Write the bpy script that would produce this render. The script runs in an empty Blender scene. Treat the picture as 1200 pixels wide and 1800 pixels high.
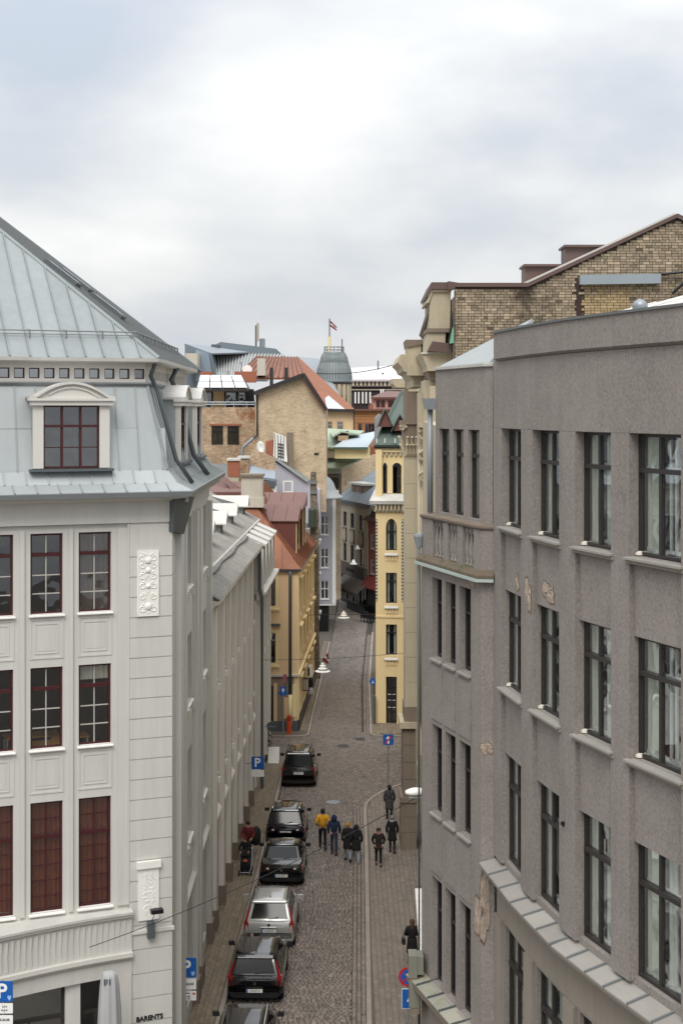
import bpy, math, random
from mathutils import Vector, Matrix
random.seed(7)
R = math.radians
S = bpy.context.scene

# ------------------------------------------------------------------ camera
cam = bpy.data.cameras.new('camera')
cam.sensor_fit = 'VERTICAL'; cam.sensor_height = 36; cam.lens = 50
cam.shift_y = -0.1; cam.clip_start = 0.5; cam.clip_end = 4000
camo = bpy.data.objects.new('camera', cam); S.collection.objects.link(camo)
camo.location = (0, 0, 20); camo.rotation_euler = (R(90), 0, 0)
S.camera = camo
F = 2500.0                      # focal length in photograph pixels

# ------------------------------------------------------------------ sky, sun, exposure
SUN_EL, SUN_AZ = 50, 192        # from behind the camera, a little to the left
W = bpy.data.worlds.new('World'); S.world = W; W.use_nodes = True
nt = W.node_tree; nt.nodes.clear()
def wn(t, **k):
    n = nt.nodes.new(t)
    for a, b in k.items(): setattr(n, a, b)
    return n
L = nt.links.new
wo = wn('ShaderNodeOutputWorld'); bg1 = wn('ShaderNodeBackground'); bg2 = wn('ShaderNodeBackground')
sky = wn('ShaderNodeTexSky', sky_type='NISHITA'); sky.sun_disc = False
sky.sun_elevation = R(SUN_EL); sky.sun_rotation = R(SUN_AZ); sky.air_density = 1.5; sky.dust_density = 2.5
L(sky.outputs[0], bg1.inputs[0]); bg1.inputs[1].default_value = 0.1
tc = wn('ShaderNodeTexCoord'); sp = wn('ShaderNodeSeparateXYZ'); L(tc.outputs['Generated'], sp.inputs[0])
def wm(op, a, b=None, clamp=False):
    n = wn('ShaderNodeMath', operation=op); n.use_clamp = clamp
    for i, v in enumerate((a, b)):
        if v is None: continue
        if isinstance(v, (int, float)): n.inputs[i].default_value = v
        else: L(v, n.inputs[i])
    return n.outputs[0]
mp = wn('ShaderNodeMapping'); L(tc.outputs['Generated'], mp.inputs[0])
mp.inputs['Scale'].default_value = (1.0, 1.0, 2.2); mp.inputs['Location'].default_value = (0.37, 1.9, 0.22)
n1 = wn('ShaderNodeTexNoise'); n1.inputs['Scale'].default_value = 2.4; n1.inputs['Detail'].default_value = 7; n1.inputs['Roughness'].default_value = 0.48; n1.inputs['Distortion'].default_value = 0.35
L(mp.outputs[0], n1.inputs[0])
n2 = wn('ShaderNodeTexNoise'); n2.inputs['Scale'].default_value = 6.5; n2.inputs['Detail'].default_value = 6; n2.inputs['Roughness'].default_value = 0.5
L(mp.outputs[0], n2.inputs[0])
zz = wm('MAXIMUM', sp.outputs[2], 0.0)
def blob(px, py, size, amp):            # one soft cloud mass in a given direction of the sky
    v = Vector(((px-600)/F, 1, (720-py)/F)).normalized()
    d = wn('ShaderNodeVectorMath', operation='DISTANCE'); L(tc.outputs['Generated'], d.inputs[0]); d.inputs[1].default_value = v
    w = wm('ADD', d.outputs['Value'], wm('MULTIPLY', wm('SUBTRACT', n2.outputs[0], 0.5), size*0.9))
    e = wm('POWER', 2.718, wm('MULTIPLY', wm('MULTIPLY', w, w), -1.0/size**2))
    return wm('MULTIPLY', e, amp)
acc = wm('ADD', wm('MULTIPLY', wm('SUBTRACT', n1.outputs[0], 0.5), 2.0), wm('MULTIPLY', wm('SUBTRACT', n2.outputs[0], 0.5), 1.25))
acc = wm('ADD', acc, 0.62)
for b in ((600, 200, .1, .34), (420, 60, .09, .12), (250, 420, .07, .12), (990, 290, .08, -.5), (800, 360, .07, -.22), (1130, 150, .07, -.18), (60, 90, .07, -.34), (650, 500, .07, -.2), (330, 500, .06, -.15), (120, 250, .06, -.08), (1050, 420, .05, .2)):
    acc = wm('ADD', acc, blob(*b))
ramp = wn('ShaderNodeValToRGB'); L(acc, ramp.inputs[0])
cr = ramp.color_ramp
cr.elements[0].position = 0.0; cr.elements[0].color = (0.52, 0.57, 0.65, 1)
cr.elements[1].position = 1.0; cr.elements[1].color = (0.90, 0.90, 0.895, 1)
e = cr.elements.new(0.35); e.color = (0.61, 0.64, 0.69, 1)
e = cr.elements.new(0.7); e.color = (0.76, 0.77, 0.785, 1)
L(ramp.outputs[0], bg2.inputs[0])
# overcast sky: brighter towards the zenith
L(wm('ADD', 0.88, wm('MULTIPLY', wm('MULTIPLY', zz, zz), 1.8)), bg2.inputs[1])
mx = wn('ShaderNodeMixShader'); mx.inputs[0].default_value = 0.9
L(bg1.outputs[0], mx.inputs[1]); L(bg2.outputs[0], mx.inputs[2]); L(mx.outputs[0], wo.inputs[0])

sun = bpy.data.lights.new('sun', 'SUN'); sun.energy = 1.5; sun.angle = R(28); sun.color = (1, .96, .9)
suno = bpy.data.objects.new('sun', sun); S.collection.objects.link(suno)
az = R(SUN_AZ)                  # compass bearing from +Y, clockwise
dv = Vector((math.sin(az)*math.cos(R(SUN_EL)), math.cos(az)*math.cos(R(SUN_EL)), math.sin(R(SUN_EL))))
suno.rotation_euler = dv.to_track_quat('Z', 'Y').to_euler()
S.view_settings.view_transform = 'Standard'; S.view_settings.look = 'None'
S.view_settings.gamma = 1; S.view_settings.use_curve_mapping = False
S.view_settings.exposure = 0.36
S.render.engine = 'CYCLES'
S.cycles.max_bounces = 8; S.cycles.diffuse_bounces = 6; S.cycles.transparent_max_bounces = 12

# ------------------------------------------------------------------ helpers
def X(px, D): return (px-600)/F*D
def Z(py, D): return 20-(py-720)/F*D
def at(px, py, D): return (X(px, D), D, Z(py, D))
def gD(py, z=0): return (20-z)*F/(py-720)
def gnd(px, py, z=0.0):
    D = gD(py, z); return (X(px, D), D)

def hexc(h, k=1.0):
    h = h.lstrip('#'); o = []
    for i in (0, 2, 4):
        c = int(h[i:i+2], 16)/255
        o.append(min(1, (c/12.92 if c <= .04045 else ((c+.055)/1.055)**2.4)*k))
    return tuple(o)+(1,)

MATS = {}
def mat(name, col, rough=.8, var=.12, scale=1.2, fine=0, bump=0, bscale=30, streak=0, metal=0, spec=.4, emit=0, attr=None, dirt=None, coat=0):
    """plain procedural surface: colour mottled by two noises, optional rain streaks, fine relief and a per-piece tone"""
    if name in MATS: return MATS[name]
    m = bpy.data.materials.new(name); m.use_nodes = True; MATS[name] = m
    t = m.node_tree; b = t.nodes['Principled BSDF']; lk = t.links.new
    if isinstance(col, str): col = hexc(col)
    b.inputs['Base Color'].default_value = col
    b.inputs['Roughness'].default_value = rough; b.inputs['Metallic'].default_value = metal
    b.inputs['Specular IOR Level'].default_value = spec
    if coat: b.inputs['Coat Weight'].default_value = coat; b.inputs['Coat Roughness'].default_value = .04
    def nn(tp, **k):
        n = t.nodes.new(tp)
        for a, c in k.items(): setattr(n, a, c)
        return n
    def mth(op, a, c, cl=False):
        n = nn('ShaderNodeMath', operation=op); n.use_clamp = cl
        for i, v in enumerate((a, c)):
            if isinstance(v, (int, float)): n.inputs[i].default_value = v
            else: lk(v, n.inputs[i])
        return n.outputs[0]
    geo = nn('ShaderNodeNewGeometry')
    if var or streak or attr or fine or dirt:
        f = None
        def add(v):
            nonlocal f
            f = v if f is None else mth('ADD', f, v)
        if var:
            n = nn('ShaderNodeTexNoise'); n.inputs['Scale'].default_value = scale; n.inputs['Detail'].default_value = 8; n.inputs['Roughness'].default_value = .65
            lk(geo.outputs['Position'], n.inputs[0]); add(mth('MULTIPLY', mth('SUBTRACT', n.outputs[0], .5), var*3))
        if fine:
            n = nn('ShaderNodeTexNoise'); n.inputs['Scale'].default_value = bscale; n.inputs['Detail'].default_value = 3
            lk(geo.outputs['Position'], n.inputs[0]); add(mth('MULTIPLY', mth('SUBTRACT', n.outputs[0], .5), fine*3))
        if streak:
            mpn = nn('ShaderNodeMapping'); mpn.inputs['Scale'].default_value = (2.6, 2.6, .16)
            lk(geo.outputs['Position'], mpn.inputs[0])
            n = nn('ShaderNodeTexNoise'); n.inputs['Scale'].default_value = 1.6; n.inputs['Detail'].default_value = 6; n.inputs['Roughness'].default_value = .6
            lk(mpn.outputs[0], n.inputs[0]); add(mth('MULTIPLY', mth('SUBTRACT', n.outputs[0], .5), streak*3))
        if attr:
            n = nn('ShaderNodeAttribute'); n.attribute_name = 'tone'
            add(mth('MULTIPLY', n.outputs['Fac'], attr))
        f = mth('ADD', 1.0, f if f is not None else 0.0)
        vm = nn('ShaderNodeVectorMath', operation='SCALE'); vm.inputs[0].default_value = col[:3]; lk(f, vm.inputs['Scale'])
        src = vm.outputs[0]
        if dirt:
            dn = nn('ShaderNodeTexNoise'); dn.inputs['Scale'].default_value = dirt[1]; dn.inputs['Detail'].default_value = 9; dn.inputs['Roughness'].default_value = .7
            lk(geo.outputs['Position'], dn.inputs[0])
            fc = mth('MULTIPLY', mth('SUBTRACT', dn.outputs[0], dirt[2]), 7, True)
            mxn = nn('ShaderNodeMix', data_type='RGBA'); lk(fc, mxn.inputs['Factor']); lk(src, mxn.inputs['A']); mxn.inputs['B'].default_value = dirt[0] if not isinstance(dirt[0], str) else hexc(dirt[0])
            src = mxn.outputs['Result']
        lk(src, b.inputs['Base Color'])
    if bump:
        n = nn('ShaderNodeTexNoise'); n.inputs['Scale'].default_value = bscale; n.inputs['Detail'].default_value = 5
        lk(geo.outputs['Position'], n.inputs[0])
        bn = nn('ShaderNodeBump'); bn.inputs['Strength'].default_value = bump; bn.inputs['Distance'].default_value = .03
        lk(n.outputs[0], bn.inputs['Height']); lk(bn.outputs[0], b.inputs['Normal'])
    return m

def brickmat(name, c1, c2, mortar, w=.27, h=.09, rough=.9, dirt=None, mix=.5):
    """brickwork too far away to pick single bricks apart"""
    if name in MATS: return MATS[name]
    m = bpy.data.materials.new(name); m.use_nodes = True; MATS[name] = m
    t = m.node_tree; b = t.nodes['Principled BSDF']; lk = t.links.new
    b.inputs['Roughness'].default_value = rough; b.inputs['Specular IOR Level'].default_value = .2
    g = t.nodes.new('ShaderNodeNewGeometry'); s = t.nodes.new('ShaderNodeSeparateXYZ'); lk(g.outputs['Position'], s.inputs[0])
    a = t.nodes.new('ShaderNodeMath'); a.operation = 'ADD'; lk(s.outputs[0], a.inputs[0]); lk(s.outputs[1], a.inputs[1])
    c = t.nodes.new('ShaderNodeCombineXYZ'); lk(a.outputs[0], c.inputs[0]); lk(s.outputs[2], c.inputs[1])
    bt = t.nodes.new('ShaderNodeTexBrick'); lk(c.outputs[0], bt.inputs['Vector'])
    bt.inputs['Scale'].default_value = 1; bt.inputs['Brick Width'].default_value = w; bt.inputs['Row Height'].default_value = h
    bt.inputs['Mortar Size'].default_value = .012; bt.inputs['Mortar Smooth'].default_value = .3
    bt.inputs['Color1'].default_value = hexc(c1); bt.inputs['Color2'].default_value = hexc(c2); bt.inputs['Mortar'].default_value = hexc(mortar)
    n = t.nodes.new('ShaderNodeTexNoise'); n.inputs['Scale'].default_value = .7; n.inputs['Detail'].default_value = 10; n.inputs['Roughness'].default_value = .75
    lk(g.outputs['Position'], n.inputs[0])
    mr = t.nodes.new('ShaderNodeMapRange'); lk(n.outputs[0], mr.inputs[0]); mr.inputs[1].default_value = .3; mr.inputs[2].default_value = .7; mr.inputs[3].default_value = 1-mix; mr.inputs[4].default_value = 1+mix*.6
    v = t.nodes.new('ShaderNodeVectorMath'); v.operation = 'SCALE'; lk(bt.outputs[0], v.inputs[0]); lk(mr.outputs[0], v.inputs['Scale'])
    src = v.outputs[0]
    if dirt:
        dn = t.nodes.new('ShaderNodeTexNoise'); dn.inputs['Scale'].default_value = dirt[1]; dn.inputs['Detail'].default_value = 8; dn.inputs['Roughness'].default_value = .7
        lk(g.outputs['Position'], dn.inputs[0])
        m2 = t.nodes.new('ShaderNodeMapRange'); lk(dn.outputs[0], m2.inputs[0]); m2.inputs[1].default_value = dirt[2]; m2.inputs[2].default_value = dirt[2]+.12
        mxn = t.nodes.new('ShaderNodeMix'); mxn.data_type = 'RGBA'; lk(m2.outputs[0], mxn.inputs['Factor']); lk(src, mxn.inputs['A']); mxn.inputs['B'].default_value = hexc(dirt[0])
        src = mxn.outputs['Result']
    lk(src, b.inputs['Base Color'])
    bp = t.nodes.new('ShaderNodeBump'); bp.inputs['Strength'].default_value = .5; bp.inputs['Distance'].default_value = .02
    lk(bt.outputs['Fac'], bp.inputs['Height']); bp.invert = True; lk(bp.outputs[0], b.inputs['Normal'])
    return m

def glassmat(name, tint=(.8, .85, .85), refl=.25, rough=.02):
    """window glass: see-through with a sky reflection that grows at grazing angles, slightly wavy"""
    if name in MATS: return MATS[name]
    m = bpy.data.materials.new(name); m.use_nodes = True; MATS[name] = m
    t = m.node_tree; t.nodes.clear(); lk = t.links.new
    o = t.nodes.new('ShaderNodeOutputMaterial'); mxs = t.nodes.new('ShaderNodeMixShader')
    tr = t.nodes.new('ShaderNodeBsdfTransparent'); tr.inputs[0].default_value = tint+(1,)
    gl = t.nodes.new('ShaderNodeBsdfGlossy'); gl.inputs['Roughness'].default_value = rough; gl.inputs[0].default_value = (.95, .97, 1, 1)
    fr = t.nodes.new('ShaderNodeFresnel'); fr.inputs[0].default_value = 1.5
    a = t.nodes.new('ShaderNodeMath'); a.operation = 'MULTIPLY_ADD'; a.use_clamp = True; lk(fr.outputs[0], a.inputs[0]); a.inputs[1].default_value = .55; a.inputs[2].default_value = refl*.14
    g = t.nodes.new('ShaderNodeNewGeometry'); n = t.nodes.new('ShaderNodeTexNoise'); n.inputs['Scale'].default_value = .9; lk(g.outputs['Position'], n.inputs[0])
    bp = t.nodes.new('ShaderNodeBump'); bp.inputs['Strength'].default_value = .12; bp.inputs['Distance'].default_value = .15; lk(n.outputs[0], bp.inputs['Height']); lk(bp.outputs[0], gl.inputs['Normal'])
    lk(a.outputs[0], mxs.inputs[0]); lk(tr.outputs[0], mxs.inputs[1]); lk(gl.outputs[0], mxs.inputs[2]); lk(mxs.outputs[0], o.inputs[0])
    return m

class Fr:
    """a wall face: x runs left to right seen from outside, y goes into the wall, z up"""
    def __init__(s, p0, p1, off=0.0):
        p0 = Vector(p0[:2]); p1 = Vector(p1[:2]); s.u = (p1-p0).normalized(); s.L = (p1-p0).length
        s.n = Vector((-s.u.y, s.u.x)); s.o = p0+s.n*off; s.e = p1+s.n*off
        s.M = Matrix(((s.u.x, s.n.x, 0, s.o.x), (s.u.y, s.n.y, 0, s.o.y), (0, 0, 1, 0), (0, 0, 0, 1)))
    def p(s, a, d, z):
        q = s.o+s.u*a+s.n*d; return (q.x, q.y, z)
    def s_at(s, px, d=0):
        t = (px-600)/F; o = s.o+s.n*d
        return (t*o.y-o.x)/(s.u.x-t*s.u.y)
    def z_at(s, px, py, d=0):
        return Z(py, s.p(s.s_at(px, d), d, 0)[1])

I4 = Matrix.Identity(4)
class MB:
    def __init__(s): s.v = []; s.f = []; s.t = []; s.tone = None
    def poly(s, pts, tone=None):
        i = len(s.v); s.v += [tuple(p) for p in pts]; s.f.append(tuple(range(i, i+len(pts)))); s.t.append(tone or 0.0); return s
    def hexa(s, p, tone=None):      # 8 corners: bottom 4 ccw, top 4 ccw
        i = len(s.v); s.v += [tuple(q) for q in p]
        for f in ((3, 2, 1, 0), (4, 5, 6, 7), (0, 1, 5, 4), (1, 2, 6, 5), (2, 3, 7, 6), (3, 0, 4, 7)):
            s.f.append(tuple(i+k for k in f)); s.t.append(tone or 0.0)
        return s
    def box(s, x0, x1, y0, y1, z0, z1, M=None, tone=None):
        p = [(x0, y0, z0), (x1, y0, z0), (x1, y1, z0), (x0, y1, z0), (x0, y0, z1), (x1, y0, z1), (x1, y1, z1), (x0, y1, z1)]
        if M is not None: p = [tuple(M @ Vector(q)) for q in p]
        return s.hexa(p, tone)
    def prism(s, pts, vec, tone=None):   # planar outline extruded along vec
        n = len(pts); i = len(s.v); v = Vector(vec)
        s.v += [tuple(p) for p in pts]+[tuple(Vector(p)+v) for p in pts]
        s.f.append(tuple(range(i+n-1, i-1, -1))); s.f.append(tuple(range(i+n, i+2*n)))
        for k in range(n):
            j = (k+1) % n; s.f.append((i+k, i+j, i+n+j, i+n+k))
        s.t += [tone or 0.0]*(n+2); return s
    def tube(s, pts, r, n=8, r2=None, cap=True):
        pts = [Vector(p) for p in pts]; rings = []
        for k, p in enumerate(pts):
            d = (pts[min(k+1, len(pts)-1)]-pts[max(k-1, 0)]).normalized()
            a = d.cross(Vector((0, 0, 1)))
            if a.length < 1e-3: a = Vector((1, 0, 0))
            a.normalize(); b = d.cross(a)
            rr = r if r2 is None else r+(r2-r)*k/(len(pts)-1)
            i = len(s.v)
            for q in range(n):
                an = 2*math.pi*q/n; s.v.append(tuple(p+a*rr*math.cos(an)+b*rr*math.sin(an)))
            rings.append(i)
        for a, b in zip(rings, rings[1:]):
            for q in range(n):
                s.f.append((a+q, a+(q+1) % n, b+(q+1) % n, b+q)); s.t.append(0.0)
        if cap: s.f += [tuple(rings[0]+q for q in range(n))[::-1], tuple(rings[-1]+q for q in range(n))]; s.t += [0.0, 0.0]
        return s
    def lathe(s, c, prof, n=20, ax='Z', a0=0.0):      # prof: (radius, height)
        rings = []
        for r, h in prof:
            i = len(s.v)
            for q in range(n):
                a = a0+2*math.pi*q/n
                if ax == 'Z': s.v.append((c[0]+r*math.cos(a), c[1]+r*math.sin(a), c[2]+h))
                elif ax == 'X': s.v.append((c[0]+h, c[1]+r*math.cos(a), c[2]+r*math.sin(a)))
                else: s.v.append((c[0]+r*math.cos(a), c[1]+h, c[2]+r*math.sin(a)))
            rings.append(i)
        for a, b in zip(rings, rings[1:]):
            for q in range(n):
                s.f.append((a+q, a+(q+1) % n, b+(q+1) % n, b+q)); s.t.append(0.0)
        s.f += [tuple(rings[0]+q for q in range(n))[::-1], tuple(rings[-1]+q for q in range(n))]; s.t += [0.0, 0.0]
        return s
    def sweep(s, prof, p0, p1, out, up=(0, 0, 1)):    # moulding: profile (out, up) run from p0 to p1
        p0 = Vector(p0); p1 = Vector(p1); o = Vector(out).normalized(); u = Vector(up)
        return s.prism([p0+o*a+u*b for a, b in prof], p1-p0)
    def mesh(s, name, m, smooth=False):
        me = bpy.data.meshes.new(name); me.from_pydata(s.v, [], s.f)
        if any(s.t):
            a = me.attributes.new('tone', 'FLOAT', 'FACE'); a.data.foreach_set('value', s.t)
        if m is not None: me.materials.append(m)
        if smooth: me.polygons.foreach_set('use_smooth', [True]*len(me.polygons))
        return me
    def build(s, name, m, parent=None, M=None, smooth=False, **k):
        return link(name, s.mesh(name, m, smooth), parent, M, **k)

def setp(o, label=None, cat=None, group=None, kind=None):
    if label: o['label'] = label
    if cat: o['category'] = cat
    if group: o['group'] = group
    if kind: o['kind'] = kind
    return o
def link(name, me, parent=None, M=None, **k):
    o = bpy.data.objects.new(name, me); S.collection.objects.link(o)
    if parent is not None:
        o.parent = parent; o.matrix_parent_inverse = WM(parent).inverted()
    if M is not None: o.matrix_basis = M
    o['_w'] = [c for r in (M if M is not None else I4) for c in r]
    return setp(o, **k)
def WM(o):
    w = list(o['_w']); return Matrix([w[i*4:i*4+4] for i in range(4)])
def thing(name, label, cat, loc=(0, 0, 0), group=None, rz=0.0):
    M = Matrix.Translation(Vector(loc)) @ Matrix.Rotation(rz, 4, 'Z')
    o = bpy.data.objects.new(name, None); S.collection.objects.link(o); o.matrix_basis = M
    o.empty_display_size = .3; o['_w'] = [c for r in M for c in r]
    return setp(o, label, cat, group)
def copy_tree(o, M, **k):
    """a copy of a thing with copies of its parts and sub-parts, moved to matrix M"""
    kids = {}
    for q in S.collection.objects:
        if q.parent: kids.setdefault(q.parent.name, []).append(q)
    def cp(a, par):
        c = a.copy(); S.collection.objects.link(c)
        if par: c.parent = par
        for ch in kids.get(a.name, []): cp(ch, c)
        return c
    c = cp(o, None); c.matrix_basis = M; c['_w'] = [x for r in M for x in r]
    return setp(c, **k)
def L2(M, q): return tuple(M @ Vector(q))

def wall_mb(L0, L1, zb, zt, ops, dep=.3, mb=None, y=0.0, ends=0.4):
    """a wall face with real openings and reveals"""
    mb = mb or MB()
    xs = sorted(set([L0, L1]+[o[0] for o in ops]+[o[1] for o in ops])); zs = sorted(set([zb, zt]+[o[2] for o in ops]+[o[3] for o in ops]))
    xs = [x for x in xs if L0-1e-6 <= x <= L1+1e-6]; zs = [z for z in zs if zb-1e-6 <= z <= zt+1e-6]
    def hole(x, z): return any(o[0]-1e-6 < x < o[1]+1e-6 and o[2]-1e-6 < z < o[3]+1e-6 for o in ops)
    for i in range(len(xs)-1):
        for j in range(len(zs)-1):
            if not hole((xs[i]+xs[i+1])/2, (zs[j]+zs[j+1])/2):
                mb.poly([(xs[i], y, zs[j]), (xs[i+1], y, zs[j]), (xs[i+1], y, zs[j+1]), (xs[i], y, zs[j+1])])
    for a, b, c, d in ops:
        e = y+dep
        mb.poly([(a, y, c), (a, y, d), (a, e, d), (a, e, c)]); mb.poly([(b, y, d), (b, y, c), (b, e, c), (b, e, d)])
        mb.poly([(a, y, d), (b, y, d), (b, e, d), (a, e, d)]); mb.poly([(b, y, c), (a, y, c), (a, e, c), (b, e, c)])
    if ends:
        for x in (L0, L1): mb.poly([(x, y, zb), (x, y, zt), (x, y+ends, zt), (x, y+ends, zb)])
        mb.poly([(L0, y, zt), (L1, y, zt), (L1, y+ends, zt), (L0, y+ends, zt)])
    return mb

WC = {}
def window(root, fr, s0, s1, z0, z1, dep, fmat, rows, cols, pmat, out=.07, bar=.05, mun=None, mrows=(), mcols=(), curtain=None, sill=None, sillp=.1, silld=0.0, name='window', roff=0.0, level=1):
    """window part > panes, muntins, curtain, sill. rows/cols: positions (0..1) of thick bars, mrows/mcols: of thin ones"""
    w = s1-s0; h = z1-z0
    M = fr.M @ Matrix.Translation(Vector((s0, dep, z0)))
    key = (round(w, 3), round(h, 3), fmat.name, tuple(rows), tuple(cols), pmat.name, out, bar, mun and mun.name, tuple(mrows), tuple(mcols), curtain and curtain[0].name, sill and sill.name, sillp, silld, dep)
    if key not in WC:
        d = {}
        f = MB(); a = out
        f.box(0, a, 0, .1, 0, h).box(w-a, w, 0, .1, 0, h).box(a, w-a, 0, .1, 0, a).box(a, w-a, 0, .1, h-a, h)
        xs = [a]; zs = [a]
        for c in cols: xs += [c*w-bar/2, c*w+bar/2]
        for r in rows: zs += [r*h-bar/2, r*h+bar/2]
        xs.append(w-a); zs.append(h-a)
        for r in rows: f.box(a, w-a, -.03, .1, r*h-bar/2, r*h+bar/2)
        for i in range(0, len(zs), 2):
            for c in cols: f.box(c*w-bar/2, c*w+bar/2, .01, .09, zs[i], zs[i+1])
        d['frame'] = f.mesh('window_frame', fmat)
        mz = sorted(mrows); mxx = sorted(mcols); mm = MB()
        X2 = [xs[0]]; Z2 = [zs[0]]
        cuts = sorted([(c*w-bar/2, c*w+bar/2) for c in cols]+[(c*w-.014, c*w+.014) for c in mxx])
        xr = [a]+[q for c in cuts for q in c]+[w-a]
        cz = sorted([(c*h-bar/2, c*h+bar/2) for c in rows]+[(c*h-.014, c*h+.014) for c in mz])
        zr = [a]+[q for c in cz for q in c]+[h-a]
        for c in mxx: mm.box(c*w-.014, c*w+.014, .02, .07, a, h-a)
        for c in mz: mm.box(a, w-a, .024, .066, c*h-.014, c*h+.014)
        if mxx or mz: d['mun'] = mm.mesh('muntin', mun)
        ps = []
        for i in range(0, len(xr), 2):
            for j in range(0, len(zr), 2):
                ps.append(MB().box(xr[i]+.001, xr[i+1]-.001, .045, .051, zr[j]+.001, zr[j+1]-.001).mesh('pane', pmat))
        d['panes'] = ps
        if curtain:
            cb = MB(); n = 5
            for (u0, u1, v0, v1) in curtain[1]:
                k = max(2, int((u1-u0)*w/.07))
                for q in range(k):
                    xa = (u0+(u1-u0)*q/k)*w; xb = (u0+(u1-u0)*(q+1)/k)*w; ya, yb = (.12, .16) if q % 2 else (.16, .12)
                    cb.poly([(xa, ya, v0*h), (xb, yb, v0*h), (xb, yb, v1*h), (xa, ya, v1*h)])
            d['cur'] = cb.mesh('curtain', curtain[0])
        if sill:
            d['sill'] = MB().hexa([(-.05, -dep-sillp+silld, -.06), (w+.05, -dep-sillp+silld, -.06), (w+.05, .02, -.03), (-.05, .02, -.03),
                                   (-.05, -dep-sillp+silld, -.03), (w+.05, -dep-sillp+silld, -.03), (w+.05, .02, .012), (-.05, .02, .012)]).mesh('sill', sill)
        WC[key] = d
    d = WC[key]
    o = link(name, d['frame'], root, M)
    if level == 1:
        for p in d['panes']: link('pane', p, o, M)
        if 'mun' in d: link('muntin', d['mun'], o, M)
        if 'cur' in d: link('curtain', d['cur'], o, M)
        if 'sill' in d: link('sill', d['sill'], o, M)
    return o

def panels(root, name, m, O, u, v, us, top, bot=lambda x: 0.0, th=.03, seam=.035, sw=.035, st=-.9, gap=.0, breaks=(), var=True):
    """sheet-metal roof: each panel is its own part with an upstanding seam along its edge. O origin, u along the eave, v up the slope"""
    O = Vector(O); u = Vector(u).normalized(); v = Vector(v).normalized(); n = u.cross(v).normalized()
    if n.z < 0: n = -n
    P = lambda a, b, c: tuple(O+u*a+v*b+n*c)
    for a, b in zip(us, us[1:]):
        mid = [x for x in breaks if a < x < b]
        pts = [(a, bot(a)), (b, bot(b)), (b, top(b))]+[(x, top(x)) for x in mid[::-1]]+[(a, top(a))]
        if max(q[1] for q in pts)-min(q[1] for q in pts) < .02: continue
        mb = MB(); j = random.uniform(-.004, .004) if var else 0; tn = random.uniform(-.35, .35)
        mb.prism([P(x, y, -th) for x, y in pts], n*(th+j), tone=tn)
        if seam:
            mb.hexa([P(a-sw/2, bot(a), 0), P(a+sw/2, bot(a), 0), P(a+sw/2, top(a), 0), P(a-sw/2, top(a), 0),
                     P(a-sw/2, bot(a), seam), P(a+sw/2, bot(a), seam), P(a+sw/2, top(a), seam), P(a-sw/2, top(a), seam)], tone=st)  # seam toned darker than its panel, painting the shadow line it casts
        mb.build(name, m, root)

def solid(root, name, m, pxs, D, depth, **k):
    """outline at distance D (photograph pixels) extruded to its real depth"""
    return MB().prism([at(x, y, D) for x, y in pxs], (0, depth, 0)).build(name, m, root, **k)
def sheet(root, name, m, pts, th=.12, **k):
    """roof or wall sheet through 3-D points with a real thickness"""
    p = [Vector(q) for q in pts]; n = (p[1]-p[0]).cross(p[2]-p[0]).normalized()
    if n.z < 0: n = -n
    return MB().prism([q-n*th for q in p], n*th).build(name, m, root, **k)
def text_mesh(txt, size, m, name='lettering', depth=.004, align='CENTER', bold=0.0):
    c = bpy.data.curves.new(name, 'FONT'); c.body = txt; c.size = size; c.align_x = align; c.align_y = 'CENTER'; c.extrude = depth; c.resolution_u = 3; c.offset = bold
    o = bpy.data.objects.new('tmp', c); S.collection.objects.link(o)
    dg = bpy.context.evaluated_depsgraph_get(); me = bpy.data.meshes.new_from_object(o.evaluated_get(dg)); me.name = name
    bpy.data.objects.remove(o); me.materials.clear(); me.materials.append(m)
    return me
RX = Matrix.Rotation(R(90), 4, 'X')       # text plane -> upright, facing -Y

# ------------------------------------------------------------------ materials
m_plaster = mat('pale_grey_plaster', '#c3c1bb', .85, .05, .5, streak=.09, bump=.1, bscale=60)
m_plasterside = m_plaster
m_trim = mat('cream_grey_trim', '#cac7c0', .8, .03)
m_white = mat('white_paint', '#e6e4de', .6, .03)
m_relief = mat('white_relief_plaster', '#e4e2dc', .75, .04)
m_zinc = mat('grey_sheet_metal_roof', '#9fa4a4', .5, .05, .6, metal=.2, streak=.07, attr=.14)
m_zroof = mat('grey_hip_roof_sheet', '#878d8d', .5, .07, .7, metal=.2, streak=.09, attr=.16)
m_zincd = mat('dull_zinc', '#7a7e7e', .5, .08, 1.5, metal=.3, attr=.2)
m_zincl = mat('weathered_pale_metal', '#c3c1bb', .6, .16, 1.2, metal=.1, attr=.36, streak=.08)
m_gutter = mat('dark_grey_gutter', '#5c6164', .5, .06, metal=.3)
m_red = mat('oxblood_window_paint', '#43191b', .45, .06)
m_dark = mat('dark_brown_frame', '#2f2b29', .45, .05)
m_black = mat('black_metal', '#17181a', .4, .03)
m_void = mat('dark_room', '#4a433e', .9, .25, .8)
m_glass = glassmat('window_glass', (.96, .98, .97))
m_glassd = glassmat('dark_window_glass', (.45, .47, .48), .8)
m_curtain = mat('grey_green_curtain', '#ccd2c0', .9, .04)
m_curtb = mat('brown_curtain', '#5b4a40', .9, .08)
m_curtr = mat('rust_red_blind', '#7a3d2b', .8, .3, 1.5)
m_gstone = mat('grey_brown_render', '#847d77', .93, .17, .8, fine=.3, bump=.12, bscale=18, streak=.09, dirt=('#5f5852', .7, .64))
m_gsmooth = mat('smooth_beige_render', '#8b8378', .9, .12, .8, streak=.12, bump=.1, dirt=('#6f675d', .8, .62))
m_beige = mat('weathered_sandstone', '#b3a891', .9, .1, .9, streak=.14, bump=.3, bscale=16)
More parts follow.
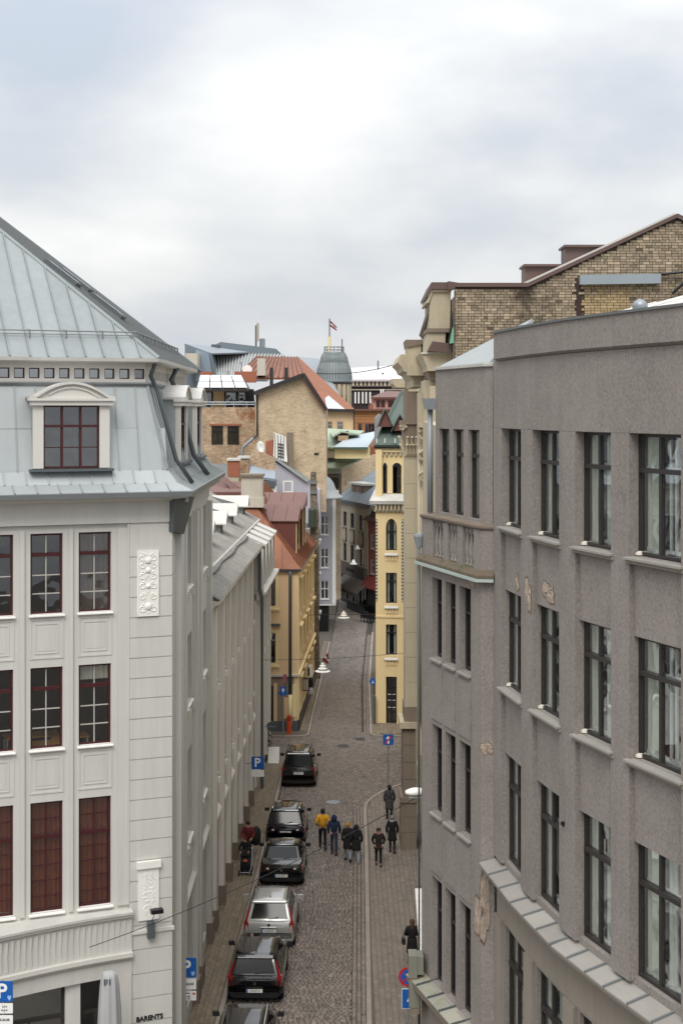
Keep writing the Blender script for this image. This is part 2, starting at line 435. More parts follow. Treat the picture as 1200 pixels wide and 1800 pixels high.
m_beiged = mat('dark_sandstone', '#7d7164', .9, .12, 1.1, streak=.12, bump=.3, bscale=16)
m_yellow = mat('yellow_plaster', '#e3cc9b', .85, .05, .7, streak=.06)
m_cream = mat('cream_plaster', '#e0cf9f', .85, .04)
m_tan = mat('ochre_plaster', '#dabd95', .85, .06, .6, streak=.08)
m_lav = mat('lavender_grey_plaster', '#aeacb6', .85, .03, .7)
m_redroof = mat('red_painted_metal', '#6d4d45', .55, .16, .9, metal=.05, attr=.15, streak=.08)
m_rust = mat('rusty_red_roof', '#87573f', .65, .2, .9, attr=.22, streak=.15)
m_green = mat('green_copper_roof', '#98a58f', .7, .12, .8)
m_slate = mat('green_slate', '#55605a', .7, .12, 1.5, attr=.12)
m_brickfar = brickmat('buff_brick_far', '#c8b598', '#b19c80', '#bfae95', .3, .1, dirt=('#8d6c52', .9, .6), mix=.25)
m_brickrough = brickmat('rough_brick_far', '#bca486', '#9a7c66', '#b5a68f', .3, .1, dirt=('#8a5d44', .6, .54), mix=.4)
m_brickred = mat('red_brick_chimney', '#985f49', .9, .1, 3)
m_signblue = mat('sign_blue', '#1a5aa6', .4, .03, 3)
m_signwhite = mat('sign_white', '#e8e8e6', .4, .03, 3)
m_signred = mat('sign_red', '#b8232f', .4, .03, 3)
m_steel = mat('galvanised_steel', '#8d9398', .45, .06, 3, metal=.5)
m_mun = mat('muntin_paint', '#b4afa7', .6, .05)
m_ink = mat('black_ink', '#1c1c1e', .6, 0)
# ------------------------------------------------------------------ ground, road, pavements
m_ground = mat('earth', '#5a544d', .95, .1, .3)
m_roadbed = mat('road_bed', '#45403b', .95, .12, 1)
m_cobble = mat('granite_cobble', '#70675f', .62, .24, .35, fine=.12, bump=.3, bscale=14, attr=.22, spec=.5)
m_paver = mat('pavement_slab', '#7c705f', .85, .1, .5, fine=.06, attr=.13, dirt=('#6f6a4c', .55, .62))
m_paver2 = mat('grey_concrete_paver', '#797067', .85, .08, .5, fine=.06, attr=.12)
m_kerb = mat('granite_kerb', '#92887e', .85, .1, 1.5, attr=.1)
g = MB().box(-900, 900, -60, 1500, -1.0, 0.0).build('ground', m_ground, kind='structure')

# road edges (plan) : left kerb and right kerb
def lerp(a, b, t): return a+(b-a)*t
def pl(pts):
    pts = [Vector(p) for p in pts]
    def f(D):
        for a, b in zip(pts, pts[1:]):
            if D <= b.y: return lerp(a.x, b.x, (D-a.y)/(b.y-a.y))
        return pts[-1].x
    return f
LK = pl([(-4.3, 30), (-3.93, 46.3), (-3.55, 59), (-3.25, 73.5), (-3.05, 83), (-2.95, 84.2)])
RK = pl([(0.6, 30), (0.83, 46.3), (1.05, 64), (1.08, 70)])
LK2 = pl([(-1.95, 88), (-1.55, 101), (-.95, 122), (-.3, 150)])
RK2 = pl([(1.75, 88), (1.95, 104), (2.7, 127), (3.6, 150)])
def road_x(D):
    """extent of the carriageway at distance D"""
    if D < 71: return LK(D), RK(D)
    if D < 75.5: return LK(D), lerp(1.1, 3.4, ((D-71)/4.5)**2)
    if D < 76.5: return LK(D), 14
    if D < 82.6: return LK(D), 14
    if D < 86.6: return -14, 14
    if D < 87.6: return -2.05-1.2*(1-min(1, (D-86.6)/1.0))**2, 1.75+1.5*(1-min(1, (D-86.6)/1.0))**2
    return LK2(D), RK2(D)
road = MB()
Ds = [28+i*.5 for i in range(int((150-28)/.5)+1)]
for a, b in zip(Ds, Ds[1:]):
    l0, r0 = road_x(a+.001); l1, r1 = road_x(b-.001)
    road.poly([(l0, a, .004), (r0, a, .004), (r1, b, .004), (l1, b, .004)])
road.poly([(-12, 150, .004), (12, 150, .004), (12, 165, .004), (-12, 165, .004)])
road = road.build('road', m_roadbed, kind='structure')

rc = random.Random(3)
def stones(mb, x0, x1, y0, y1, z, h, tilt=.012, tone=0.0, inset=.18, rot=0.0):
    """one block stone: sloping shoulders round a slightly tilted top"""
    dx = (x1-x0)*inset; dy = (y1-y0)*inset; t = [h+rc.uniform(-tilt, tilt) for _ in range(4)]
    i = len(mb.v); j = lambda: rc.uniform(-.008, .008)
    mb.v += [(x0, y0, z), (x1, y0, z), (x1, y1, z), (x0, y1, z),
             (x0+dx+j(), y0+dy+j(), z+t[0]), (x1-dx+j(), y0+dy+j(), z+t[1]), (x1-dx+j(), y1-dy+j(), z+t[2]), (x0+dx+j(), y1-dy+j(), z+t[3])]
    for f in ((4, 5, 6, 7), (0, 1, 5, 4), (1, 2, 6, 5), (2, 3, 7, 6), (3, 0, 4, 7)):
        mb.f.append(tuple(i+k for k in f)); mb.t.append(tone)
cob = MB(); near = []
y = 43.6
while y < 149.5:
    hy = rc.uniform(.13, .18)*(1 if y < 100 else 1.3 if y < 128 else 2)
    l, r = road_x(y+hy/2)
    edge = .5 if not (71 <= y < 88) else 0       # gutter courses take the edge
    lim = (max(l, -4.6), min(r-edge, 4.6))
    x = lim[0]+rc.uniform(0, .1)
    wob = rc.uniform(-.01, .01)
    while x < lim[1]-.08:
        wx = min(rc.uniform(.12, .23)*(1 if y < 100 else 1.3 if y < 128 else 2), lim[1]-x)
        o = .03*math.sin(x*1.7+y*.4)+wob+rc.uniform(-.012, .012)
        stones(cob, x+.008, x+wx-.008, y+o+.008, y+o+hy-.006, .004, .035, .014, rc.gauss(0, .75), .2)
        x += wx
    y += hy
cob.build('cobblestones', m_cobble, road, kind='stuff')
# gutter courses along the right kerb, stones laid lengthwise
gut = MB(); y = 44
while y < 71:
    for k in range(3):
        r = RK(y)-.02-.16*k
        ln = rc.uniform(.24, .34)
        stones(gut, r-.15, r-.005, y+.01, y+.27, .004, .045, .008, rc.gauss(.35, .5), .1)
    y += .28
y = 88
while y < 126:
    for k in range(2):
        r = RK2(y)-.02-.18*k; stones(gut, r-.17, r-.005, y+.01, y+.34, .004, .04, .008, rc.gauss(.3, .5), .1)
        l = LK2(y)+.02+.18*k; stones(gut, l+.005, l+.17, y+.01, y+.34, .004, .04, .008, rc.gauss(.3, .5), .1)
    y += .35
gut.build('gutter_stones', m_cobble, road, kind='stuff')

def pavement(name, outline, z=.12):
    return MB().prism([(x, y, 0) for x, y in outline], (0, 0, z)).build(name, mat('pavement_bed', '#5d564c', .95, .1), kind='structure')
def arc(cx, cy, r, a0, a1, n=6): return [(cx+r*math.cos(R(a0+(a1-a0)*i/n)), cy+r*math.sin(R(a0+(a1-a0)*i/n))) for i in range(n+1)]
kl = [(LK(d), d) for d in (30, 46.3, 59, 73.5, 82)]
p_left = pavement('pavement', [(-9, 30)]+kl+arc(-3.55, 82, .5, 0, 90, 4)+[(-9, 82.5)])
p_right = pavement('pavement', [(9, 30), (9, 76.5), (3.4, 76.5)]+[(lerp(1.1, 3.4, t*t)+.0, 71+4.5*t+.5*t*t) for t in (.95, .8, .6, .4, .2, 0)]+[(RK(d), d) for d in (70, 64, 46.3, 30)])
k2 = [(LK2(d), d) for d in (88, 101, 122, 150)]
p_tan = pavement('pavement', [(-14, 87.4), (-14, 86.6)]+arc(-2.75, 87.4, .8, -90, 0, 5)+k2+[(-8, 150)])
k3 = [(RK2(d), d) for d in (150, 127, 104, 88)]
p_yel = pavement('pavement', [(10, 150)]+k3+arc(2.55, 87.5, .8, 180, 270, 5)+[(14, 86.7), (14, 89)])
def kerbline(root, pts, w=.16, ln=.9, z=.125):
    pts = [Vector(p) for p in pts]; first = None; cnt = 0
    for a, b in zip(pts, pts[1:]):
        d = (b-a); L_ = d.length; d.normalize(); nrm = Vector((-d.y, d.x)); n = max(1, round(L_/ln))
        for i in range(n):
            p = a+d*(L_*i/n+.008); q = a+d*(L_*(i+1)/n-.008); t = rc.uniform(-1, 1)
            MB().hexa([(p.x, p.y, 0), (q.x, q.y, 0), (q.x+nrm.x*w, q.y+nrm.y*w, 0), (p.x+nrm.x*w, p.y+nrm.y*w, 0),
                       (p.x, p.y, z+.004), (q.x, q.y, z+.004), (q.x+nrm.x*w, q.y+nrm.y*w, z+.004), (p.x+nrm.x*w, p.y+nrm.y*w, z+.004)], tone=t).build('kerbstone', m_kerb, root)
kerbline(p_left, [(LK(d)+.01, d) for d in (44, 46.3, 59, 73.5, 82)])
kerbline(p_right, [(lerp(1.1, 3.4, t*t)-.01, 71+4.5*t+.5*t*t) for t in (1, .8, .6, .4, .2, 0)]+[(RK(d)-.01, d) for d in (70, 64, 46.3, 44)])
kerbline(p_tan, [(-6, 86.59), (-2.75, 86.59)]+arc(-2.75, 87.4, .81, -90, 0, 5)+[(LK2(d)+.01, d) for d in (88, 101, 122)], ln=1.0)
kerbline(p_yel, [(RK2(d)-.01, d) for d in (127, 104, 88)]+arc(2.55, 87.5, .81, 180, 270, 5)+[(6, 86.69)], ln=1.0)
def pave(root, fx0, fx1, y0, y1, w, ln, m, z=.12):
    mb = MB(); y = y0; r = 0
    while y < y1:
        a, b = fx0(y), fx1(y); x = b-.02; k = 0
        while x > a+.05:
            xx = max(x-w, a); o = (k % 2)*ln/2
            mb_t = rc.gauss(0, .6)
            stones(mb, xx+.006, x-.006, y+o+.004, y+o+ln-.006, z, .014, .003, mb_t, .04)
            x -= w; k += 1
        y += ln
    mb.build('paving_slabs', m, root, kind='stuff')
pave(p_left, lambda d: -5.15+.012*(d-41), lambda d: LK(d)-.17, 44, 81.5, .17, .42, m_paver)
pave(p_right, lambda d: max(RK(d)+.2, (1.1 if d < 71 else lerp(1.1, 3.4, min(1, (d-71)/4.5)**2)+.3)), lambda d: 4.3, 44, 75.4, .2, .3, m_paver2)
pave(p_tan, lambda d: -3.0+.045*(d-88), lambda d: LK2(d)-.2, 88, 122, .2, .4, m_paver)
pave(p_yel, lambda d: RK2(d)+.2, lambda d: 4.4, 87.2, 90, .25, .4, m_paver)

# ------------------------------------------------------------------ helpers for chained wall faces
def isect(a, b, d):
    p = a.o+a.n*d; q = b.o+b.n*d
    den = a.u.x*b.u.y-a.u.y*b.u.x
    if abs(den) < 1e-4: return q
    t = ((q.x-p.x)*b.u.y-(q.y-p.y)*b.u.x)/den
    return p+a.u*t
def cpts(frs, d, z):
    pts = [frs[0].o+frs[0].n*d]+[isect(a, b, d) for a, b in zip(frs, frs[1:])]+[frs[-1].e+frs[-1].n*d]
    return [(p.x, p.y, z) for p in pts]
def mould(mb, frs, prof, cap=True):
    """run a (depth, height) profile along chained walls with mitred corners"""
    rows = [cpts(frs, d, z) for d, z in prof]
    for a, b in zip(rows, rows[1:]):
        for i in range(len(a)-1): mb.poly([a[i], a[i+1], b[i+1], b[i]])
    if cap:
        for i in (0, -1): mb.poly([r[i] for r in rows])
    return mb
def trap(root, name, m, fr, d0, z0, d1, z1, a0, a1, b0, b1, us, lo=0.0, hi=1.0, **k):
    """sheet-metal panels filling a sloping trapezoid: foot a0..a1, head b0..b1"""
    H = math.hypot(d1-d0, z1-z0)
    def T(u):
        t = 1.0
        if u > b1+1e-9 and a1 > b1: t = min(t, (a1-u)/(a1-b1))
        if u < b0-1e-9 and b0 > a0: t = min(t, (u-a0)/(b0-a0))
        return max(0, t)
    O = Vector(fr.p(0, d0, z0)); v = Vector(fr.p(0, d1, z1))-O; u = Vector((fr.u.x, fr.u.y, 0))
    panels(root, name, m, O, u, v, us, lambda x: H*min(T(x), hi) if T(x) > lo else H*lo, lambda x: H*lo if T(x) > lo else H*T(x), breaks=(b0, b1), **k)
def frange(a, b, st):
    n = max(1, round((b-a)/st)); return [a+(b-a)*i/n for i in range(n+1)]
def fbox(root, name, m, fr, s0, s1, d0, d1, z0, z1, tone=None, **k):
    return MB().box(s0, s1, d0, d1, z0, z1, tone=tone).build(name, m, root, fr.M, **k)
def frameline(mb, x0, x1, z0, z1, w, y0, y1):
    mb.box(x0, x0+w, y0, y1, z0, z1).box(x1-w, x1, y0, y1, z0, z1).box(x0+w, x1-w, y0, y1, z0, z0+w).box(x0+w, x1-w, y0, y1, z1-w, z1)
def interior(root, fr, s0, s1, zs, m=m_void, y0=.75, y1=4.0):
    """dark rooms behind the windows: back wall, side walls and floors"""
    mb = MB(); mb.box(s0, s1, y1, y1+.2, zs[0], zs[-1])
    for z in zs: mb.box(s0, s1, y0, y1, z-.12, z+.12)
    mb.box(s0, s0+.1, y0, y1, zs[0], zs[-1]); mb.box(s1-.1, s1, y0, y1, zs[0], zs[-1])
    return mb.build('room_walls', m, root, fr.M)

# ------------------------------------------------------------------ LEFT CORNER BUILDING
c0 = Vector((-4.92, 41.4)); uu = Vector((.931, .366)).normalized()
LF = Fr(c0-uu*16, c0); LS = Fr(c0, (-5.0, 53.6))
LB = thing('corner_building', 'pale grey corner building with hipped metal roof, arched dormer and oxblood windows', 'building', (-9, 45, 0))
CH = [LF, LS]
wz = [(14.22, 16.5), (10.42, 12.72), (5.8, 8.92)]
wp = [(-205, -148), (-118, -61), (-32, 25), (55, 112), (140, 197)]
sw = [(LF.s_at(a), LF.s_at(b)) for a, b in wp]
sedge = LF.s_at(228)
ops = []
for a, b in sw:
    for z0, z1 in wz: ops.append((a, b, z0, z1))
zb = 4.2
# recessed field with window openings
wall_mb(0, sedge, zb, 16.72, ops, .22, y=.10).build('wall', m_plaster, LB, LF.M)
# pilasters between the windows, flush with the frame line
edges = [0]+[q for a, b in sw for q in (a-.12, b+.12)]+[sedge]
for i in range(0, len(edges), 2):
    a, b = edges[i], edges[i+1]
    if b-a > .1:
        fbox(LB, 'pilaster', m_plaster, LF, a+.05, b-.05, .035, .10, 5.75, 16.6)
# panels with mouldings between the windows
for a, b in sw:
    for z0, z1 in ((12.98, 13.98), (9.18, 10.18)):
        mb = MB(); frameline(mb, a-.02, b+.02, z0-.02, z1+.12, .05, .082, .10); frameline(mb, a+.12, b-.12, z0+.12, z1-.02, .03, .085, .10)
        mb.box(a+.2, b-.2, .092, .10, z0+.2, z1-.1).build('panel', m_plaster, LB, LF.M)
fbox(LB, 'pier_edge', m_plaster, LF, sedge-.06, sedge, 0.0, .10, 5.75, 16.72)
# corner pier with quoin blocks, front and side
MB().box(sedge, 16, .03, .5, 0, 16.74).build('corner_pier', m_plaster, LB, LF.M)
zq = [16.7, 15.75, 15.17]+[15.17-.585*i for i in range(1, 17)]
while zq[-1] > 1: zq.append(zq[-1]-.7)
for a, b in zip(zq, zq[1:]):
    fbox(LB, 'quoin_block', m_plaster, LF, sedge+.006, 16, 0, .032, b+.014, a-.014)
    fbox(LB, 'quoin_block', m_plaster, LS, 0.03, .75, -.002, .03, b+.014, a-.014)
# frieze
mb = MB(); mould(mb, CH, [(.1, 16.74), (-.03, 16.74), (-.03, 17.36), (.1, 17.36)]); mb.build('frieze', m_plaster, LB)
# windows
for i, (a, b) in enumerate(sw):
    for j, (z0, z1) in enumerate(wz):
        if j < 2:
            cur = (m_curtb, [(.06, .94, 0, 1)]) if (j == 0 and i == 4) else ((m_curtb, [(.06, .4, 0, 1)]) if j == 0 and i == 2 else ((mat('pale_blind', '#b9b4a8', .9, .03), [(.06, .94, .8, 1)]) if i == 4 else None))
            window(LB, LF, a, b, z0, z1, .2, m_red, (.735,), (), m_glass, out=.06, bar=.1, mun=m_mun, mrows=(.25, .48), mcols=(.5,), curtain=cur, sill=m_white, sillp=.0)
        else:
            window(LB, LF, a, b, z0, z1, .2, m_red, (.68,), (), m_glass, out=.06, bar=.1, mun=m_red, mrows=(.14, .28, .42, .55, .84), mcols=(.5,), curtain=(m_curtr, [(.04, .96, 0, 1)]), sill=m_white, sillp=.0)
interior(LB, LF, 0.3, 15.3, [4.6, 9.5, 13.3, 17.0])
# bowed ledge, fluted band and lower cornice above the shop front
def bow(s):   # how far the shop front bulges out
    t = max(0, (sedge-s)/(sedge-LF.s_at(0))); return -.12-.5*min(t, 1.6)**1.7
bs = frange(1.5, sedge+.06, .45)
def bowband(name, m, prof, parent=LB):
    mb = MB(); rows = [[LF.p(s, (bow(s)+d) if d < .3 else d, z) for s in bs] for d, z in prof]
    for r0, r1 in zip(rows, rows[1:]):
        for i in range(len(bs)-1): mb.poly([r0[i], r0[i+1], r1[i+1], r1[i]])
    for i in (0, -1): mb.poly([r[i] for r in rows])
    return mb.build(name, m, parent)
bowband('ledge', m_zincl, [(.5, 5.72), (-.1, 5.60), (-.1, 5.53), (.5, 5.53)])
bowband('ledge_moulding', m_trim, [(.5, 5.53), (-.04, 5.53), (-.04, 5.44), (.03, 5.38), (.5, 5.38)])
bowband('fluted_band', m_plaster, [(.5, 5.38), (.05, 5.38), (.05, 4.42), (.5, 4.42)])
fl = MB()
for s in frange(1.6, sedge-.05, .17):
    q = bow(s)+.05; fl.hexa([LF.p(s, q, 4.5), LF.p(s+.1, q, 4.5), LF.p(s+.1, q+.06, 4.5), LF.p(s, q+.06, 4.5)]+[LF.p(s+.02, q-.02, 4.95), LF.p(s+.08, q-.02, 4.95), LF.p(s+.08, q+.06, 4.95), LF.p(s+.02, q+.06, 4.95)])
    fl.hexa([LF.p(s+.02, q-.02, 4.95), LF.p(s+.08, q-.02, 4.95), LF.p(s+.08, q+.06, 4.95), LF.p(s+.02, q+.06, 4.95)]+[LF.p(s, q-.03, 5.34), LF.p(s+.1, q-.03, 5.34), LF.p(s+.1, q+.06, 5.34), LF.p(s, q+.06, 5.34)])
fl.build('fluting', m_plaster, LB)
bowband('lower_cornice', m_trim, [(.5, 4.42), (-.06, 4.42), (-.06, 4.3), (.0, 4.22), (.5, 4.22)])
bowband('shop_fascia', m_plaster, [(.5, 4.22), (.08, 4.22), (.08, 3.75), (.5, 3.75)])
# shop front: piers and dark glazing
sp_ = [(LF.s_at(-160), LF.s_at(-120)), (LF.s_at(-30), LF.s_at(-10)), (LF.s_at(115), LF.s_at(141)), (LF.s_at(200), sedge+.05)]
for a, b in sp_: fbox(LB, 'shop_pier', m_plaster, LF, a, b, -.05, .5, 0, 3.75)
for (a, b), (c, d) in zip(sp_, sp_[1:]):
    mb = MB(); frameline(mb, b, c, .3, 3.75, .08, .12, .22); mb.box(b+.08, c-.08, .12, .22, 2.75, 2.85); mb.box((b+c)/2-.03, (b+c)/2+.03, .12, .22, .38, 2.75)
    o = mb.build('shop_window', m_dark, LB, LF.M)
    MB().box(b+.08, c-.08, .16, .17, .38, 3.67).build('pane', m_glass, o, LF.M)
    MB().box(b, c, -.02, .5, 0, .3).build('shop_plinth', m_gutter, LB, LF.M)
# side wall on the street
so = [(3.1, 4.35), (4.65, 5.9), (8.5, 9.75), (10.05, 11.3)]
ops = [(a, b, z0, z1) for a, b in so for z0, z1 in ((14.22, 16.5), (10.42, 12.72), (6.0, 8.92))]+[(a, b, .6, 4.3) for a, b in ((3.0, 6.0), (8.4, 11.4))]
wall_mb(.75, LS.L, 0, 16.74, ops, .25, y=.02).build('side_wall', m_plaster, LB, LS.M)
for a, b in ((1.0, 2.0), (2.3, 2.85), (6.2, 6.75), (7.4, 8.2), (11.5, 12.15)):
    fbox(LB, 'pilaster', m_plaster, LS, a, b, -.16, .02, .9, 16.6); fbox(LB, 'pilaster_base', m_beiged, LS, a-.03, b+.03, -.22, .02, 0, .9)
for a, b in so:
    for z0, z1 in ((14.22, 16.5), (10.42, 12.72), (6.0, 8.92)):
        window(LB, LS, a, b, z0, z1, .2, m_red, (.72,), (.5,), m_glassd, out=.06, bar=.06, sill=m_white, sillp=.06)
for a, b in ((3.0, 6.0), (8.4, 11.4)):
    for z in (13.2, 9.5, 5.2): fbox(LB, 'panel', m_plaster, LS, a+.1, b-.1, -.01, .02, z-.5, z+.6)
    window(LB, LS, a, b, .6, 4.3, .22, m_dark, (.78,), (.5,), m_glassd, out=.08, bar=.07)
    MB().hexa([(a-.2, -.12, 4.45), (b+.2, -.12, 4.45), (b+.2, .02, 4.45), (a-.2, .02, 4.45), (a-.2, -.12, 4.5), (b+.2, -.12, 4.5), (b+.2, .02, 4.62), (a-.2, .02, 4.62)]).build('ledge', m_plaster, LB, LS.M)
    for q in (a, (a+b)/2, b):
        for z in (13.95, 10.2, 5.75): fbox(LB, 'bracket', m_trim, LS, q-.06, q+.06, -.08, .02, z-.12, z+.1)
interior(LB, LS, 1.4, 12.0, [.2, 5.2, 9.5, 13.3, 17.0], y1=3)
# cornice, gutter, flared skirt, mansard
mb = MB(); mould(mb, CH, [(.1, 17.36), (-.1, 17.36), (-.22, 17.42), (-.5, 17.46), (-.5, 17.5), (.1, 17.5)]); mb.build('cornice', m_trim, LB)
mb = MB(); mould(mb, CH, [(.1, 17.5), (-.62, 17.5), (-.64, 17.64), (-.58, 17.66), (.1, 17.66)]); mb.build('gutter', m_zincd, LB)
for s in frange(.4, 12.2, .42): fbox(LB, 'dentil', m_trim, LS, s, s+.2, -.42, -.1, 17.28, 17.46)
def cs(fr, other, d, left):      # position along fr of the mitre corner at depth d
    q = isect(fr, other, d) if left else isect(other, fr, d)
    return (q-fr.o).dot(fr.u)
FC = lambda d: cs(LF, LS, d, True); SC = lambda d: cs(LS, LF, d, False)
prof = [(-.6, 17.66), (-.15, 17.88), (.15, 18.25)]
for (d0, z0), (d1, z1) in zip(prof, prof[1:]):
    trap(LB, 'skirt_panel', m_zinc, LF, d0, z0, d1, z1, 0, FC(d0), 0, FC(d1), [max(0, x) for x in frange(.13, FC(d0), .62)])
    trap(LB, 'skirt_panel', m_zinc, LS, d0, z0, d1, z1, SC(d0), LS.L+.25, SC(d1), LS.L+.25, frange(SC(d0), LS.L+.25, .5))
d0, z0, d1, z1 = .15, 18.25, .8, 20.72
us = [LF.s_at(px, .4) for px in (-180, -148, -112, -76, -40, -7, 29, 66, 104, 140, 176, 207, 243, 283)]
us = [0]+us+[FC(d0)]
for lo, hi in ((0, .485), (.49, 1)):
    trap(LB, 'mansard_panel', m_zinc, LF, d0, z0, d1, z1, 0, FC(d0), 0, FC(d1), us, lo=lo, hi=hi, seam=.03)
trap(LB, 'mansard_panel', m_zinc, LS, d0, z0, d1, z1, SC(d0), LS.L, SC(d1), LS.L, frange(SC(d0), LS.L, .5))
a = cpts(CH, .15, 18.25)[1]; b = cpts(CH, .8, 20.72)[1]; MB().tube([a, b], .05, 6).build('hip_roll', m_zroof, LB)
mb = MB(); mould(mb, CH, [(1.0, 20.70), (.74, 20.70), (.70, 20.76), (.74, 20.80), (1.0, 20.80)]); mb.build('string_course', m_zincd, LB)
# low attic wall with its row of small square windows
aw = [LF.s_at(px, .85) for px in [-71+26.4*i-.0 for i in range(13)]]
ops = [(s-.15, s+.15, 20.9, 21.2) for s in aw]
wall_mb(0, FC(.85), 20.8, 21.36, ops, .12, y=.85, ends=0).build('attic_wall', m_trim, LB, LF.M)
for s in aw: window(LB, LF, s-.15, s+.15, 20.9, 21.2, .93, m_red, (), (), m_glassd, out=.03)
so2 = [1.6+.42*i for i in range(25)]
wall_mb(SC(.85), LS.L, 20.8, 21.36, [(s-.13, s+.13, 20.9, 21.2) for s in so2], .12, y=.85, ends=0).build('attic_wall', m_trim, LB, LS.M)
for s in so2: window(LB, LS, s-.13, s+.13, 20.9, 21.2, .93, m_red, (), (), m_glassd, out=.03)
mb = MB(); mould(mb, CH, [(1.0, 21.36), (.5, 21.36), (.42, 21.40), (.40, 21.5), (1.0, 21.5)]); mb.build('eaves_gutter', m_zincl, LB)
# hipped roof: front slope and street slope meet on the hip
sl = .765
def hip(t): p = isect(LF, LS, .42+t); return Vector((p.x, p.y, 21.5+sl*t))
T = 8.5
h0, hT = hip(0), hip(T)
O = Vector(LF.p(0, .42, 21.5)); v = Vector(LF.p(0, 1.42, 21.5+sl))-O; SLN = math.sqrt(1+sl*sl)
u0, uT = FC(.42), FC(.42+T)
topf = lambda u: T*SLN if u <= uT else max(0, T*SLN*(u0-u)/(u0-uT))
us = [LF.s_at(px, .42) for px in (-170, -132, -94, -56, -20, 18, 54, 86, 119, 152, 184, 217, 248)]
panels(LB, 'roof_panel', m_zroof, O, (LF.u.x, LF.u.y, 0), v, us+[u0], topf, breaks=(uT,), seam=.045, sw=.04)
O = Vector(LS.p(0, .42, 21.5)); v = Vector(LS.p(0, 1.42, 21.5+sl))-O
q0, qT = SC(.42), SC(.42+T)
tops = lambda u: T*SLN if u >= qT else max(0, T*SLN*(u-q0)/(qT-q0))
panels(LB, 'roof_panel', m_zincd, O, (LS.u.x, LS.u.y, 0), v, frange(q0, LS.L+.3, .62), tops, breaks=(qT,), seam=.045, sw=.04)
MB().tube([h0, hT], .06, 6).build('hip_roll', m_zroof, LB)
# far gable edge board
e0 = Vector(LS.p(LS.L+.3, .3, 21.45)); e1 = Vector(LS.p(LS.L+.3, .42+T, 21.5+sl*T))
MB().tube([e0, e1], .07, 6).build('verge_board', m_gutter, LB)
# snow rail
zr = 21.5+sl*.75
rail = MB(); a = isect(LF, LS, .42+.75)
rail.tube([LF.p(0, 1.17, zr+.22), (a.x, a.y, zr+.22)], .022, 6); rail.tube([LF.p(0, 1.17, zr+.12), (a.x, a.y, zr+.12)], .015, 6)
for px in (-80, -10, 53, 117, 181, 243):
    s = LF.s_at(px, 1.17); rail.tube([LF.p(s, 1.17, zr-.02), LF.p(s, 1.17, zr+.25)], .02, 5); rail.tube([LF.p(s, 1.55, zr+.28), LF.p(s, 1.17, zr+.22)], .012, 5)
rail.build('snow_rail', m_zincd, LB)
r2 = MB(); r2.tube([(a.x, a.y, zr+.22), LS.p(LS.L, 1.17, zr+.22)], .03, 6)
for s in frange(1.5, LS.L, 1.0): r2.tube([LS.p(s, 1.17, zr-.02), LS.p(s, 1.17, zr+.25)], .03, 5)
r2.build('snow_rail', m_zincd, LB)
# roof lights on the street slope
for s, t in ((4.5, 3.2), (6.8, 3.2), (5.5, 1.9)):
    O = Vector(LS.p(s, .42+t, 21.5+sl*t+.06)); n_ = Vector((LS.u.x, LS.u.y, 0)); vv = (Vector(LS.p(s, 1.42+t, 21.5+sl*t+.06+sl))-O).normalized()
    nn_ = n_.cross(vv); nn_ = nn_ if nn_.z > 0 else -nn_
    def PP(a, b, c): return tuple(O+n_*a+vv*b+nn_*c)
    o = MB().hexa([PP(0, 0, -.08), PP(.9, 0, -.08), PP(.9, 1.3, -.08), PP(0, 1.3, -.08), PP(0, 0, .1), PP(.9, 0, .1), PP(.9, 1.3, .1), PP(0, 1.3, .1)]).build('roof_light', m_gutter, LB)
    MB().hexa([PP(.07, .07, .1), PP(.83, .07, .1), PP(.83, 1.23, .1), PP(.07, 1.23, .1), PP(.07, .07, .12), PP(.83, .07, .12), PP(.83, 1.23, .12), PP(.07, 1.23, .12)]).build('pane', m_glassd, o)
# downpipes
dp = MB(); a = isect(LF, LS, .35)
dp.tube([LS.p(.55, .55, 21.4), LS.p(.75, .72, 21.0), LS.p(.8, .5, 20.5), LS.p(1.1, .0, 18.5), LS.p(1.4, -.45, 17.8)], .07, 8).build('downpipe', m_gutter, LB, smooth=True); dp = MB()
dp.tube([LS.p(5.9, .5, 21.4), LS.p(6.0, .7, 21.0), LS.p(6.1, .5, 20.5), LS.p(6.4, .0, 18.5), LS.p(6.7, -.45, 17.8)], .09, 8)
dp.build('downpipe', m_gutter, LB, smooth=True)
MB().hexa([LF.p(16.0, -.1, 16.45), LS.p(.9, -.25, 16.3), LS.p(.9, .02, 16.3), LF.p(15.9, .0, 16.45)]+[LF.p(16.0, -.3, 17.4), LS.p(1.0, -.55, 17.4), LS.p(1.0, .02, 17.4), LF.p(15.9, .0, 17.4)]).build('hopper_head', m_gutter, LB)
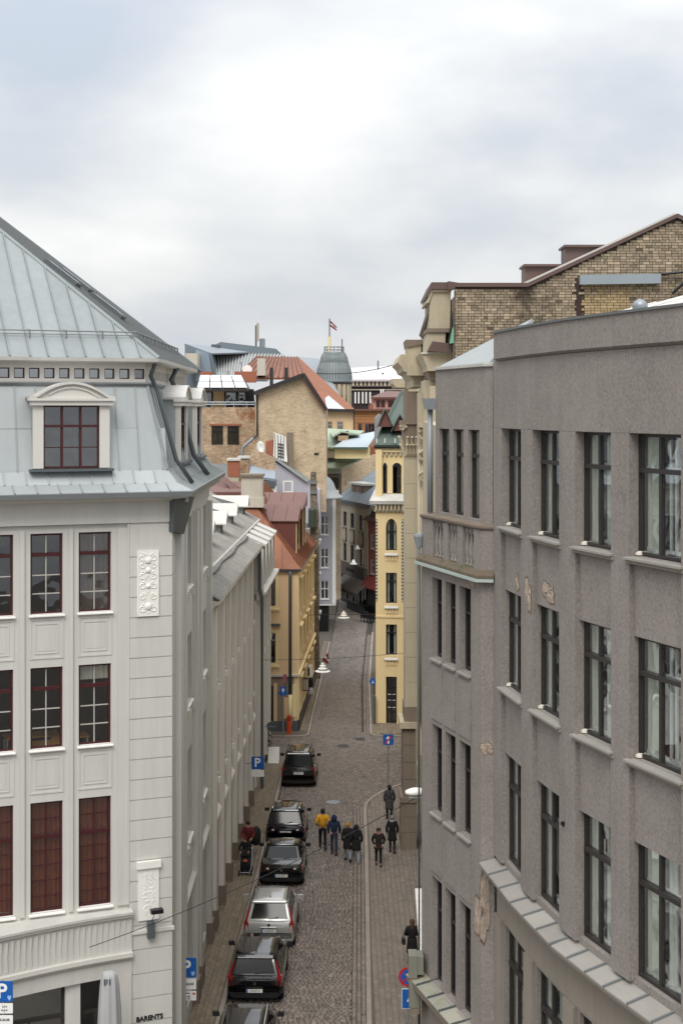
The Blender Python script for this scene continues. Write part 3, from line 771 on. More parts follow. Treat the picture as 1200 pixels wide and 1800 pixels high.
def dormer(fr, s0, s1, y, zb_, zt_, style):
    """dormer: white pilasters, window, cornice, segmental pediment, curved metal top and cheeks"""
    w = s1-s0; M = fr.M @ Matrix.Translation(Vector((s0, y, 0)))
    d = MB(); pw = w*.115
    d.box(-.0, w, -.1, .2, zt_, zt_+.132).box(-.06, w+.06, -.16, .2, zt_+.13, zt_+.2)
    o = d.build('dormer', m_trim, LB, M)
    for q in (pw*.3, w-pw-.1): MB().box(q, q+pw*.7+.1, 0, .15, zb_, zt_).build('jamb', m_trim, o, M)
    # pediment
    n = 14; hgt = .4; pts = []
    for i in range(n+1):
        t = i/n; xx = -.04+(w+.08)*t; e = math.sin(math.pi*min(1, max(0, (t-.09)/.82))) if .09 < t < .91 else 0
        pts.append((xx, zt_+.2+max(.0, e)**.8*hgt))
    outer = MB()
    for (xa, za), (xb, zb2) in zip(pts, pts[1:]):
        outer.hexa([(xa, -.16, za), (xb, -.16, zb2), (xb, 1.1, zb2), (xa, 1.1, za), (xa, -.16, za+.07), (xb, -.16, zb2+.07), (xb, 1.1, zb2+.07), (xa, 1.1, za+.07)])
    outer.build('dormer_roof', m_zincl, o, M)
    inner = MB().prism([(x, -.06, z) for x, z in pts]+[(w+.04, -.06, zt_+.18), (-.04, -.06, zt_+.18)], (0, .2, 0)).build('pediment', m_trim, o, M)
    ar = MB()
    for (xa, za), (xb, zb2) in zip(pts[2:-2], pts[3:-1]):
        k = lambda x, z: (w/2+(x-w/2)*.78, zt_+.2+(z-zt_-.2)*.7)
        (xa, za), (xb, zb2) = k(xa, za), k(xb, zb2)
        ar.hexa([(xa, -.1, za), (xb, -.1, zb2), (xb, -.05, zb2), (xa, -.05, za), (xa, -.1, za+.05), (xb, -.1, zb2+.05), (xb, -.05, zb2+.05), (xa, -.05, za+.05)])
    ar.build('pediment_moulding', m_trim, o, M)
    for x in (pw*.3+.01, w-pw*.3-.05): MB().hexa([(x, .15, zb_-.1), (x+.04, .15, zb_-.1), (x+.04, .3, zb_-.1), (x, .3, zb_-.1), (x, .15, zt_+.2), (x+.04, .15, zt_+.2), (x+.04, 1.3, zt_+.2), (x, 1.3, zt_+.2)]).build('dormer_cheek', m_zinc, o, M)
    MB().box(-.02, w+.02, -.15, .15, zb_-.09, zb_-.02).build('dormer_sill', m_gutter, o, M)
    window(LB, fr, s0+pw+.1, s1-pw-.1, zb_, zt_, y+.08, m_red, (.67,), (.335, .665), m_glassd, out=.05, bar=.07, mun=m_red, mrows=(.33,), curtain=(m_white, [(.56, .62, 0, .64)]))
dormer(LF, LF.s_at(53, .1), LF.s_at(197, .1), .02, 18.34, 20.12, 0)
dormer(LF, LF.s_at(-190, .1), LF.s_at(-46, .1), .02, 18.34, 20.12, 0)
dormer(LS, 3.5, 6.0, .15, 18.34, 20.12, 1)
dormer(LS, 8.9, 11.4, .15, 18.34, 20.12, 1)
interior(LB, LF, 1, 14.2, [18.2, 20.7], y0=.9, y1=2.6)
# two white relief panels on the corner pier
def relief(pxa, pxb, z0, z1, kind):
    a, b = LF.s_at(pxa), LF.s_at(pxb); w = b-a; h = z1-z0; M = LF.M @ Matrix.Translation(Vector((a, 0, z0)))
    mb = MB().box(0, w, -.05, 0, 0, h)
    o = mb.build('relief_panel', m_relief, LB, M)
    q = MB(); rr = random.Random(5)
    if kind == 0:
        def scroll(cx, cz, r, sg, t=.022, turns=1.4, a0=0):
            pts = []
            for i in range(18):
                an = a0+sg*turns*2*math.pi*i/17; rad = r*(1-.75*i/17); pts.append((cx+rad*math.cos(an), -.05, cz+rad*math.sin(an)))
            q.tube(pts, t, 5)
        for sg in (-1, 1):
            for cz, r in ((.12*h, .12), (.3*h, .1), (.47*h, .11), (.62*h, .12), (.78*h, .1), (.9*h, .12)):
                scroll(w/2+sg*w*.26, cz, r*w/.62, sg, a0=R(90))
            q.tube([(w/2+sg*.03, -.05, .05*h), (w/2+sg*w*.18, -.05, .2*h), (w/2+sg*.02, -.05, .38*h), (w/2+sg*w*.2, -.05, .52*h), (w/2, -.05, .64*h)], .02, 5)
            q.tube([(w/2+sg*w*.45, -.05, .03*h), (w/2+sg*w*.45, -.05, .97*h)], .018, 5)
        q.lathe((w/2, -.06, .85*h), [(.0, -.05), (.07, -.03), (.1, 0), (.06, .03)], 10, 'Y'); q.lathe((w/2, -.06, .7*h), [(.0, -.05), (.06, -.03), (.09, 0)], 10, 'Y')
        q.lathe((w/2, -.06, .15*h), [(.0, -.05), (.08, -.03), (.12, 0)], 10, 'Y'); q.lathe((w/2, -.06, .46*h), [(.0, -.05), (.05, -.03), (.08, 0)], 10, 'Y')
    else:
        q.box(-.05, w+.05, -.12, 0, h-.12, h+.08)
        for col in (.36, .66):                       # two columns of raised characters
            z = h-.3
            while z > .12:
                for _ in range(3):
                    x0 = w*col+rr.uniform(-.05, .05); an = rr.choice((0, 90, 45, -45)); l = rr.uniform(.04, .07)
                    dx = l*math.cos(R(an)); dz = l*math.sin(R(an)); zz0 = z+rr.uniform(-.04, .04)
                    q.tube([(x0-dx, -.055, zz0-dz), (x0+dx, -.055, zz0+dz)], .011, 4)
                z -= .135
    q.build('relief_ornament', m_relief, o, M)
relief(241, 279, Z(1083, 41.1), Z(968, 41.1), 0)
relief(243, 279, Z(1617, 41.1), Z(1518, 41.1), 1)
tm = text_mesh('BARENTS', .19, m_ink, 'lettering', .01, bold=.006)
link('lettering', tm, LB, LF.M @ Matrix.Translation(Vector((LF.s_at(263), -.012, Z(1793, 41)))) @ RX)
fbox(LB, 'string_band', m_trim, LF, sedge, 16.05, -.05, .03, Z(1640, 41.1), Z(1634, 41.1))
# floodlight bracket
s = LF.s_at(264)
fl = thing('facade_floodlight', 'small floodlight on a thin rod below the lettered white panel on the grey corner pier', 'light', LF.p(s, -.2, Z(1640, 41)))
MB().box(s-.1, s+.1, -.18, -.005, Z(1650, 41), Z(1622, 41)).build('housing', m_gutter, fl, LF.M)
MB().tube([LF.p(s+.02, -.1, Z(1622, 41)), LF.p(s+.06, -.45, Z(1596, 41))], .012, 6).build('rod', m_gutter, fl)
MB().box(s-.1, s+.25, -.6, -.4, Z(1599, 41), Z(1592, 41)).build('lamp_head', m_black, fl, LF.M)
# desks inside
m_desk = mat('light_wood_desk', '#dba35c', .6, .05)
m_ch = mat('dark_chair_fabric', '#26262a', .9, .03)
def desk(s, y, w, d, lab):
    t = thing('desk', lab, 'desk', LF.p(s, y, 9.62), group=None)
    MB().box(s, s+w, y, y+d, 10.32, 10.36).build('desk_top', m_desk, t, LF.M)
    for a in (s+.04, s+w-.09):
        for b in (y+.04, y+d-.09): MB().box(a, a+.05, b, b+.05, 9.62, 10.32).build('leg', m_white, t, LF.M)
desk(LF.s_at(60)+.1, .85, 1.0, .6, 'light wood desk close behind the window second from the right, middle row')
desk(LF.s_at(60)-.5, 2.0, 1.6, .7, 'light wood desk deeper in the room behind the second window from the right')
desk(LF.s_at(140)-.5, 1.5, 1.1, .65, 'light wood desk behind the right window of the middle row')
# ------------------------------------------------------------------ LONG PALE BUILDING along the street (left)
m_longw = mat('warm_grey_plaster', '#bdb6ad', .85, .03, .6, streak=.05)
m_longl = mat('light_grey_plaster', '#d8d3cc', .85, .03, .6, streak=.04)
LM = Fr((-4.98, 53.8), (-4.37, 85.7))
B2 = thing('street_building', 'long grey building with weathered metal roof and tall pilasters along the left pavement', 'building', (-7, 70, 0))
SB = 21.0                                   # where the second section starts
rows1 = [(9.3, 12.0), (5.6, 8.0)]; rows2 = [(6.9, 9.2), (4.4, 6.2)]
bays1 = [1.2+2.85*i for i in range(7)]; bays2 = [SB+.9+2.45*i for i in range(4)]
ops = []
for b in bays1:
    for k in (0, 1):
        a = b+k*.98
        for z0, z1 in rows1: ops.append((a, a+.72, z0, z1))
    ops.append((b, b+1.7, .5, 3.9))
wall_mb(.02, SB, 0, 12.75, ops, .22).build('wall', m_longw, B2, LM.M)
ops2 = [(b, b+1.3, z0, z1) for b in bays2 for z0, z1 in rows2]+[(b, b+1.3, .5, 3.4) for b in bays2]
wall_mb(SB, LM.L, 0, 10.3, ops2, .22, y=-.12).build('wall', m_longl, B2, LM.M)
for b in bays1:
    for k in (0, 1):
        a = b+k*.98
        for z0, z1 in rows1: window(B2, LM, a, a+.72, z0, z1, .16, m_gutter, (.7,), (), m_glassd, out=.05, sill=m_white, sillp=.03)
    window(B2, LM, b, b+1.7, .5, 3.9, .18, m_dark, (.75,), (.5,), m_glassd, out=.07)
    fbox(B2, 'pilaster', m_longl, LM, b-.78, b-.34, -.2, 0, .9, 12.4); fbox(B2, 'pilaster_base', m_beiged, LM, b-.82, b-.30, -.26, 0, 0, .9)
    fbox(B2, 'mullion_pier', m_longl, LM, b+.76, b+.94, -.08, 0, 4.6, 12.4)
    for z in (9.0, 5.3):
        fbox(B2, 'bracket', m_white, LM, b+.12, b+.28, -.15, 0, z-.08, z+.14); fbox(B2, 'bracket', m_white, LM, b+1.32, b+1.46, -.15, 0, z-.08, z+.14)
    fbox(B2, 'panel', m_longl, LM, b+.05, b+1.65, -.04, 0, 8.2, 8.85)
    MB().hexa([(b-.1, -.16, 4.1), (b+1.8, -.16, 4.1), (b+1.8, 0, 4.1), (b-.1, 0, 4.1), (b-.1, -.15, 4.16), (b+1.8, -.15, 4.16), (b+1.8, 0, 4.34), (b-.1, 0, 4.34)]).build('ledge', m_longl, B2, LM.M)
for b in bays2:
    for z0, z1 in rows2: window(B2, LM, b, b+1.3, z0, z1, .04, m_gutter, (.7,), (.5,), m_glassd, out=.05, sill=m_white, sillp=.05)
    window(B2, LM, b, b+1.3, .5, 3.4, .06, m_dark, (.75,), (), m_glassd, out=.07)
    fbox(B2, 'pilaster', m_longl, LM, b-.65, b-.4, -.32, -.12, .6, 10.0)
    for z in (6.6,): fbox(B2, 'bracket', m_white, LM, b+.55, b+.75, -.3, -.12, z-.1, z+.2)
interior(B2, LM, .4, LM.L-.4, [.2, 4.2, 8.3, 10.1], y1=3)
# end wall at the crossing
E2 = Fr(LM.e, (-16, 85.9))
E2 = Fr((-4.37, 85.7), (-16, 85.9))
MB().box(0, E2.L, 0, .3, 0, 12.7).build('end_wall', m_longl, B2, E2.M)
MB().hexa([LM.p(-.05, 0, 0), LM.p(-.05, 11, 0), LM.p(.02, 11, 0), LM.p(.02, 0, 0)]+[LM.p(-.05, 0, 12.7), LM.p(-.05, 11, 12.7), LM.p(.02, 11, 12.7), LM.p(.02, 0, 12.7)]).build('party_wall', m_longw, B2)
# cornices
mb = MB(); Fa = Fr(LM.p(0, 0, 0), LM.p(SB, 0, 0)); Fb = Fr(LM.p(SB, 0, 0), LM.p(LM.L+.3, 0, 0))
mould(mb, [Fa], [(.05, 12.4), (-.12, 12.4), (-.2, 12.55), (-.38, 12.62), (-.38, 12.72), (.1, 12.8)]); mb.build('cornice', m_trim, B2)
mb = MB(); mould(mb, [Fb], [(.05, 9.95), (-.25, 9.95), (-.35, 10.15), (-.6, 10.25), (-.6, 10.38), (.1, 10.5)]); mb.build('cornice', m_trim, B2)
# roof: weathered standing-seam sheets
sl2 = .56; v = Vector(LM.p(0, 1, sl2))-Vector(LM.p(0, 0, 0)); K2 = math.sqrt(1+sl2*sl2)
us = frange(-.02, SB+.4, .42)
panels(B2, 'roof_panel', m_zincl, LM.p(0, -.4, 12.8), (LM.u.x, LM.u.y, 0), v, us, lambda x: 1.0*K2, seam=.05, sw=.07, st=-1.1)  # strong dark seam tone puts the shadow lines into the colour
panels(B2, 'roof_panel', m_zincl, LM.p(0, .62, 12.8+1.02*sl2+.02), (LM.u.x, LM.u.y, 0), v, frange(-.02, LM.L+.35, .42), lambda x: 4.9*K2, seam=.05, sw=.07, st=-1.1)
MB().hexa([LM.p(0, .55, 13.3), LM.p(LM.L+.3, .55, 13.3), LM.p(LM.L+.3, .75, 13.4), LM.p(0, .75, 13.4), LM.p(0, .55, 13.38), LM.p(LM.L+.3, .55, 13.38), LM.p(LM.L+.3, .75, 13.46), LM.p(0, .75, 13.46)]).build('snow_guard', m_zincl, B2)
# snow rail half-way up
rb = MB(); zq_ = lambda d: 12.8+(d+.4)*sl2
rb.tube([LM.p(0, 2.0, zq_(2)+.3), LM.p(LM.L, 2.0, zq_(2)+.3)], .05, 6); rb.tube([LM.p(0, 2.05, zq_(2)+.15), LM.p(LM.L, 2.05, zq_(2)+.15)], .04, 6)
for s in frange(.5, LM.L-.2, 1.2): rb.tube([LM.p(s, 2.0, zq_(2)-.05), LM.p(s, 2.0, zq_(2)+.32)], .035, 5)
rb.build('snow_rail', m_zincd, B2)
MB().tube([LM.p(s, .35+.05*math.sin(s*.9), zq_(.35)+.09) for s in frange(0, SB+.3, .7)], .04, 6).build('gutter', m_black, B2)
MB().hexa([LM.p(0, 5.5, 13), LM.p(LM.L+.3, 5.5, 13), LM.p(LM.L+.3, 10.9, 13), LM.p(0, 10.9, 13), LM.p(0, 5.5, 16.05), LM.p(LM.L+.3, 5.5, 16.05), LM.p(LM.L+.3, 10.9, 13.1), LM.p(0, 10.9, 13.1)]).build('back_roof', m_zincl, B2)
# mansard strip with slim dormer fins above the second section
panels(B2, 'mansard_panel', m_zincd, LM.p(0, -.1, 10.45), (LM.u.x, LM.u.y, 0), Vector(LM.p(0, .25, 2.45))-Vector(LM.p(0, -.1, 0)), frange(SB+.1, LM.L+.3, .6), lambda x: 2.5)
MB().hexa([LM.p(SB, -.5, 10.4), LM.p(SB+.2, -.5, 10.4), LM.p(SB+.2, .6, 10.4), LM.p(SB, .6, 10.4), LM.p(SB, -.3, 12.95), LM.p(SB+.2, -.3, 12.95), LM.p(SB+.2, .6, 13.2), LM.p(SB, .6, 13.2)]).build('end_cheek', m_zincl, B2)
for i in range(4):
    s = SB+1.2+2.45*i
    mb = MB()
    for q in (0, 1.1): mb.hexa([LM.p(s+q, -.42, 10.55), LM.p(s+q+.1, -.42, 10.55), LM.p(s+q+.1, .3, 10.55), LM.p(s+q, .3, 10.55), LM.p(s+q, -.4, 12.7), LM.p(s+q+.1, -.4, 12.7), LM.p(s+q+.1, .3, 12.7), LM.p(s+q, .3, 12.7)])
    o = mb.build('dormer', m_trim, B2)
    MB().hexa([LM.p(s-.15, -.55, 12.7), LM.p(s+1.35, -.55, 12.7), LM.p(s+1.35, .9, 13.0), LM.p(s-.15, .9, 13.0), LM.p(s-.15, -.55, 12.8), LM.p(s+1.35, -.55, 12.8), LM.p(s+1.35, .9, 13.45), LM.p(s-.15, .9, 13.45)]).build('dormer_roof', m_zincl, o)
    window(B2, LM, s+.1, s+1.1, 10.7, 12.6, -.3, m_redroof, (.6,), (), m_glassd, out=.05)
# roof dormers (gabled, facing the street)
for D in (59.5, 65.3, 71.2, 76.9, 84):
    s = (D-53.8); dd = 1.35; zb_ = zq_(dd)
    mb = MB(); mb.hexa([LM.p(s-.5, dd, zb_-.1), LM.p(s+.5, dd, zb_-.1), LM.p(s+.5, dd+2.2, zb_+.9), LM.p(s-.5, dd+2.2, zb_+.9), LM.p(s-.5, dd, zb_+.62), LM.p(s+.5, dd, zb_+.62), LM.p(s+.5, dd+2.2, zb_+1.2), LM.p(s-.5, dd+2.2, zb_+1.2)])
    mb.prism([LM.p(s-.5, dd, zb_+.62), LM.p(s+.5, dd, zb_+.62), LM.p(s, dd, zb_+1.0)], Vector(LM.p(0, 2.2, 0))-Vector(LM.p(0, 0, 0)))
    o = mb.build('dormer', m_zincd, B2)
    for sg in (-1, 1):
        MB().hexa([LM.p(s+sg*.7, dd-.3, zb_+.5), LM.p(s+sg*.7, dd+2.4, zb_+.5), LM.p(s, dd+2.4, zb_+1.08), LM.p(s, dd-.3, zb_+1.08), LM.p(s+sg*.7, dd-.3, zb_+.56), LM.p(s+sg*.7, dd+2.4, zb_+.56), LM.p(s, dd+2.4, zb_+1.15), LM.p(s, dd-.3, zb_+1.15)]).build('dormer_roof', m_zincl, o)
    MB().box(s-.32, s+.32, dd-.04, dd-.01, zb_+.08, zb_+.58).build('dormer_window', m_black, o, LM.M)
MB().tube([LM.p(SB-.15, -.3, 12.6), LM.p(SB-.15, -.3, 10.6), LM.p(SB-.15, -.42, 10.2), LM.p(SB-.15, -.42, 0)], .09, 8).build('downpipe', m_gutter, B2)

# ------------------------------------------------------------------ OCHRE BUILDING at the crossing
B3 = thing('ochre_building', 'ochre corner building with rusty red metal roof and dark red dormers behind the crossing', 'building', (-6, 92, 0))
TF = Fr((-13, 87.6), (-2.71, 88.0)); TS = Fr((-2.71, 88.0), (-1.98, 104.3))
m_base = mat('stained_stone_base', '#8c7f70', .9, .2, 1.2, streak=.12)
tw = [(TF.s_at(470)-.35, TF.s_at(484)), (TF.s_at(425), TF.s_at(445))]
trows = [(Z(1137, 88)+.0, Z(1035, 88)), ]
trw = [(5.05-.0, 7.7)]
rw = [(Z(1080-20+8, 88), Z(1017, 88)), (Z(1168, 88), Z(1113, 88))]
ops = [(a, b, z0, z1) for a, b in tw for z0, z1 in rw]
wall_mb(0, TF.L, 3.55, 10.1, ops, .2).build('wall', m_tan, B3, TF.M)
wall_mb(0, TF.L, 0, 3.5, [(TF.s_at(470)-.3, TF.s_at(480), .3, 2.9)], .25, y=.02).build('ground_floor_wall', m_base, B3, TF.M)
for a, b in tw:
    for z0, z1 in rw:
        mb = MB(); frameline(mb, a-.18, b+.18, z0-.05, z1+.2, .17, -.05, 0); mb.box(a-.25, b+.25, -.12, 0, z0-.16, z0-.05).build('window_surround', m_cream, B3, TF.M)
        mb.v = []; window(B3, TF, a, b, z0, z1, .15, m_redroof, (.65,), (.5,), m_glassd, out=.06)
    fbox(B3, 'hood', m_gutter, TF, a-.3, b+.3, -.2, 0, rw[1][1]+.45, rw[1][1]+.6)
fbox(B3, 'string_course', m_zincl, TF, 0, TF.L+.06, -.12, .02, 3.5, 3.62)
window(B3, TF, TF.s_at(470)-.3, TF.s_at(480), .3, 2.9, .2, m_black, (), (), m_glassd)
fbox(B3, 'door_surround', m_tan, TF, TF.s_at(481), TF.s_at(487), -.06, .02, .3, 3.1)
fbox(B3, 'plinth', m_gutter, TF, 0, TF.L+.05, -.08, .02, 0, .75)
fbox(B3, 'plaster_patch', m_cream, TF, TF.s_at(514), TF.s_at(521), -.03, .02, 1.0, 3.0)
fbox(B3, 'plaster_patch', m_tan, TF, TF.s_at(499), TF.s_at(507), -.02, .02, .9, 2.2)
# street side
sb = [1.6+3.1*i for i in range(5)]
ops = [(a, a+1.1, z0, z1) for a in sb for z0, z1 in ((7.0, 9.2), (4.4, 6.2), (1.0, 3.0))]
wall_mb(0, TS.L, 0, 10.1, ops, .2).build('side_wall', m_tan, B3, TS.M)
for a in sb:
    for z0, z1 in ((7.0, 9.2), (4.4, 6.2), (1.0, 3.0)):
        window(B3, TS, a, a+1.1, z0, z1, .15, m_dark, (.65,), (.5,), m_glassd, out=.06)
        mb = MB(); frameline(mb, a-.15, a+1.25, z0-.05, z1+.18, .14, -.05, 0); mb.box(a-.22, a+1.32, -.2, 0, z1+.18, z1+.28).build('window_surround', m_cream, B3, TS.M)
fbox(B3, 'corner_strip', m_cream, TS, 0.02, .5, -.05, 0, .8, 10.0)
fbox(B3, 'plinth', m_black, TS, 0, TS.L, -.1, .02, 0, .8)
fbox(B3, 'string_course', m_cream, TS, 0, TS.L, -.14, 0, 3.5, 3.65)
interior(B3, TF, .5, TF.L-.5, [.1, 3.5, 6.6, 10.0], y1=3); interior(B3, TS, 1, TS.L, [.1, 3.5, 6.6, 10.0], y1=2.5)
mb = MB(); mould(mb, [TF, TS], [(.1, 9.95), (-.2, 9.98), (-.25, 10.1), (.1, 10.15)]); mb.build('gutter', m_gutter, B3)
mb = MB(); s = TF.s_at(510, -.1)
mb.tube([TF.p(s, -.22, 10.0), TF.p(s, -.12, 9.6), TF.p(s, -.12, 2.4)], .1, 8).build('downpipe', m_gutter, B3, smooth=True)
mb = MB(); mb.tube([TF.p(s, -.12, 2.4), TF.p(s, -.12, .5)], .11, 8).build('downpipe_foot', m_cream, B3, smooth=True)
# red hipped roof
s3 = 1.2; K3 = math.sqrt(1+s3*s3); T3 = 3.6
CHT = [TF, TS]
f0 = (isect(TF, TS, -.2)-TF.o).dot(TF.u); f1 = (isect(TF, TS, T3)-TF.o).dot(TF.u)
panels(B3, 'roof_panel', m_rust, TF.p(0, -.2, 10.15), (TF.u.x, TF.u.y, 0), Vector(TF.p(0, 1, s3))-Vector(TF.p(0, 0, 0)), [x for x in frange(0, f0, 1.15)], lambda u: (T3+.2)*K3*(1 if u <= f1 else max(0, (f0-u)/(f0-f1))), breaks=(f1,), seam=.05)
q0 = (isect(TF, TS, -.2)-TS.o).dot(TS.u); q1 = (isect(TF, TS, T3)-TS.o).dot(TS.u)
panels(B3, 'roof_panel', m_rust, TS.p(0, -.2, 10.15), (TS.u.x, TS.u.y, 0), Vector(TS.p(0, 1, s3))-Vector(TS.p(0, 0, 0)), frange(q0, TS.L, .5), lambda u: (T3+.2)*K3*(1 if u >= q1 else max(0, (u-q0)/(q1-q0))), breaks=(q1,), seam=.06, sw=.05)
# ridge deck
rz3 = 10.15+s3*(T3+.2)
MB().hexa([TS.p(3.0, T3-.05, rz3-.4), TS.p(TS.L, T3-.05, rz3-.4), TS.p(TS.L, 9.5, rz3-.4), TS.p(3.0, 9.5, rz3-.4), TS.p(3.0, T3-.05, rz3), TS.p(TS.L, T3-.05, rz3), TS.p(TS.L, 9.5, rz3), TS.p(3.0, 9.5, rz3)]).build('roof_deck', m_redroof, B3)
def red_dormer(s0, s1, zt_, fx):
    mb = MB().hexa([TS.p(s0, fx, 10.6), TS.p(s1, fx, 10.6), TS.p(s1, 3.6, 10.6), TS.p(s0, 3.6, 10.6), TS.p(s0, fx, zt_), TS.p(s1, fx, zt_), TS.p(s1, 3.6, zt_), TS.p(s0, 3.6, zt_)])
    o = mb.build('dormer', mat('dark_red_sheet', '#673b35', .55, .06), B3)
    n = 4
    for i in range(n):
        da = fx-.15+(3.6-fx+.15)*i/n; db = fx-.15+(3.6-fx+.15)*(i+1)/n-.02
        MB().hexa([TS.p(s0-.12, da, zt_), TS.p(s1+.1, da, zt_), TS.p(s1+.1, db, zt_), TS.p(s0-.12, db, zt_), TS.p(s0-.12, da, zt_+.06), TS.p(s1+.1, da, zt_+.9), TS.p(s1+.1, db, zt_+.9), TS.p(s0-.12, db, zt_+.06)]).build('roof_panel', m_redroof, o)
    fr_ = Fr(TS.p(s0, fx, 0), TS.p(s1, fx, 0))
    MB().box(.12, .24, -.06, .0, 10.75, zt_-.1).box(s1-s0-.24, s1-s0-.12, -.06, .0, 10.75, zt_-.1).build('dormer_frame', m_cream, o, fr_.M)
    MB().box(.24, s1-s0-.24, -.03, 0.0, 11.3, zt_-.1).build('dormer_window', m_glassd, o, fr_.M)
red_dormer(3.0, 5.6, 12.83, .35); red_dormer(8.2, 10.8, 13.35, .3)
# tiled strip and leaning party wall beyond
for i in range(5):
    MB().tube([TS.p(11.6+i*.42, -.1, 10.3), TS.p(11.6+i*.42, 2.6, 13.5)], .14, 6).build('roof_roll', m_rust, B3)
pw = thing('party_wall', 'old ragged stone and brick party wall with metal-capped steps beside the ochre building', 'wall', (-2.4, 105.3, 0))
m_rag = brickmat('ragged_masonry', '#7f766a', '#5d564d', '#8f8679', .35, .16, mix=.5, dirt=('#a9977c', 2.2, .56))
D = 105.0
zs_ = [0, 3.4, 6.2, 8.8, 10.6, 12.0, 13.2, 14.6, 15.4]
xl = [548, 549, 549, 548, 547, 546, 545, 545, 546]; xr = [563, 560, 561, 560, 560, 561, 558, 556, 555]
for i in range(len(zs_)-1):
    a = [(X(xl[i], D), D, zs_[i]), (X(xr[i], D), D, zs_[i]), (X(xr[i], D), D+.8, zs_[i]), (X(xl[i], D), D+.8, zs_[i])]
    b = [(X(xl[i+1], D), D, zs_[i+1]-.002), (X(xr[i+1], D), D, zs_[i+1]-.002), (X(xr[i+1], D), D+.8, zs_[i+1]-.002), (X(xl[i+1], D), D+.8, zs_[i+1]-.002)]
    MB().hexa(a+b).build('masonry_block', m_rag, pw)
for x0, x1, py in ((544, 557, 845), (545, 556, 862)):
    z = Z(py, D); MB().box(X(x0, D), X(x1, D), D-.1, D+.9, z-.25, z).build('cap', m_zincd, pw)
z = Z(905, D); MB().lathe((X(549, D), D-.3, z-.9), [(.28, 0), (.3, .05), (.3, 1.3), (.22, 1.45)], 10).build('vent_drum', mat('dark_green_metal', '#3a4640', .5, .1), pw)

# dark old facade beyond the ochre house
B4 = thing('dark_old_house', 'narrow weathered dark house front with small balconies beyond the ochre building', 'building', (-3, 112, 0))
DF = Fr((-1.95, 105.9), (-1.78, 113.2))
m_darkw = mat('dark_weathered_wall', '#4d4843', .9, .2, .9, streak=.2)
db = [1.2+3.2*i for i in range(2)]
ops = [(a, a+1.2, z0, z1) for a in db for z0, z1 in ((7.4, 9.4), (4.4, 6.4), (.6, 2.8))]
wall_mb(0, DF.L, 0, 11.2, ops, .2).build('wall', m_darkw, B4, DF.M)
for a in db:
    for z0, z1 in ((7.4, 9.4), (4.4, 6.4), (.6, 2.8)): window(B4, DF, a, a+1.2, z0, z1, .12, m_dark, (.65,), (.5,), m_glassd, out=.06, level=0)
    for z in (7.1, 4.1, 9.7): fbox(B4, 'hood', m_zincl, DF, a-.2, a+1.4, -.25, 0, z, z+.18)
MB().hexa([DF.p(0, 0, 11.2), DF.p(DF.L, 0, 11.2), DF.p(DF.L, 6, 11.2), DF.p(0, 6, 11.2), DF.p(0, 0, 11.3), DF.p(DF.L, 0, 11.3), DF.p(DF.L, 6, 13.6), DF.p(0, 6, 13.6)]).build('roof', m_zincd, B4)

# lavender house with bell-shaped dormer
B5 = thing('lavender_house', 'lavender grey house with white window frames and bell shaped metal dormer roof', 'building', (-3, 128, 0))
D = 127.0
VF = Fr((X(548, D), D), (X(590, D), D))
wx = [VF.s_at(563), VF.s_at(578)]
rws = [(Z(940, D), Z(906, D)), (Z(998, D), Z(963, D)), (Z(1053, D), Z(1020, D))]
zt5 = Z(873, D); zb5 = Z(1062, D)
wall_mb(0, VF.L, zb5, zt5, [(wx[0], wx[1], a, b) for a, b in rws], .15).build('wall', m_lav, B5, VF.M)
for a, b in rws: window(B5, VF, wx[0], wx[1], a, b, .08, m_white, (.55,), (.5,), m_glassd, out=.08, bar=.07, sill=m_white, sillp=.1)
fbox(B5, 'corner_strip', m_white, VF, VF.L-.32, VF.L, -.06, 0, zb5, zt5)
MB().hexa([(X(590, D), D, zb5), (X(590, D)-.1, D+12, zb5), (X(590, D)-.4, D+12, zb5), (X(590, D)-.3, D+.01, zb5), (X(590, D), D, zt5), (X(590, D)-.1, D+12, zt5), (X(590, D)-.4, D+12, zt5), (X(590, D)-.3, D+.01, zt5)]).build('side_wall', m_lav, B5)
mb = MB(); mb.box(-.1, VF.L+.15, -.3, .2, zt5, zt5+.35).box(-.1, VF.L+.25, -.45, .2, zt5+.35, zt5+.55).build('cornice', m_white, B5, VF.M)
MB().box(X(550, D), X(577, D), D+.4, D+8, 0, zb5).build('dark_shopfront', m_black, B5)
MB().box(X(550, D), X(590, D), D, D+8, zb5-.12, zb5-.002).build('soffit', m_white, B5)
# gable part to the left
D2 = 118.0
solid(B5, 'gable_wall', m_lav, [(484, 870+60), (562, 870+60), (562, 862), (545, 850), (484, 812)], D2, 8)
fr5 = Fr((X(484, D2), D2-.001), (X(562, D2), D2-.001))
window(B5, fr5, fr5.s_at(497), fr5.s_at(515), Z(866, D2), Z(845, D2), -.03, m_white, (), (), m_glassd, out=.13)
MB().hexa([at(480, 806, D2-.3), at(540, 848, D2-.3), at(540, 848, D2+9), at(480, 806, D2+9), at(480, 801, D2-.3), at(543, 843, D2-.3), at(543, 843, D2+9), at(480, 801, D2+9)]).build('roof', m_zinc, B5)
sheet(B5, 'roof_slope', mat('grey_green_sheet', '#7f8a89', .55, .08, .8, attr=.05, streak=.08), [at(484, 806, D2+.5), at(543, 846, D2+.5), at(563, 838, D2+12), at(520, 808, D2+14)], .1)
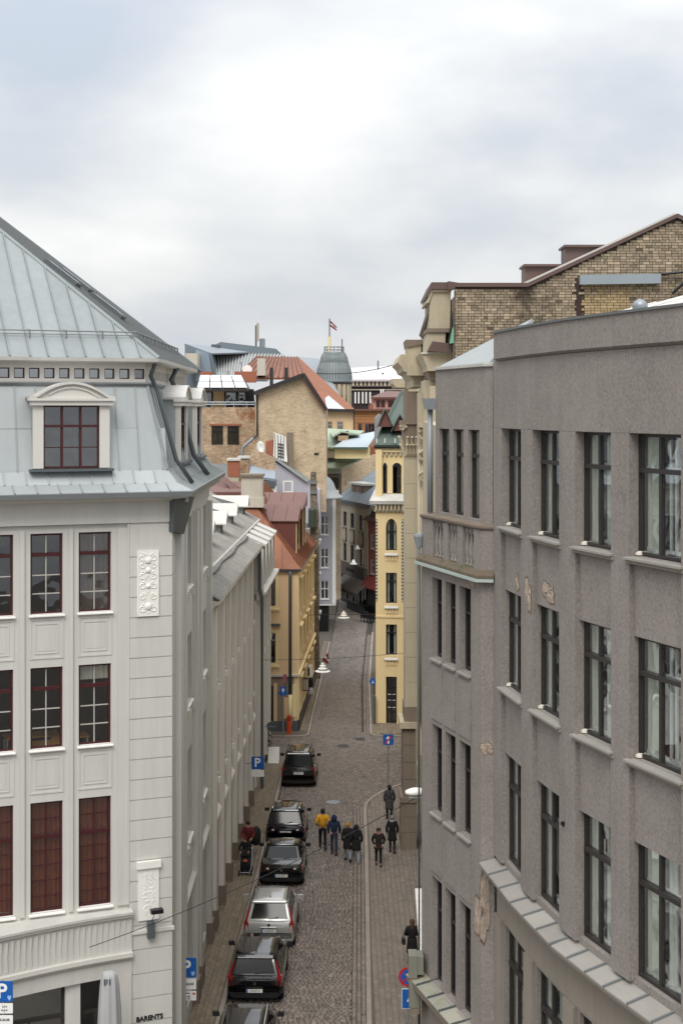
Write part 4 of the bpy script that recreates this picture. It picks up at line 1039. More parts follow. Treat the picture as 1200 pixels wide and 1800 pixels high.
# bell dormer
c = (X(562, 124), 124.5, 0)
prof5 = [(2.05, Z(876, 124)), (1.95, Z(873, 124)), (1.55, Z(866, 124)), (1.35, Z(858, 124)), (1.22, Z(850, 124)), (.95, Z(842, 124)), (.5, Z(836, 124)), (.18, Z(831, 124)), (.02, Z(828, 124))]
MB().lathe(c, prof5, 24).build('bell_roof', m_zinc, B5, smooth=True)
MB().box(X(556, 122.6), X(568, 122.6), 122.2, 123.5, Z(862, 122.6), Z(848, 122.6)).build('dormer_window', m_glassd, B5)
fbox(B5, 'downpipe', m_gutter, VF, .25, .4, -.3, -.15, zb5, zt5)
# strip behind lavender: side brick wall
solid(None, 'brick_side_wall', m_brickfar, [(586, 1056), (599, 1052), (599, 835), (586, 850)], 138, 6, label='yellowish brick side wall squeezed between the lavender and the beige houses', cat='wall')

# ------------------------------------------------------------------ beige house and red house closing the street
B6 = thing('beige_house', 'beige end house with oval medallions between narrow windows above a dark shop', 'building', (0, 147, 0))
m_beh = mat('greige_plaster', '#a39a8a', .85, .05, .8, streak=.08)
BF = Fr((X(597, 149), 149), (X(646, 140), 140))
bw = [(603, 609), (616, 623), (631, 638)]; bw = [(BF.s_at(a), BF.s_at(b)) for a, b in bw]
r6 = [(7.0, 8.8), (4.55-.4, 6.0)]
r6 = [(Z(928, 145), Z(902, 145)), (Z(990, 145), Z(958, 145))]
zc = Z(888, 145)
wall_mb(0, BF.L, 3.6, zc, [(a, b, z0, z1) for a, b in bw for z0, z1 in r6], .2).build('wall', m_beh, B6, BF.M)
for a, b in bw:
    for z0, z1 in r6: window(B6, BF, a, b, z0, z1, .12, m_dark, (.65,), (), m_glassd, out=.07, level=0 if False else 1)
    cz = Z(943, 145); w = b-a
    MB().box(a-.05, b+.05, -.06, 0, cz-.75, cz+.75).build('medallion_frame', m_dark, B6, BF.M)
    n = 16; MB().prism([((a+b)/2+w*.48*math.cos(2*math.pi*i/n), -.1, cz+.68*math.sin(2*math.pi*i/n)) for i in range(n)], (0, .05, 0)).build('medallion', m_beh, B6, BF.M)
mb = MB(); mb.box(-.1, BF.L+.1, -.3, .2, zc, zc+.3).box(-.2, BF.L+.2, -.5, .2, zc+.3, zc+.5).build('cornice', m_gutter, B6, BF.M)
fbox(B6, 'shop_fascia', mat('dark_brown_fascia', '#4c443f', .7, .1), BF, 0, BF.L, -.35, 0, 3.1, 4.3)
link('lettering', text_mesh('RESTORANS', .5, m_ink, 'lettering', .01), B6, BF.M @ Matrix.Translation(Vector((BF.L/2, -.37, 3.7))) @ RX)
fbox(B6, 'shopfront', m_black, BF, 0, BF.L, .1, 1, 0, 3.1)
for i in range(4): window(B6, BF, .5+i*2.2, 2.3+i*2.2, .5, 2.9, -.0, m_dark, (), (.5,), m_glassd, out=.08)
aw = thing('shop_awning', 'dark grey fabric awning over the shop at the far end of the street', 'awning', BF.p(BF.L*.6, -1, 2.5))
MB().hexa([BF.p(BF.L*.3, -1.6, 2.0), BF.p(BF.L+1.2, -1.6, 2.0), BF.p(BF.L+1.2, -.36, 3.0), BF.p(BF.L*.3, -.36, 3.0)]+[BF.p(BF.L*.3, -1.6, 2.08), BF.p(BF.L+1.2, -1.6, 2.08), BF.p(BF.L+1.2, -.36, 3.1), BF.p(BF.L*.3, -.36, 3.1)]).build('canopy', mat('charcoal_canvas', '#5a5551', .9, .05), aw)
MB().hexa([BF.p(BF.L*.3, -1.62, 1.75), BF.p(BF.L+1.2, -1.62, 1.75), BF.p(BF.L+1.2, -1.58, 1.75), BF.p(BF.L*.3, -1.58, 1.75)]+[BF.p(BF.L*.3, -1.62, 2.0), BF.p(BF.L+1.2, -1.62, 2.0), BF.p(BF.L+1.2, -1.58, 2.0), BF.p(BF.L*.3, -1.58, 2.0)]).build('valance', mat('charcoal_canvas', '#5a5551'), aw)
# slate and grey roof over it
rf6 = mat('blue_grey_sheet', '#8d98a1', .5, .08, .8, attr=.06, streak=.1)
P0 = Vector(BF.p(-.3, -.5, zc+.5)); 
panels(B6, 'roof_panel', rf6, P0, (BF.u.x, BF.u.y, 0), Vector(BF.p(0, 1, .75))-Vector(BF.p(0, 0, 0)), frange(-.2, BF.L+6, .9), lambda u: 8.0, seam=.05)
mb = MB().box(2.2, 6.4, .6, 3.0, zc+.6, zc+2.1).build('dormer', m_beiged, B6, BF.M)
for a in (2.5, 4.9): MB().box(a, a+1.0, .56, .62, zc+.8, zc+1.9).build('dormer_window', m_redroof, mb, BF.M)
MB().box(2.0, 6.6, .3, 3.4, zc+2.1, zc+2.3).build('dormer_roof', m_zincl, mb, BF.M)
B7 = thing('red_house', 'narrow dark red house with red shop awning beside the yellow building', 'building', (3, 139, 0))
m_rh = mat('brick_red_plaster', '#7d4b44', .85, .08)
RF = Fr((X(647, 139.9), 139.9), (X(672, 137), 137))
rs = [(RF.s_at(651), RF.s_at(658))]
r7 = [(Z(964, 139.5), Z(938, 139.5)), (Z(1008, 139.5), Z(982, 139.5))]
wall_mb(0, RF.L, 2.8, Z(915, 139.5), [(a, b, z0, z1) for a, b in rs for z0, z1 in r7], .2).build('wall', m_rh, B7, RF.M)
for z0, z1 in r7: window(B7, RF, rs[0][0], rs[0][1], z0, z1, .05, m_beh, (.6,), (), m_glassd, out=.12, sill=m_beh)
MB().hexa([RF.p(0, -.9, 2.6), RF.p(RF.L, -.9, 2.6), RF.p(RF.L, 0, 2.6), RF.p(0, 0, 2.6), RF.p(0, -.9, 2.7), RF.p(RF.L, -.9, 2.7), RF.p(RF.L, 0, 3.7), RF.p(0, 0, 3.7)]).build('awning', mat('red_canvas', '#6d2d29', .8, .05), B7)
fbox(B7, 'shopfront', m_black, RF, 0, RF.L, 0, 1, 0, 2.8)
zq7 = Z(915, 139.5)
MB().hexa([RF.p(-.5, -.4, zq7), RF.p(RF.L, -.4, zq7), RF.p(RF.L, 5, zq7), RF.p(-.5, 5, zq7), RF.p(-.5, -.4, zq7+.1), RF.p(RF.L, -.4, zq7+.1), RF.p(RF.L, 5, zq7+4), RF.p(-.5, 5, zq7+4)]).build('roof', mat('dark_red_tile', '#5e4742', .8, .1), B7)

# ------------------------------------------------------------------ YELLOW CORNER BUILDING
B8 = thing('yellow_building', 'yellow corner building with narrow arched windows and green slate roof', 'building', (5, 94, 0))
YF = Fr((X(660, 90.2), 90.2), (9.5, 89.3)); YS = Fr((X(660, 90.2)+.9, 108), (X(660, 90.2), 90.2))
def yz(py): return Z(py, 90)
a, b = YF.s_at(678), YF.s_at(697); a2, b2 = YF.s_at(675), YF.s_at(702)
ycols = [(a, b), (a+2.6, b+2.6), (a+5.2, b+5.2)]
ops = []
for i, (p, q) in enumerate(ycols):
    ops += [(p, q, yz(968), yz(912)), (p, q, yz(1061), yz(1007)), (p, q, yz(1152), yz(1098)), (p, q, 0.02, yz(1190))]
wall_mb(0, YF.L, 0, yz(884), ops, .3).build('wall', m_yellow, B8, YF.M)
for p, q in ycols:
    for j, (u_, v_) in enumerate(((968, 912), (1061, 1007), (1152, 1098))):
        window(B8, YF, p, q, yz(u_), yz(v_), .22, m_dark, (.72 if j else .6,), (.5,) if j == 0 else (), m_glass, out=.06, bar=.06, curtain=(m_white, [(.1, .28, 0, 1), (.7, .88, 0, 1)]))
        MB().hexa([(p-.08, -.14, yz(u_)-.32), (q+.08, -.14, yz(u_)-.32), (q+.08, .2, yz(u_)-.32), (p-.08, .2, yz(u_)-.32), (p-.08, -.14, yz(u_)-.27), (q+.08, -.14, yz(u_)-.27), (q+.08, .22, yz(u_)), (p-.08, .22, yz(u_))]).build('sill', m_zincl, B8, YF.M)
        for k in range(4): fbox(B8, 'corbel', m_yellow, YF, p+.02+k*(q-p-.1)/3, p+.1+k*(q-p-.1)/3, -.09, 0, yz(u_)-.62, yz(u_)-.36)
    # arch head over the second-floor window
    w = q-p; n = 12
    pts = [(p-.001, -.0, yz(912)+.0)]
    sp_y = yz(928); arc_ = [(p+w/2-w/2*math.cos(math.pi*i/n), sp_y+(yz(912)-sp_y)*math.sin(math.pi*i/n)) for i in range(n+1)]
    mb = MB()
    for (xa, za), (xb, zb2) in zip(arc_, arc_[1:]): mb.hexa([(xa, .0, za), (xb, .0, zb2), (xb, .28, zb2), (xa, .28, za), (xa, .0, yz(912)+.01), (xb, .0, yz(912)+.01), (xb, .28, yz(912)+.01), (xa, .28, yz(912)+.01)])
    mb.build('arch', m_yellow, B8, YF.M)
    o = window(B8, YF, p, q, .02, yz(1190), .2, mat('dark_door', '#2a201c', .5, .1), (.78,), (.5,), m_glassd, out=.09, bar=.08, mun=m_white, mrows=(.35, .5, .62), name='door')
# dotted ornament strips
for px in (707, 661.6):
    s = YF.s_at(px)
    fbox(B8, 'ornament_strip', m_dark, YF, s-.05, s+.05, -.01, .0, yz(1058), yz(913))
    mb = MB(); z = yz(1057)
    while z < yz(914): mb.box(s-.03, s+.03, -.035, -.0105, z, z+.1); z += .21
    mb.build('ornament_bead', m_white, B8, YF.M, kind='stuff')
mb = MB()                                    # crack-like string line
mb.box(0, YF.L, -.05, 0, yz(1086), yz(1083)).build('string_course', m_yellow, B8, YF.M)
# cornice and roofed oriel below the arcade
mb = MB()
for s in frange(.0, YF.L, .24): mb.box(s, s+.12, -.28, 0, yz(897), yz(886))
mb.build('corbel_table', m_beige, B8, YF.M, kind='stuff')
mould_y = MB(); mould(mould_y, [YS, YF], [(0, yz(900)), (-.1, yz(900)), (-.12, yz(897)), (0, yz(897))]); mould_y.build('cornice', m_beige, B8)
mb = MB(); mould(mb, [YS, YF], [(0, yz(886)), (-.36, yz(886)), (-.4, yz(880)), (0.3, yz(868))]); mb.build('sloped_cornice', m_zincl, B8)
ar = [(YF.s_at(x0), YF.s_at(x1)) for x0, x1 in ((672, 679.5), (689, 704.5))]+[(YF.s_at(712)+.1, YF.s_at(712)+.6)]
pxw = [(YF.s_at(666), YF.s_at(669))]
wall_mb(0, YF.L, yz(868), yz(790), [(p, q, yz(868)+.001, yz(821)) for p, q in ar], .35, y=.25).build('arcade_wall', m_yellow, B8, YF.M)
for p, q in ar:
    w = q-p; n = 10; z1 = yz(813); z0 = yz(821)
    arc_ = [(p+w/2-w/2*math.cos(math.pi*i/n), z0+(z1-z0)*.9*math.sin(math.pi*i/n)) for i in range(n+1)]
    MB().prism([(x, .238, z) for x, z in arc_], (0, .01, 0)).build('niche_shade_disc', m_black, B8, YF.M)  # black half-disc on the wall paints the shade of an arched niche head
    MB().prism([(x-.04 if i < n/2 else x+.04, .22, z+.06) for i, (x, z) in enumerate(arc_)]+[(x, .22, z) for x, z in arc_[::-1]], (0, .026, 0)).build('arch_moulding', m_cream, B8, YF.M)
    window(B8, YF, p+(.25 if w > .4 else .1), q-.04, yz(866), yz(818), .5, m_dark, (.62,), (), m_glassd, out=.04, mun=m_white, mrows=(.6,))
mb = MB()
for s in frange(.02, YF.L, .3): mb.box(s, s+.16, .12, .25, yz(801), yz(796))
mb.build('dentils', m_beige, B8, YF.M, kind='stuff')
Yq = Fr(YF.p(0, .25, 0), YF.p(YF.L, .25, 0)); Yp = Fr(YS.p(0, .0, 0), YS.p(YS.L, .0, 0))
fbox(B8, 'cornice', m_cream, YF, -.05, YF.L, .1, .4, yz(795), yz(788))
fbox(B8, 'gutter', m_black, YF, -.1, YF.L, -.05, .5, yz(788), yz(780))
wall_mb(0, YS.L, 0, yz(790), [(2+3*i, 3.1+3*i, z, z+2.0) for i in range(5) for z in (1, 4.5, 8, 11.5)], .2).build('side_wall', m_yellow, B8, YS.M)
for i in range(5):
    for z in (1, 4.5, 8, 11.5): window(B8, YS, 2+3*i, 3.1+3*i, z, z+2, .15, m_dark, (.7,), (), m_glassd, out=.06, level=0)
interior(B8, YF, .2, 9, [.02, 3.8, 7.3, 10.8, 14.2, 17.2], y1=2.5)
# green slate roof: steep slope with small triangular dormers
D = 90.4
sheet(B8, 'roof_slope', m_slate, [at(657, 782, D-.4), at(760, 782, D-.6), at(760, 640, D+8.5), at(703, 690, D+4.2)], .15)
sheet(B8, 'roof_slope', m_slate, [at(657, 782, D-.3), at(703, 690, D+4.2), at(760, 640, D+8.5), (X(657, D)+1.2, D+18, Z(782, D))], .15)
def tri_dormer(px, py, dd, w, h, l):
    x, y, z = at(px, py, D+dd)
    o = MB().prism([(x-w, y-l, z), (x+w, y-l, z), (x, y-l, z+h)], (0, l*2, 0)).build('dormer', mat('red_tile_cheek', '#6e4a42', .8, .12), B8)
    for sg in (-1, 1):
        MB().hexa([(x+sg*(w+.12), y-l-.2, z-.1), (x+sg*(w+.12), y+l, z-.1), (x, y+l, z+h), (x, y-l-.2, z+h), (x+sg*(w+.12), y-l-.2, z-.02), (x+sg*(w+.12), y+l, z-.02), (x, y+l, z+h+.1), (x, y-l-.2, z+h+.1)]).build('dormer_roof', m_slate, o)
tri_dormer(702, 757, .8, .45, 1.0, .5); tri_dormer(676, 750, .9, .42, 1.1, .6)
for px in (662, 676, 694): MB().tube([at(px, 779, D-.55), at(px, 771, D-.3)], .03, 5).build('snow_hook', m_zincl, B8)
# ------------------------------------------------------------------ GREY CURVED BUILDING (right)
B9 = thing('grey_curved_building', 'large grey brown rendered building with curved front and tall windows at the right edge', 'building', (6, 28, 0))
V = [(3.64, 34.1), (4.06, 31.3), (4.57, 28.9), (5.25, 26.8), (6.1, 24.5), (7.2, 22.4), (8.6, 20.5)]
GM = [Fr(a, b) for a, b in zip(V, V[1:])]
A_, B_ = Vector((2.15, 38.2)), Vector((3.35, 34.2))
GB = Fr(A_, B_); GR = Fr(B_, (3.66, 34.13))
GBu = Fr(A_+Vector((.35, -.35)), B_+Vector((.14, .3))); GRu = Fr(GBu.e, (3.66, 34.4))
win_px = [(880, 915), (935, 982), (1010, 1073), (1105, 1196)]
gz = [(17.27, 19.55), (13.5, 15.78), (9.42, 11.95), (5.0, 7.9)]
m_ledge = mat('lead_ledge', '#95918a', .55, .16, 1.4, metal=.1, attr=.14, dirt=('#6f6a58', 2.5, .62))
m_stud = mat('putty_dab', '#c9c2b6', .8, .05)
bayops = []
for i, fr in enumerate(GM):
    if i < 4: a, b = fr.s_at(win_px[i][0]), fr.s_at(win_px[i][1])
    else: a, b = .35, fr.L-.3
    b = min(b, fr.L-.12); bayops.append((a, b))
    ops = [(a, b, z0, z1) for z0, z1 in gz]
    wall_mb(0, fr.L, 4.6, 19.56, ops[:3]+[(a, b, 5.0, 7.9)], .2, y=.1, ends=0).build('wall', m_gstone, B9, fr.M)
    MB().box(0, fr.L, .08, .3, 7.96, 9.2).build('smooth_band', m_gsmooth, B9, fr.M)
    for j, (z0, z1) in enumerate(gz):
        cur = (m_curtain, [(.04, .36, .02, .98), (.46, .6, .02, .98)]) if (i+j) % 3 else (m_curtain, [(.04, .3, .02, .98), (.7, .96, .02, .98)])
        o = window(B9, fr, a, b, z0+.02, z1, .2, m_dark, (.7,), (.42,), m_glass, out=.055, bar=.085, curtain=cur)
        # white inner casement seen through the glass
        mb = MB(); w = b-a; h = z1-z0
        for u_ in (.1, .52, .62, .9): mb.box(a+w*u_-.03, a+w*u_+.03, .32, .355, z0+.1, z1-.1)
        mb.box(a+.1, b-.1, .32, .355, z0+.1, z0+.17).box(a+.1, b-.1, .32, .355, z0+h*.7, z0+h*.7+.08)
        inner = MB(); inner.v = mb.v; inner.f = mb.f; inner.t = mb.t
        inner.build('inner_casement', m_white, o, fr.M)
        if j < 2:
            MB().hexa([(a-.07, -.1, z0-.06), (b+.1, -.1, z0-.06), (b+.1, .5, z0-.01), (a-.07, .5, z0-.01), (a-.07, -.1, z0-.02), (b+.1, -.1, z0-.02), (b+.1, .5, z0+.025), (a-.07, .5, z0+.025)]).build('sill', m_ledge, B9, fr.M)
            MB().box(a-.08, b+.11, -.04, .1, z0-.13, z0-.065).build('sill_under_trim', m_gsmooth, B9, fr.M)  # narrow smooth-render strip directly below the sill
            MB().lathe(fr.p(a+.05, .2, z0+.02), [(.09, 0), (.08, .04), (.03, .07)], 8).build('mortar_lump', m_stud, B9)
    st = MB()
    for z0, z1 in gz:
        for z in (z0+.25, z0+1.05, z1-.3):
            st.lathe(fr.p(a, .3, z), [(.02, -.0), (.02, .012)], 6, 'X')
    st.build('studs', m_stud, B9, kind='stuff')
# full-height piers
prev = .0
for i, fr in enumerate(GM):
    a, b = bayops[i]
    if i == 0:
        pts = [(0, a)]
    MB().hexa([fr.p(0.0 if i else 0, .0, 9.34), fr.p(a, .0, 9.34), fr.p(a, .1, 9.34), fr.p(0, .1, 9.34)]+[fr.p(0, .0, 19.56), fr.p(a, .0, 19.56), fr.p(a, .1, 19.56), fr.p(0, .1, 19.56)]).build('pier', m_gstone, B9)
    MB().hexa([fr.p(b, .0, 9.34), fr.p(fr.L, .0, 9.34), fr.p(fr.L, .1, 9.34), fr.p(b, .1, 9.34)]+[fr.p(b, .0, 19.56), fr.p(fr.L, .0, 19.56), fr.p(fr.L, .1, 19.56), fr.p(b, .1, 19.56)]).build('pier', m_gstone, B9)
    if i == 1: MB().box(a-.62, a-.1, -.09, 0, 9.34, 11.6).build('low_pier', m_gstone, B9, fr.M) if False else None
    # lower storey piers and smooth window frames
    for p, q in ((0, a-.12), (b+.12, fr.L)):
        if q-p > .05: MB().box(p, q, .02, .1, 4.6, 7.95).build('lower_pier', m_gsmooth, B9, fr.M)
    # sill ledge of metal sheets
    n = 3; L_ = fr.L
    for k in range(n):
        p, q = L_*k/n+.008, L_*(k+1)/n-.008; t = random.uniform(-1, 1)
        MB().hexa([(p, -.36, 9.12), (q, -.36, 9.12), (q, .5, 9.3), (p, .5, 9.3), (p, -.36, 9.16), (q, -.36, 9.16), (q, .5, 9.36), (p, .5, 9.36)], tone=t).build('ledge_sheet', m_ledge, B9, fr.M)
        MB().hexa([(q-.01, -.37, 9.15), (q+.03, -.37, 9.15), (q+.03, .1, 9.26), (q-.01, .1, 9.26), (q-.01, -.37, 9.2), (q+.03, -.37, 9.2), (q+.03, .1, 9.31), (q-.01, .1, 9.31)]).build('ledge_seam', m_zincd, B9, fr.M)
mb = MB(); mould(mb, GM, [(.1, 9.11), (-.33, 9.11), (-.33, 9.05), (-.22, 8.98), (-.1, 8.9), (.1, 8.9)]); mb.build('ledge_moulding', m_gsmooth, B9)
mb = MB(); mould(mb, GM, [(.12, 19.56), (-.0, 19.565), (-.0, 21.14), (.12, 21.14)]); mb.build('frieze_wall', m_gstone, B9)
GMp = [Fr(GM[0].p(.35, 0, 0), GM[0].e)]+GM[1:]
mb = MB(); mould(mb, GMp, [(.12, 21.14), (-.02, 21.15), (-.09, 21.2), (-.09, 21.8), (.5, 21.8), (.5, 21.0)]); mb.build('parapet', m_gstone, B9)
mb = MB(); mould(mb, GMp, [(.1, 21.8), (-.13, 21.8), (-.14, 21.85), (.6, 21.9)]); mb.build('parapet_cap', m_zincd, B9)
mb = MB(); mould(mb, GM, [(.3, 21.6), (7, 23.4)], cap=False); mb.build('roof_sheet', m_zincl, B9)
for fr in GM: MB().tube([fr.p(.2, .4, 21.66), fr.p(.2, 4, 22.6)], .03, 5).build('roof_seam', m_zincl, B9)
vt = at(1124, 545, 29.5); MB().lathe((vt[0], vt[1], vt[2]-.35), [(.1, 0), (.1, .35), (.16, .37), (.16, .48), (.09, .55), (.02, .58)], 14).build('roof_vent', m_steel, B9, smooth=True)
# projecting bay with three slim windows per storey
bw_px = [(759, 776), (782, 800), (807, 827)]; bz = [(13.5, 15.6), (9.45, 11.75), (5.0, 7.75)]
bo = [(GB.s_at(p), GB.s_at(q)) for p, q in bw_px]
wall_mb(0, GB.L, 4.9, 16.0, [(p, q, z0, z1) for p, q in bo for z0, z1 in bz], .3, y=0, ends=.6).build('bay_wall', m_gstone, B9, GB.M)
MB().box(0, GB.L, 0, .6, 0, 4.9).build('bay_wall', m_gsmooth, B9, GB.M)
MB().box(0, GR.L, 0, .5, 0, 16.0).build('bay_return', m_gstone, B9, GR.M)
mb = MB().hexa([(A_.x, A_.y, 0), (A_.x+.01, A_.y+.01, 0), (3.6, 38.5, 0), (3.6, 38.7, 0), (A_.x, A_.y, 16), (A_.x+.01, A_.y+.01, 16), (3.6, 38.5, 16), (3.6, 38.7, 16)]); mb.build('bay_end', m_gstone, B9)
for p, q in bo:
    for z0, z1 in bz:
        window(B9, GB, p, q, z0+.05, z1, .16, m_dark, (.68,), (), m_glassd, out=.06)
        MB().hexa([(p-.03, -.08, z0-.08), (q+.03, -.08, z0-.08), (q+.03, .8, z0-.01), (p-.03, .8, z0-.01), (p-.03, -.08, z0-.03), (q+.03, -.08, z0-.03), (q+.03, .8, z0+.05), (p-.03, .8, z0+.05)]).build('sill', m_ledge, B9, GB.M)
    for z0, z1 in ((11.9, 13.3), (7.9, 9.25)): fbox(B9, 'spandrel', m_gstone, GB, p-.02, q+.02, -.03, 0, z0, z1)
st = MB()
for p, q in bo:
    for z0, z1 in bz:
        for z in (z0+.2, z0+.75, z0+1.3, z1-.25): st.lathe(GB.p(p-.0, .35, z), [(.022, 0), (.022, .014)], 6, 'Y')
st.build('studs', m_stud, B9, kind='stuff')
# upper bay, set back behind the balustrade
uz = (17.3, 19.5); up = [(771, 789), (796, 814), (822.5, 842)]; uo = [(GBu.s_at(p), GBu.s_at(q)) for p, q in up]
wall_mb(0, GBu.L, 16.0, 21.05, [(p, q, *uz) for p, q in uo], .22, y=0, ends=.6).build('bay_wall', m_gstone, B9, GBu.M)
MB().box(0, GRu.L, 0, .5, 16.0, 21.05).build('bay_return', m_gstone, B9, GRu.M)
for p, q in uo: window(B9, GBu, p, q, uz[0]+.03, uz[1], .1, m_dark, (.7,), (), m_glass, out=.05, bar=.1, curtain=(m_curtain, [(.3, .9, 0, 1)]))
mb = MB(); mould(mb, [GBu, GRu], [(.1, 21.05), (-.06, 21.05), (-.07, 21.12), (.6, 21.2)]); mb.build('bay_cap', m_zincl, B9)
sheet(B9, 'bay_roof', m_zinc, [GBu.p(0, .1, 21.15), GBu.p(GBu.L, .1, 21.15), (4.6, 34.4, 22.2), (4.9, 39.5, 21.9)], .08)
interior(B9, GBu, .3, GBu.L, [16.2, 20], y0=1.2, y1=1.8)
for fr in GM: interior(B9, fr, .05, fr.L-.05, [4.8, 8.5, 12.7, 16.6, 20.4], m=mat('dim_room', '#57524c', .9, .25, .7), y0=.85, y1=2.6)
interior(B9, GB, .4, GB.L-.2, [4.9, 8.5, 12.7, 16.0], y0=.5, y1=1.4)
# balustrade
zbt = 17.2
mb = MB(); mould(mb, [GB, GR], [(.5, zbt-.1), (-.02, zbt-.1), (-.06, zbt-.05), (-.06, zbt), (.5, zbt+.06)]); mb.build('balustrade_coping', mat('mossy_coping', '#77695d', .9, .2, 2.5, dirt=('#5b5a44', 2, .55)), B9)
mb = MB(); mould(mb, [GB, GR], [(.5, 15.95), (-.16, 15.95), (-.16, 16.02), (-.05, 16.14), (.5, 16.16)]); mb.build('balustrade_base', mat('mossy_ledge', '#655a4c', .95, .25, 3, dirt=('#4c4c38', 2.4, .5)), B9)
mb = MB(); mould(mb, [GB, GR], [(.1, 15.86), (-.2, 15.87), (-.2, 15.94), (.1, 15.95)]); mb.build('drip_flashing', mat('pale_green_flashing', '#a8b3ac', .5, .06), B9)
# pedestals and balusters
ped = [(GB.s_at(p), GB.s_at(q)) for p, q in ((746, 760), (778, 787), (803, 813), (832, 846))]; ped[-1] = (ped[-1][0], GB.L)
ped[0] = (0, ped[0][1])
for p, q in ped: MB().box(p, q, .0, .2, 16.14, zbt-.1).build('pedestal', m_gstone, B9, GB.M)
MB().box(0, GR.L, 0, .2, 16.14, zbt-.1).build('pedestal', m_gstone, B9, GR.M)
bal = None
for (p0_, p1_), (q0_, q1_) in zip(ped, ped[1:]):
    n = 3
    for k in range(n):
        s = p1_+(q0_-p1_)*(k+.5)/n; c_ = GB.p(s, .1, 16.14); h = zbt-.1-16.14
        if bal is None: bal = MB().lathe((0, 0, 0), [(.075, 0), (.075, .06), (.04, .09), (.07, .25), (.075, .4), (.045, .65), (.04, .78), (.07, .84), (.07, h)], 10).mesh('baluster', m_gstone, True)
        link('baluster', bal, B9, Matrix.Translation(Vector(c_)))
# lower ledge of the bay
n = 5
for k in range(n):
    p, q = GB.L*k/n+.01, GB.L*(k+1)/n-.01; t = random.uniform(-1, 1)
    MB().hexa([(p, -.45, 4.86), (q, -.45, 4.86), (q, .5, 5.0), (p, .5, 5.0), (p, -.45, 4.9), (q, -.45, 4.9), (q, .5, 5.04), (p, .5, 5.04)], tone=t).build('ledge_sheet', mat('mossy_lead_ledge', '#9c9a8c', .6, .15, 1.5, attr=.15, dirt=('#7c7c52', 1.1, .52)), B9, GB.M)
    MB().hexa([(q, -.46, 4.9), (q+.03, -.46, 4.9), (q+.03, .3, 5.01), (q, .3, 5.01), (q, -.46, 4.95), (q+.03, -.46, 4.95), (q+.03, .3, 5.06), (q, .3, 5.06)]).build('ledge_seam', m_gutter, B9, GB.M)
mb = MB(); mould(mb, [GB, GR], [(.1, 4.85), (-.42, 4.85), (-.42, 4.7), (-.25, 4.55), (.1, 4.5)]); mb.build('ledge_moulding', m_beiged, B9)
# broken plaster showing pale brick
m_chipc = mat('pale_exposed_brick', '#9c8e80', .95, .45, 7, bump=.6, bscale=12)
m_chipd = mat('dark_break_edge', '#5f5145', .95, .2, 8)
def chip(fr, px, py, w, h, seed, depth=0.0, tall=1.0):
    rr = random.Random(seed); s = fr.s_at(px, depth); z = fr.z_at(px, py, depth); n = 26
    ph = [rr.uniform(.82, 1.12)*(1.0+.2*math.sin(i*.48+seed)+.12*math.sin(i*.97+seed*2)+.06*math.sin(i*1.9+seed*3)) for i in range(n)]
    def ring(k, y, nz=0): return [(s+w/2*k*ph[i]*math.cos(2*math.pi*i/n), y+rr.uniform(-nz, nz), z+h/2*k*ph[i]*math.sin(2*math.pi*i/n)) for i in range(n)]
    o = MB().prism(ring(1.1, depth-.006), (0, .005, 0)).build('plaster_break', m_chipd, B9, fr.M)
    r0, r1, r2 = ring(1.0, depth-.009, .001), ring(.7, depth-.014, .008), ring(.35, depth-.02, .012); mb = MB(); c_ = (s, depth-.03, z)
    for p_, q_ in ((r0, r1), (r1, r2)):
        for i in range(n): mb.poly([p_[i], p_[(i+1) % n], q_[(i+1) % n], q_[i]])
    for i in range(n): mb.poly([r2[i], r2[(i+1) % n], c_])
    mb.build('exposed_brick', m_chipc, B9, fr.M)
chip(GM[1], 928, 1045, .42, .7, 3, 0.0); chip(GM[1], 963, 1041, .75, .42, 9, .1); chip(GM[0], 909, 1025, .35, .3, 4, .1)
chip(GB, 831, 1018, .45, .38, 6); chip(GR, 855, 1316, .28, .35, 8); chip(GR, 852, 1590, .3, 1.5, 11); chip(GB, 839, 1610, .5, .9, 12)
MB().lathe(GM[1].p(GM[1].s_at(990), -.02, GM[1].z_at(990, 1447)), [(.05, -.06), (.05, .0)], 8, 'Y').build('wall_hook', m_black, B9)
# blue-grey downpipe with hopper at the far corner
m_pipe = mat('blue_grey_pipe', '#8b9094', .5, .06, metal=.2)
dp = MB(); px_, py_ = A_.x-.02, A_.y+.1
dp.tube([(A_.x+.22, A_.y-.12, 20.1), (A_.x+.22, A_.y-.12, 17.25)], .075, 8)
dp.build('downpipe', m_pipe, B9, smooth=True)
MB().hexa([(A_.x+.08, A_.y-.35, 20.0), (A_.x+.42, A_.y-.35, 20.0), (A_.x+.42, A_.y, 20.0), (A_.x+.08, A_.y, 20.0), (A_.x+.0, A_.y-.4, 20.3), (A_.x+.45, A_.y-.4, 20.3), (A_.x+.45, A_.y, 20.3), (A_.x+.0, A_.y, 20.3)]).build('hopper_head', m_pipe, B9)
MB().tube([(A_.x-.02, A_.y+.0, 16.7), (A_.x-.08, A_.y+.0, 16.4), (A_.x-.06, A_.y, 0)], .05, 8).build('downpipe', m_pipe, B9, smooth=True)
MB().lathe((A_.x-.06, A_.y, 16.3), [(.08, 0), (.16, .3), (.15, .36)], 10).build('hopper_head', m_pipe, B9)

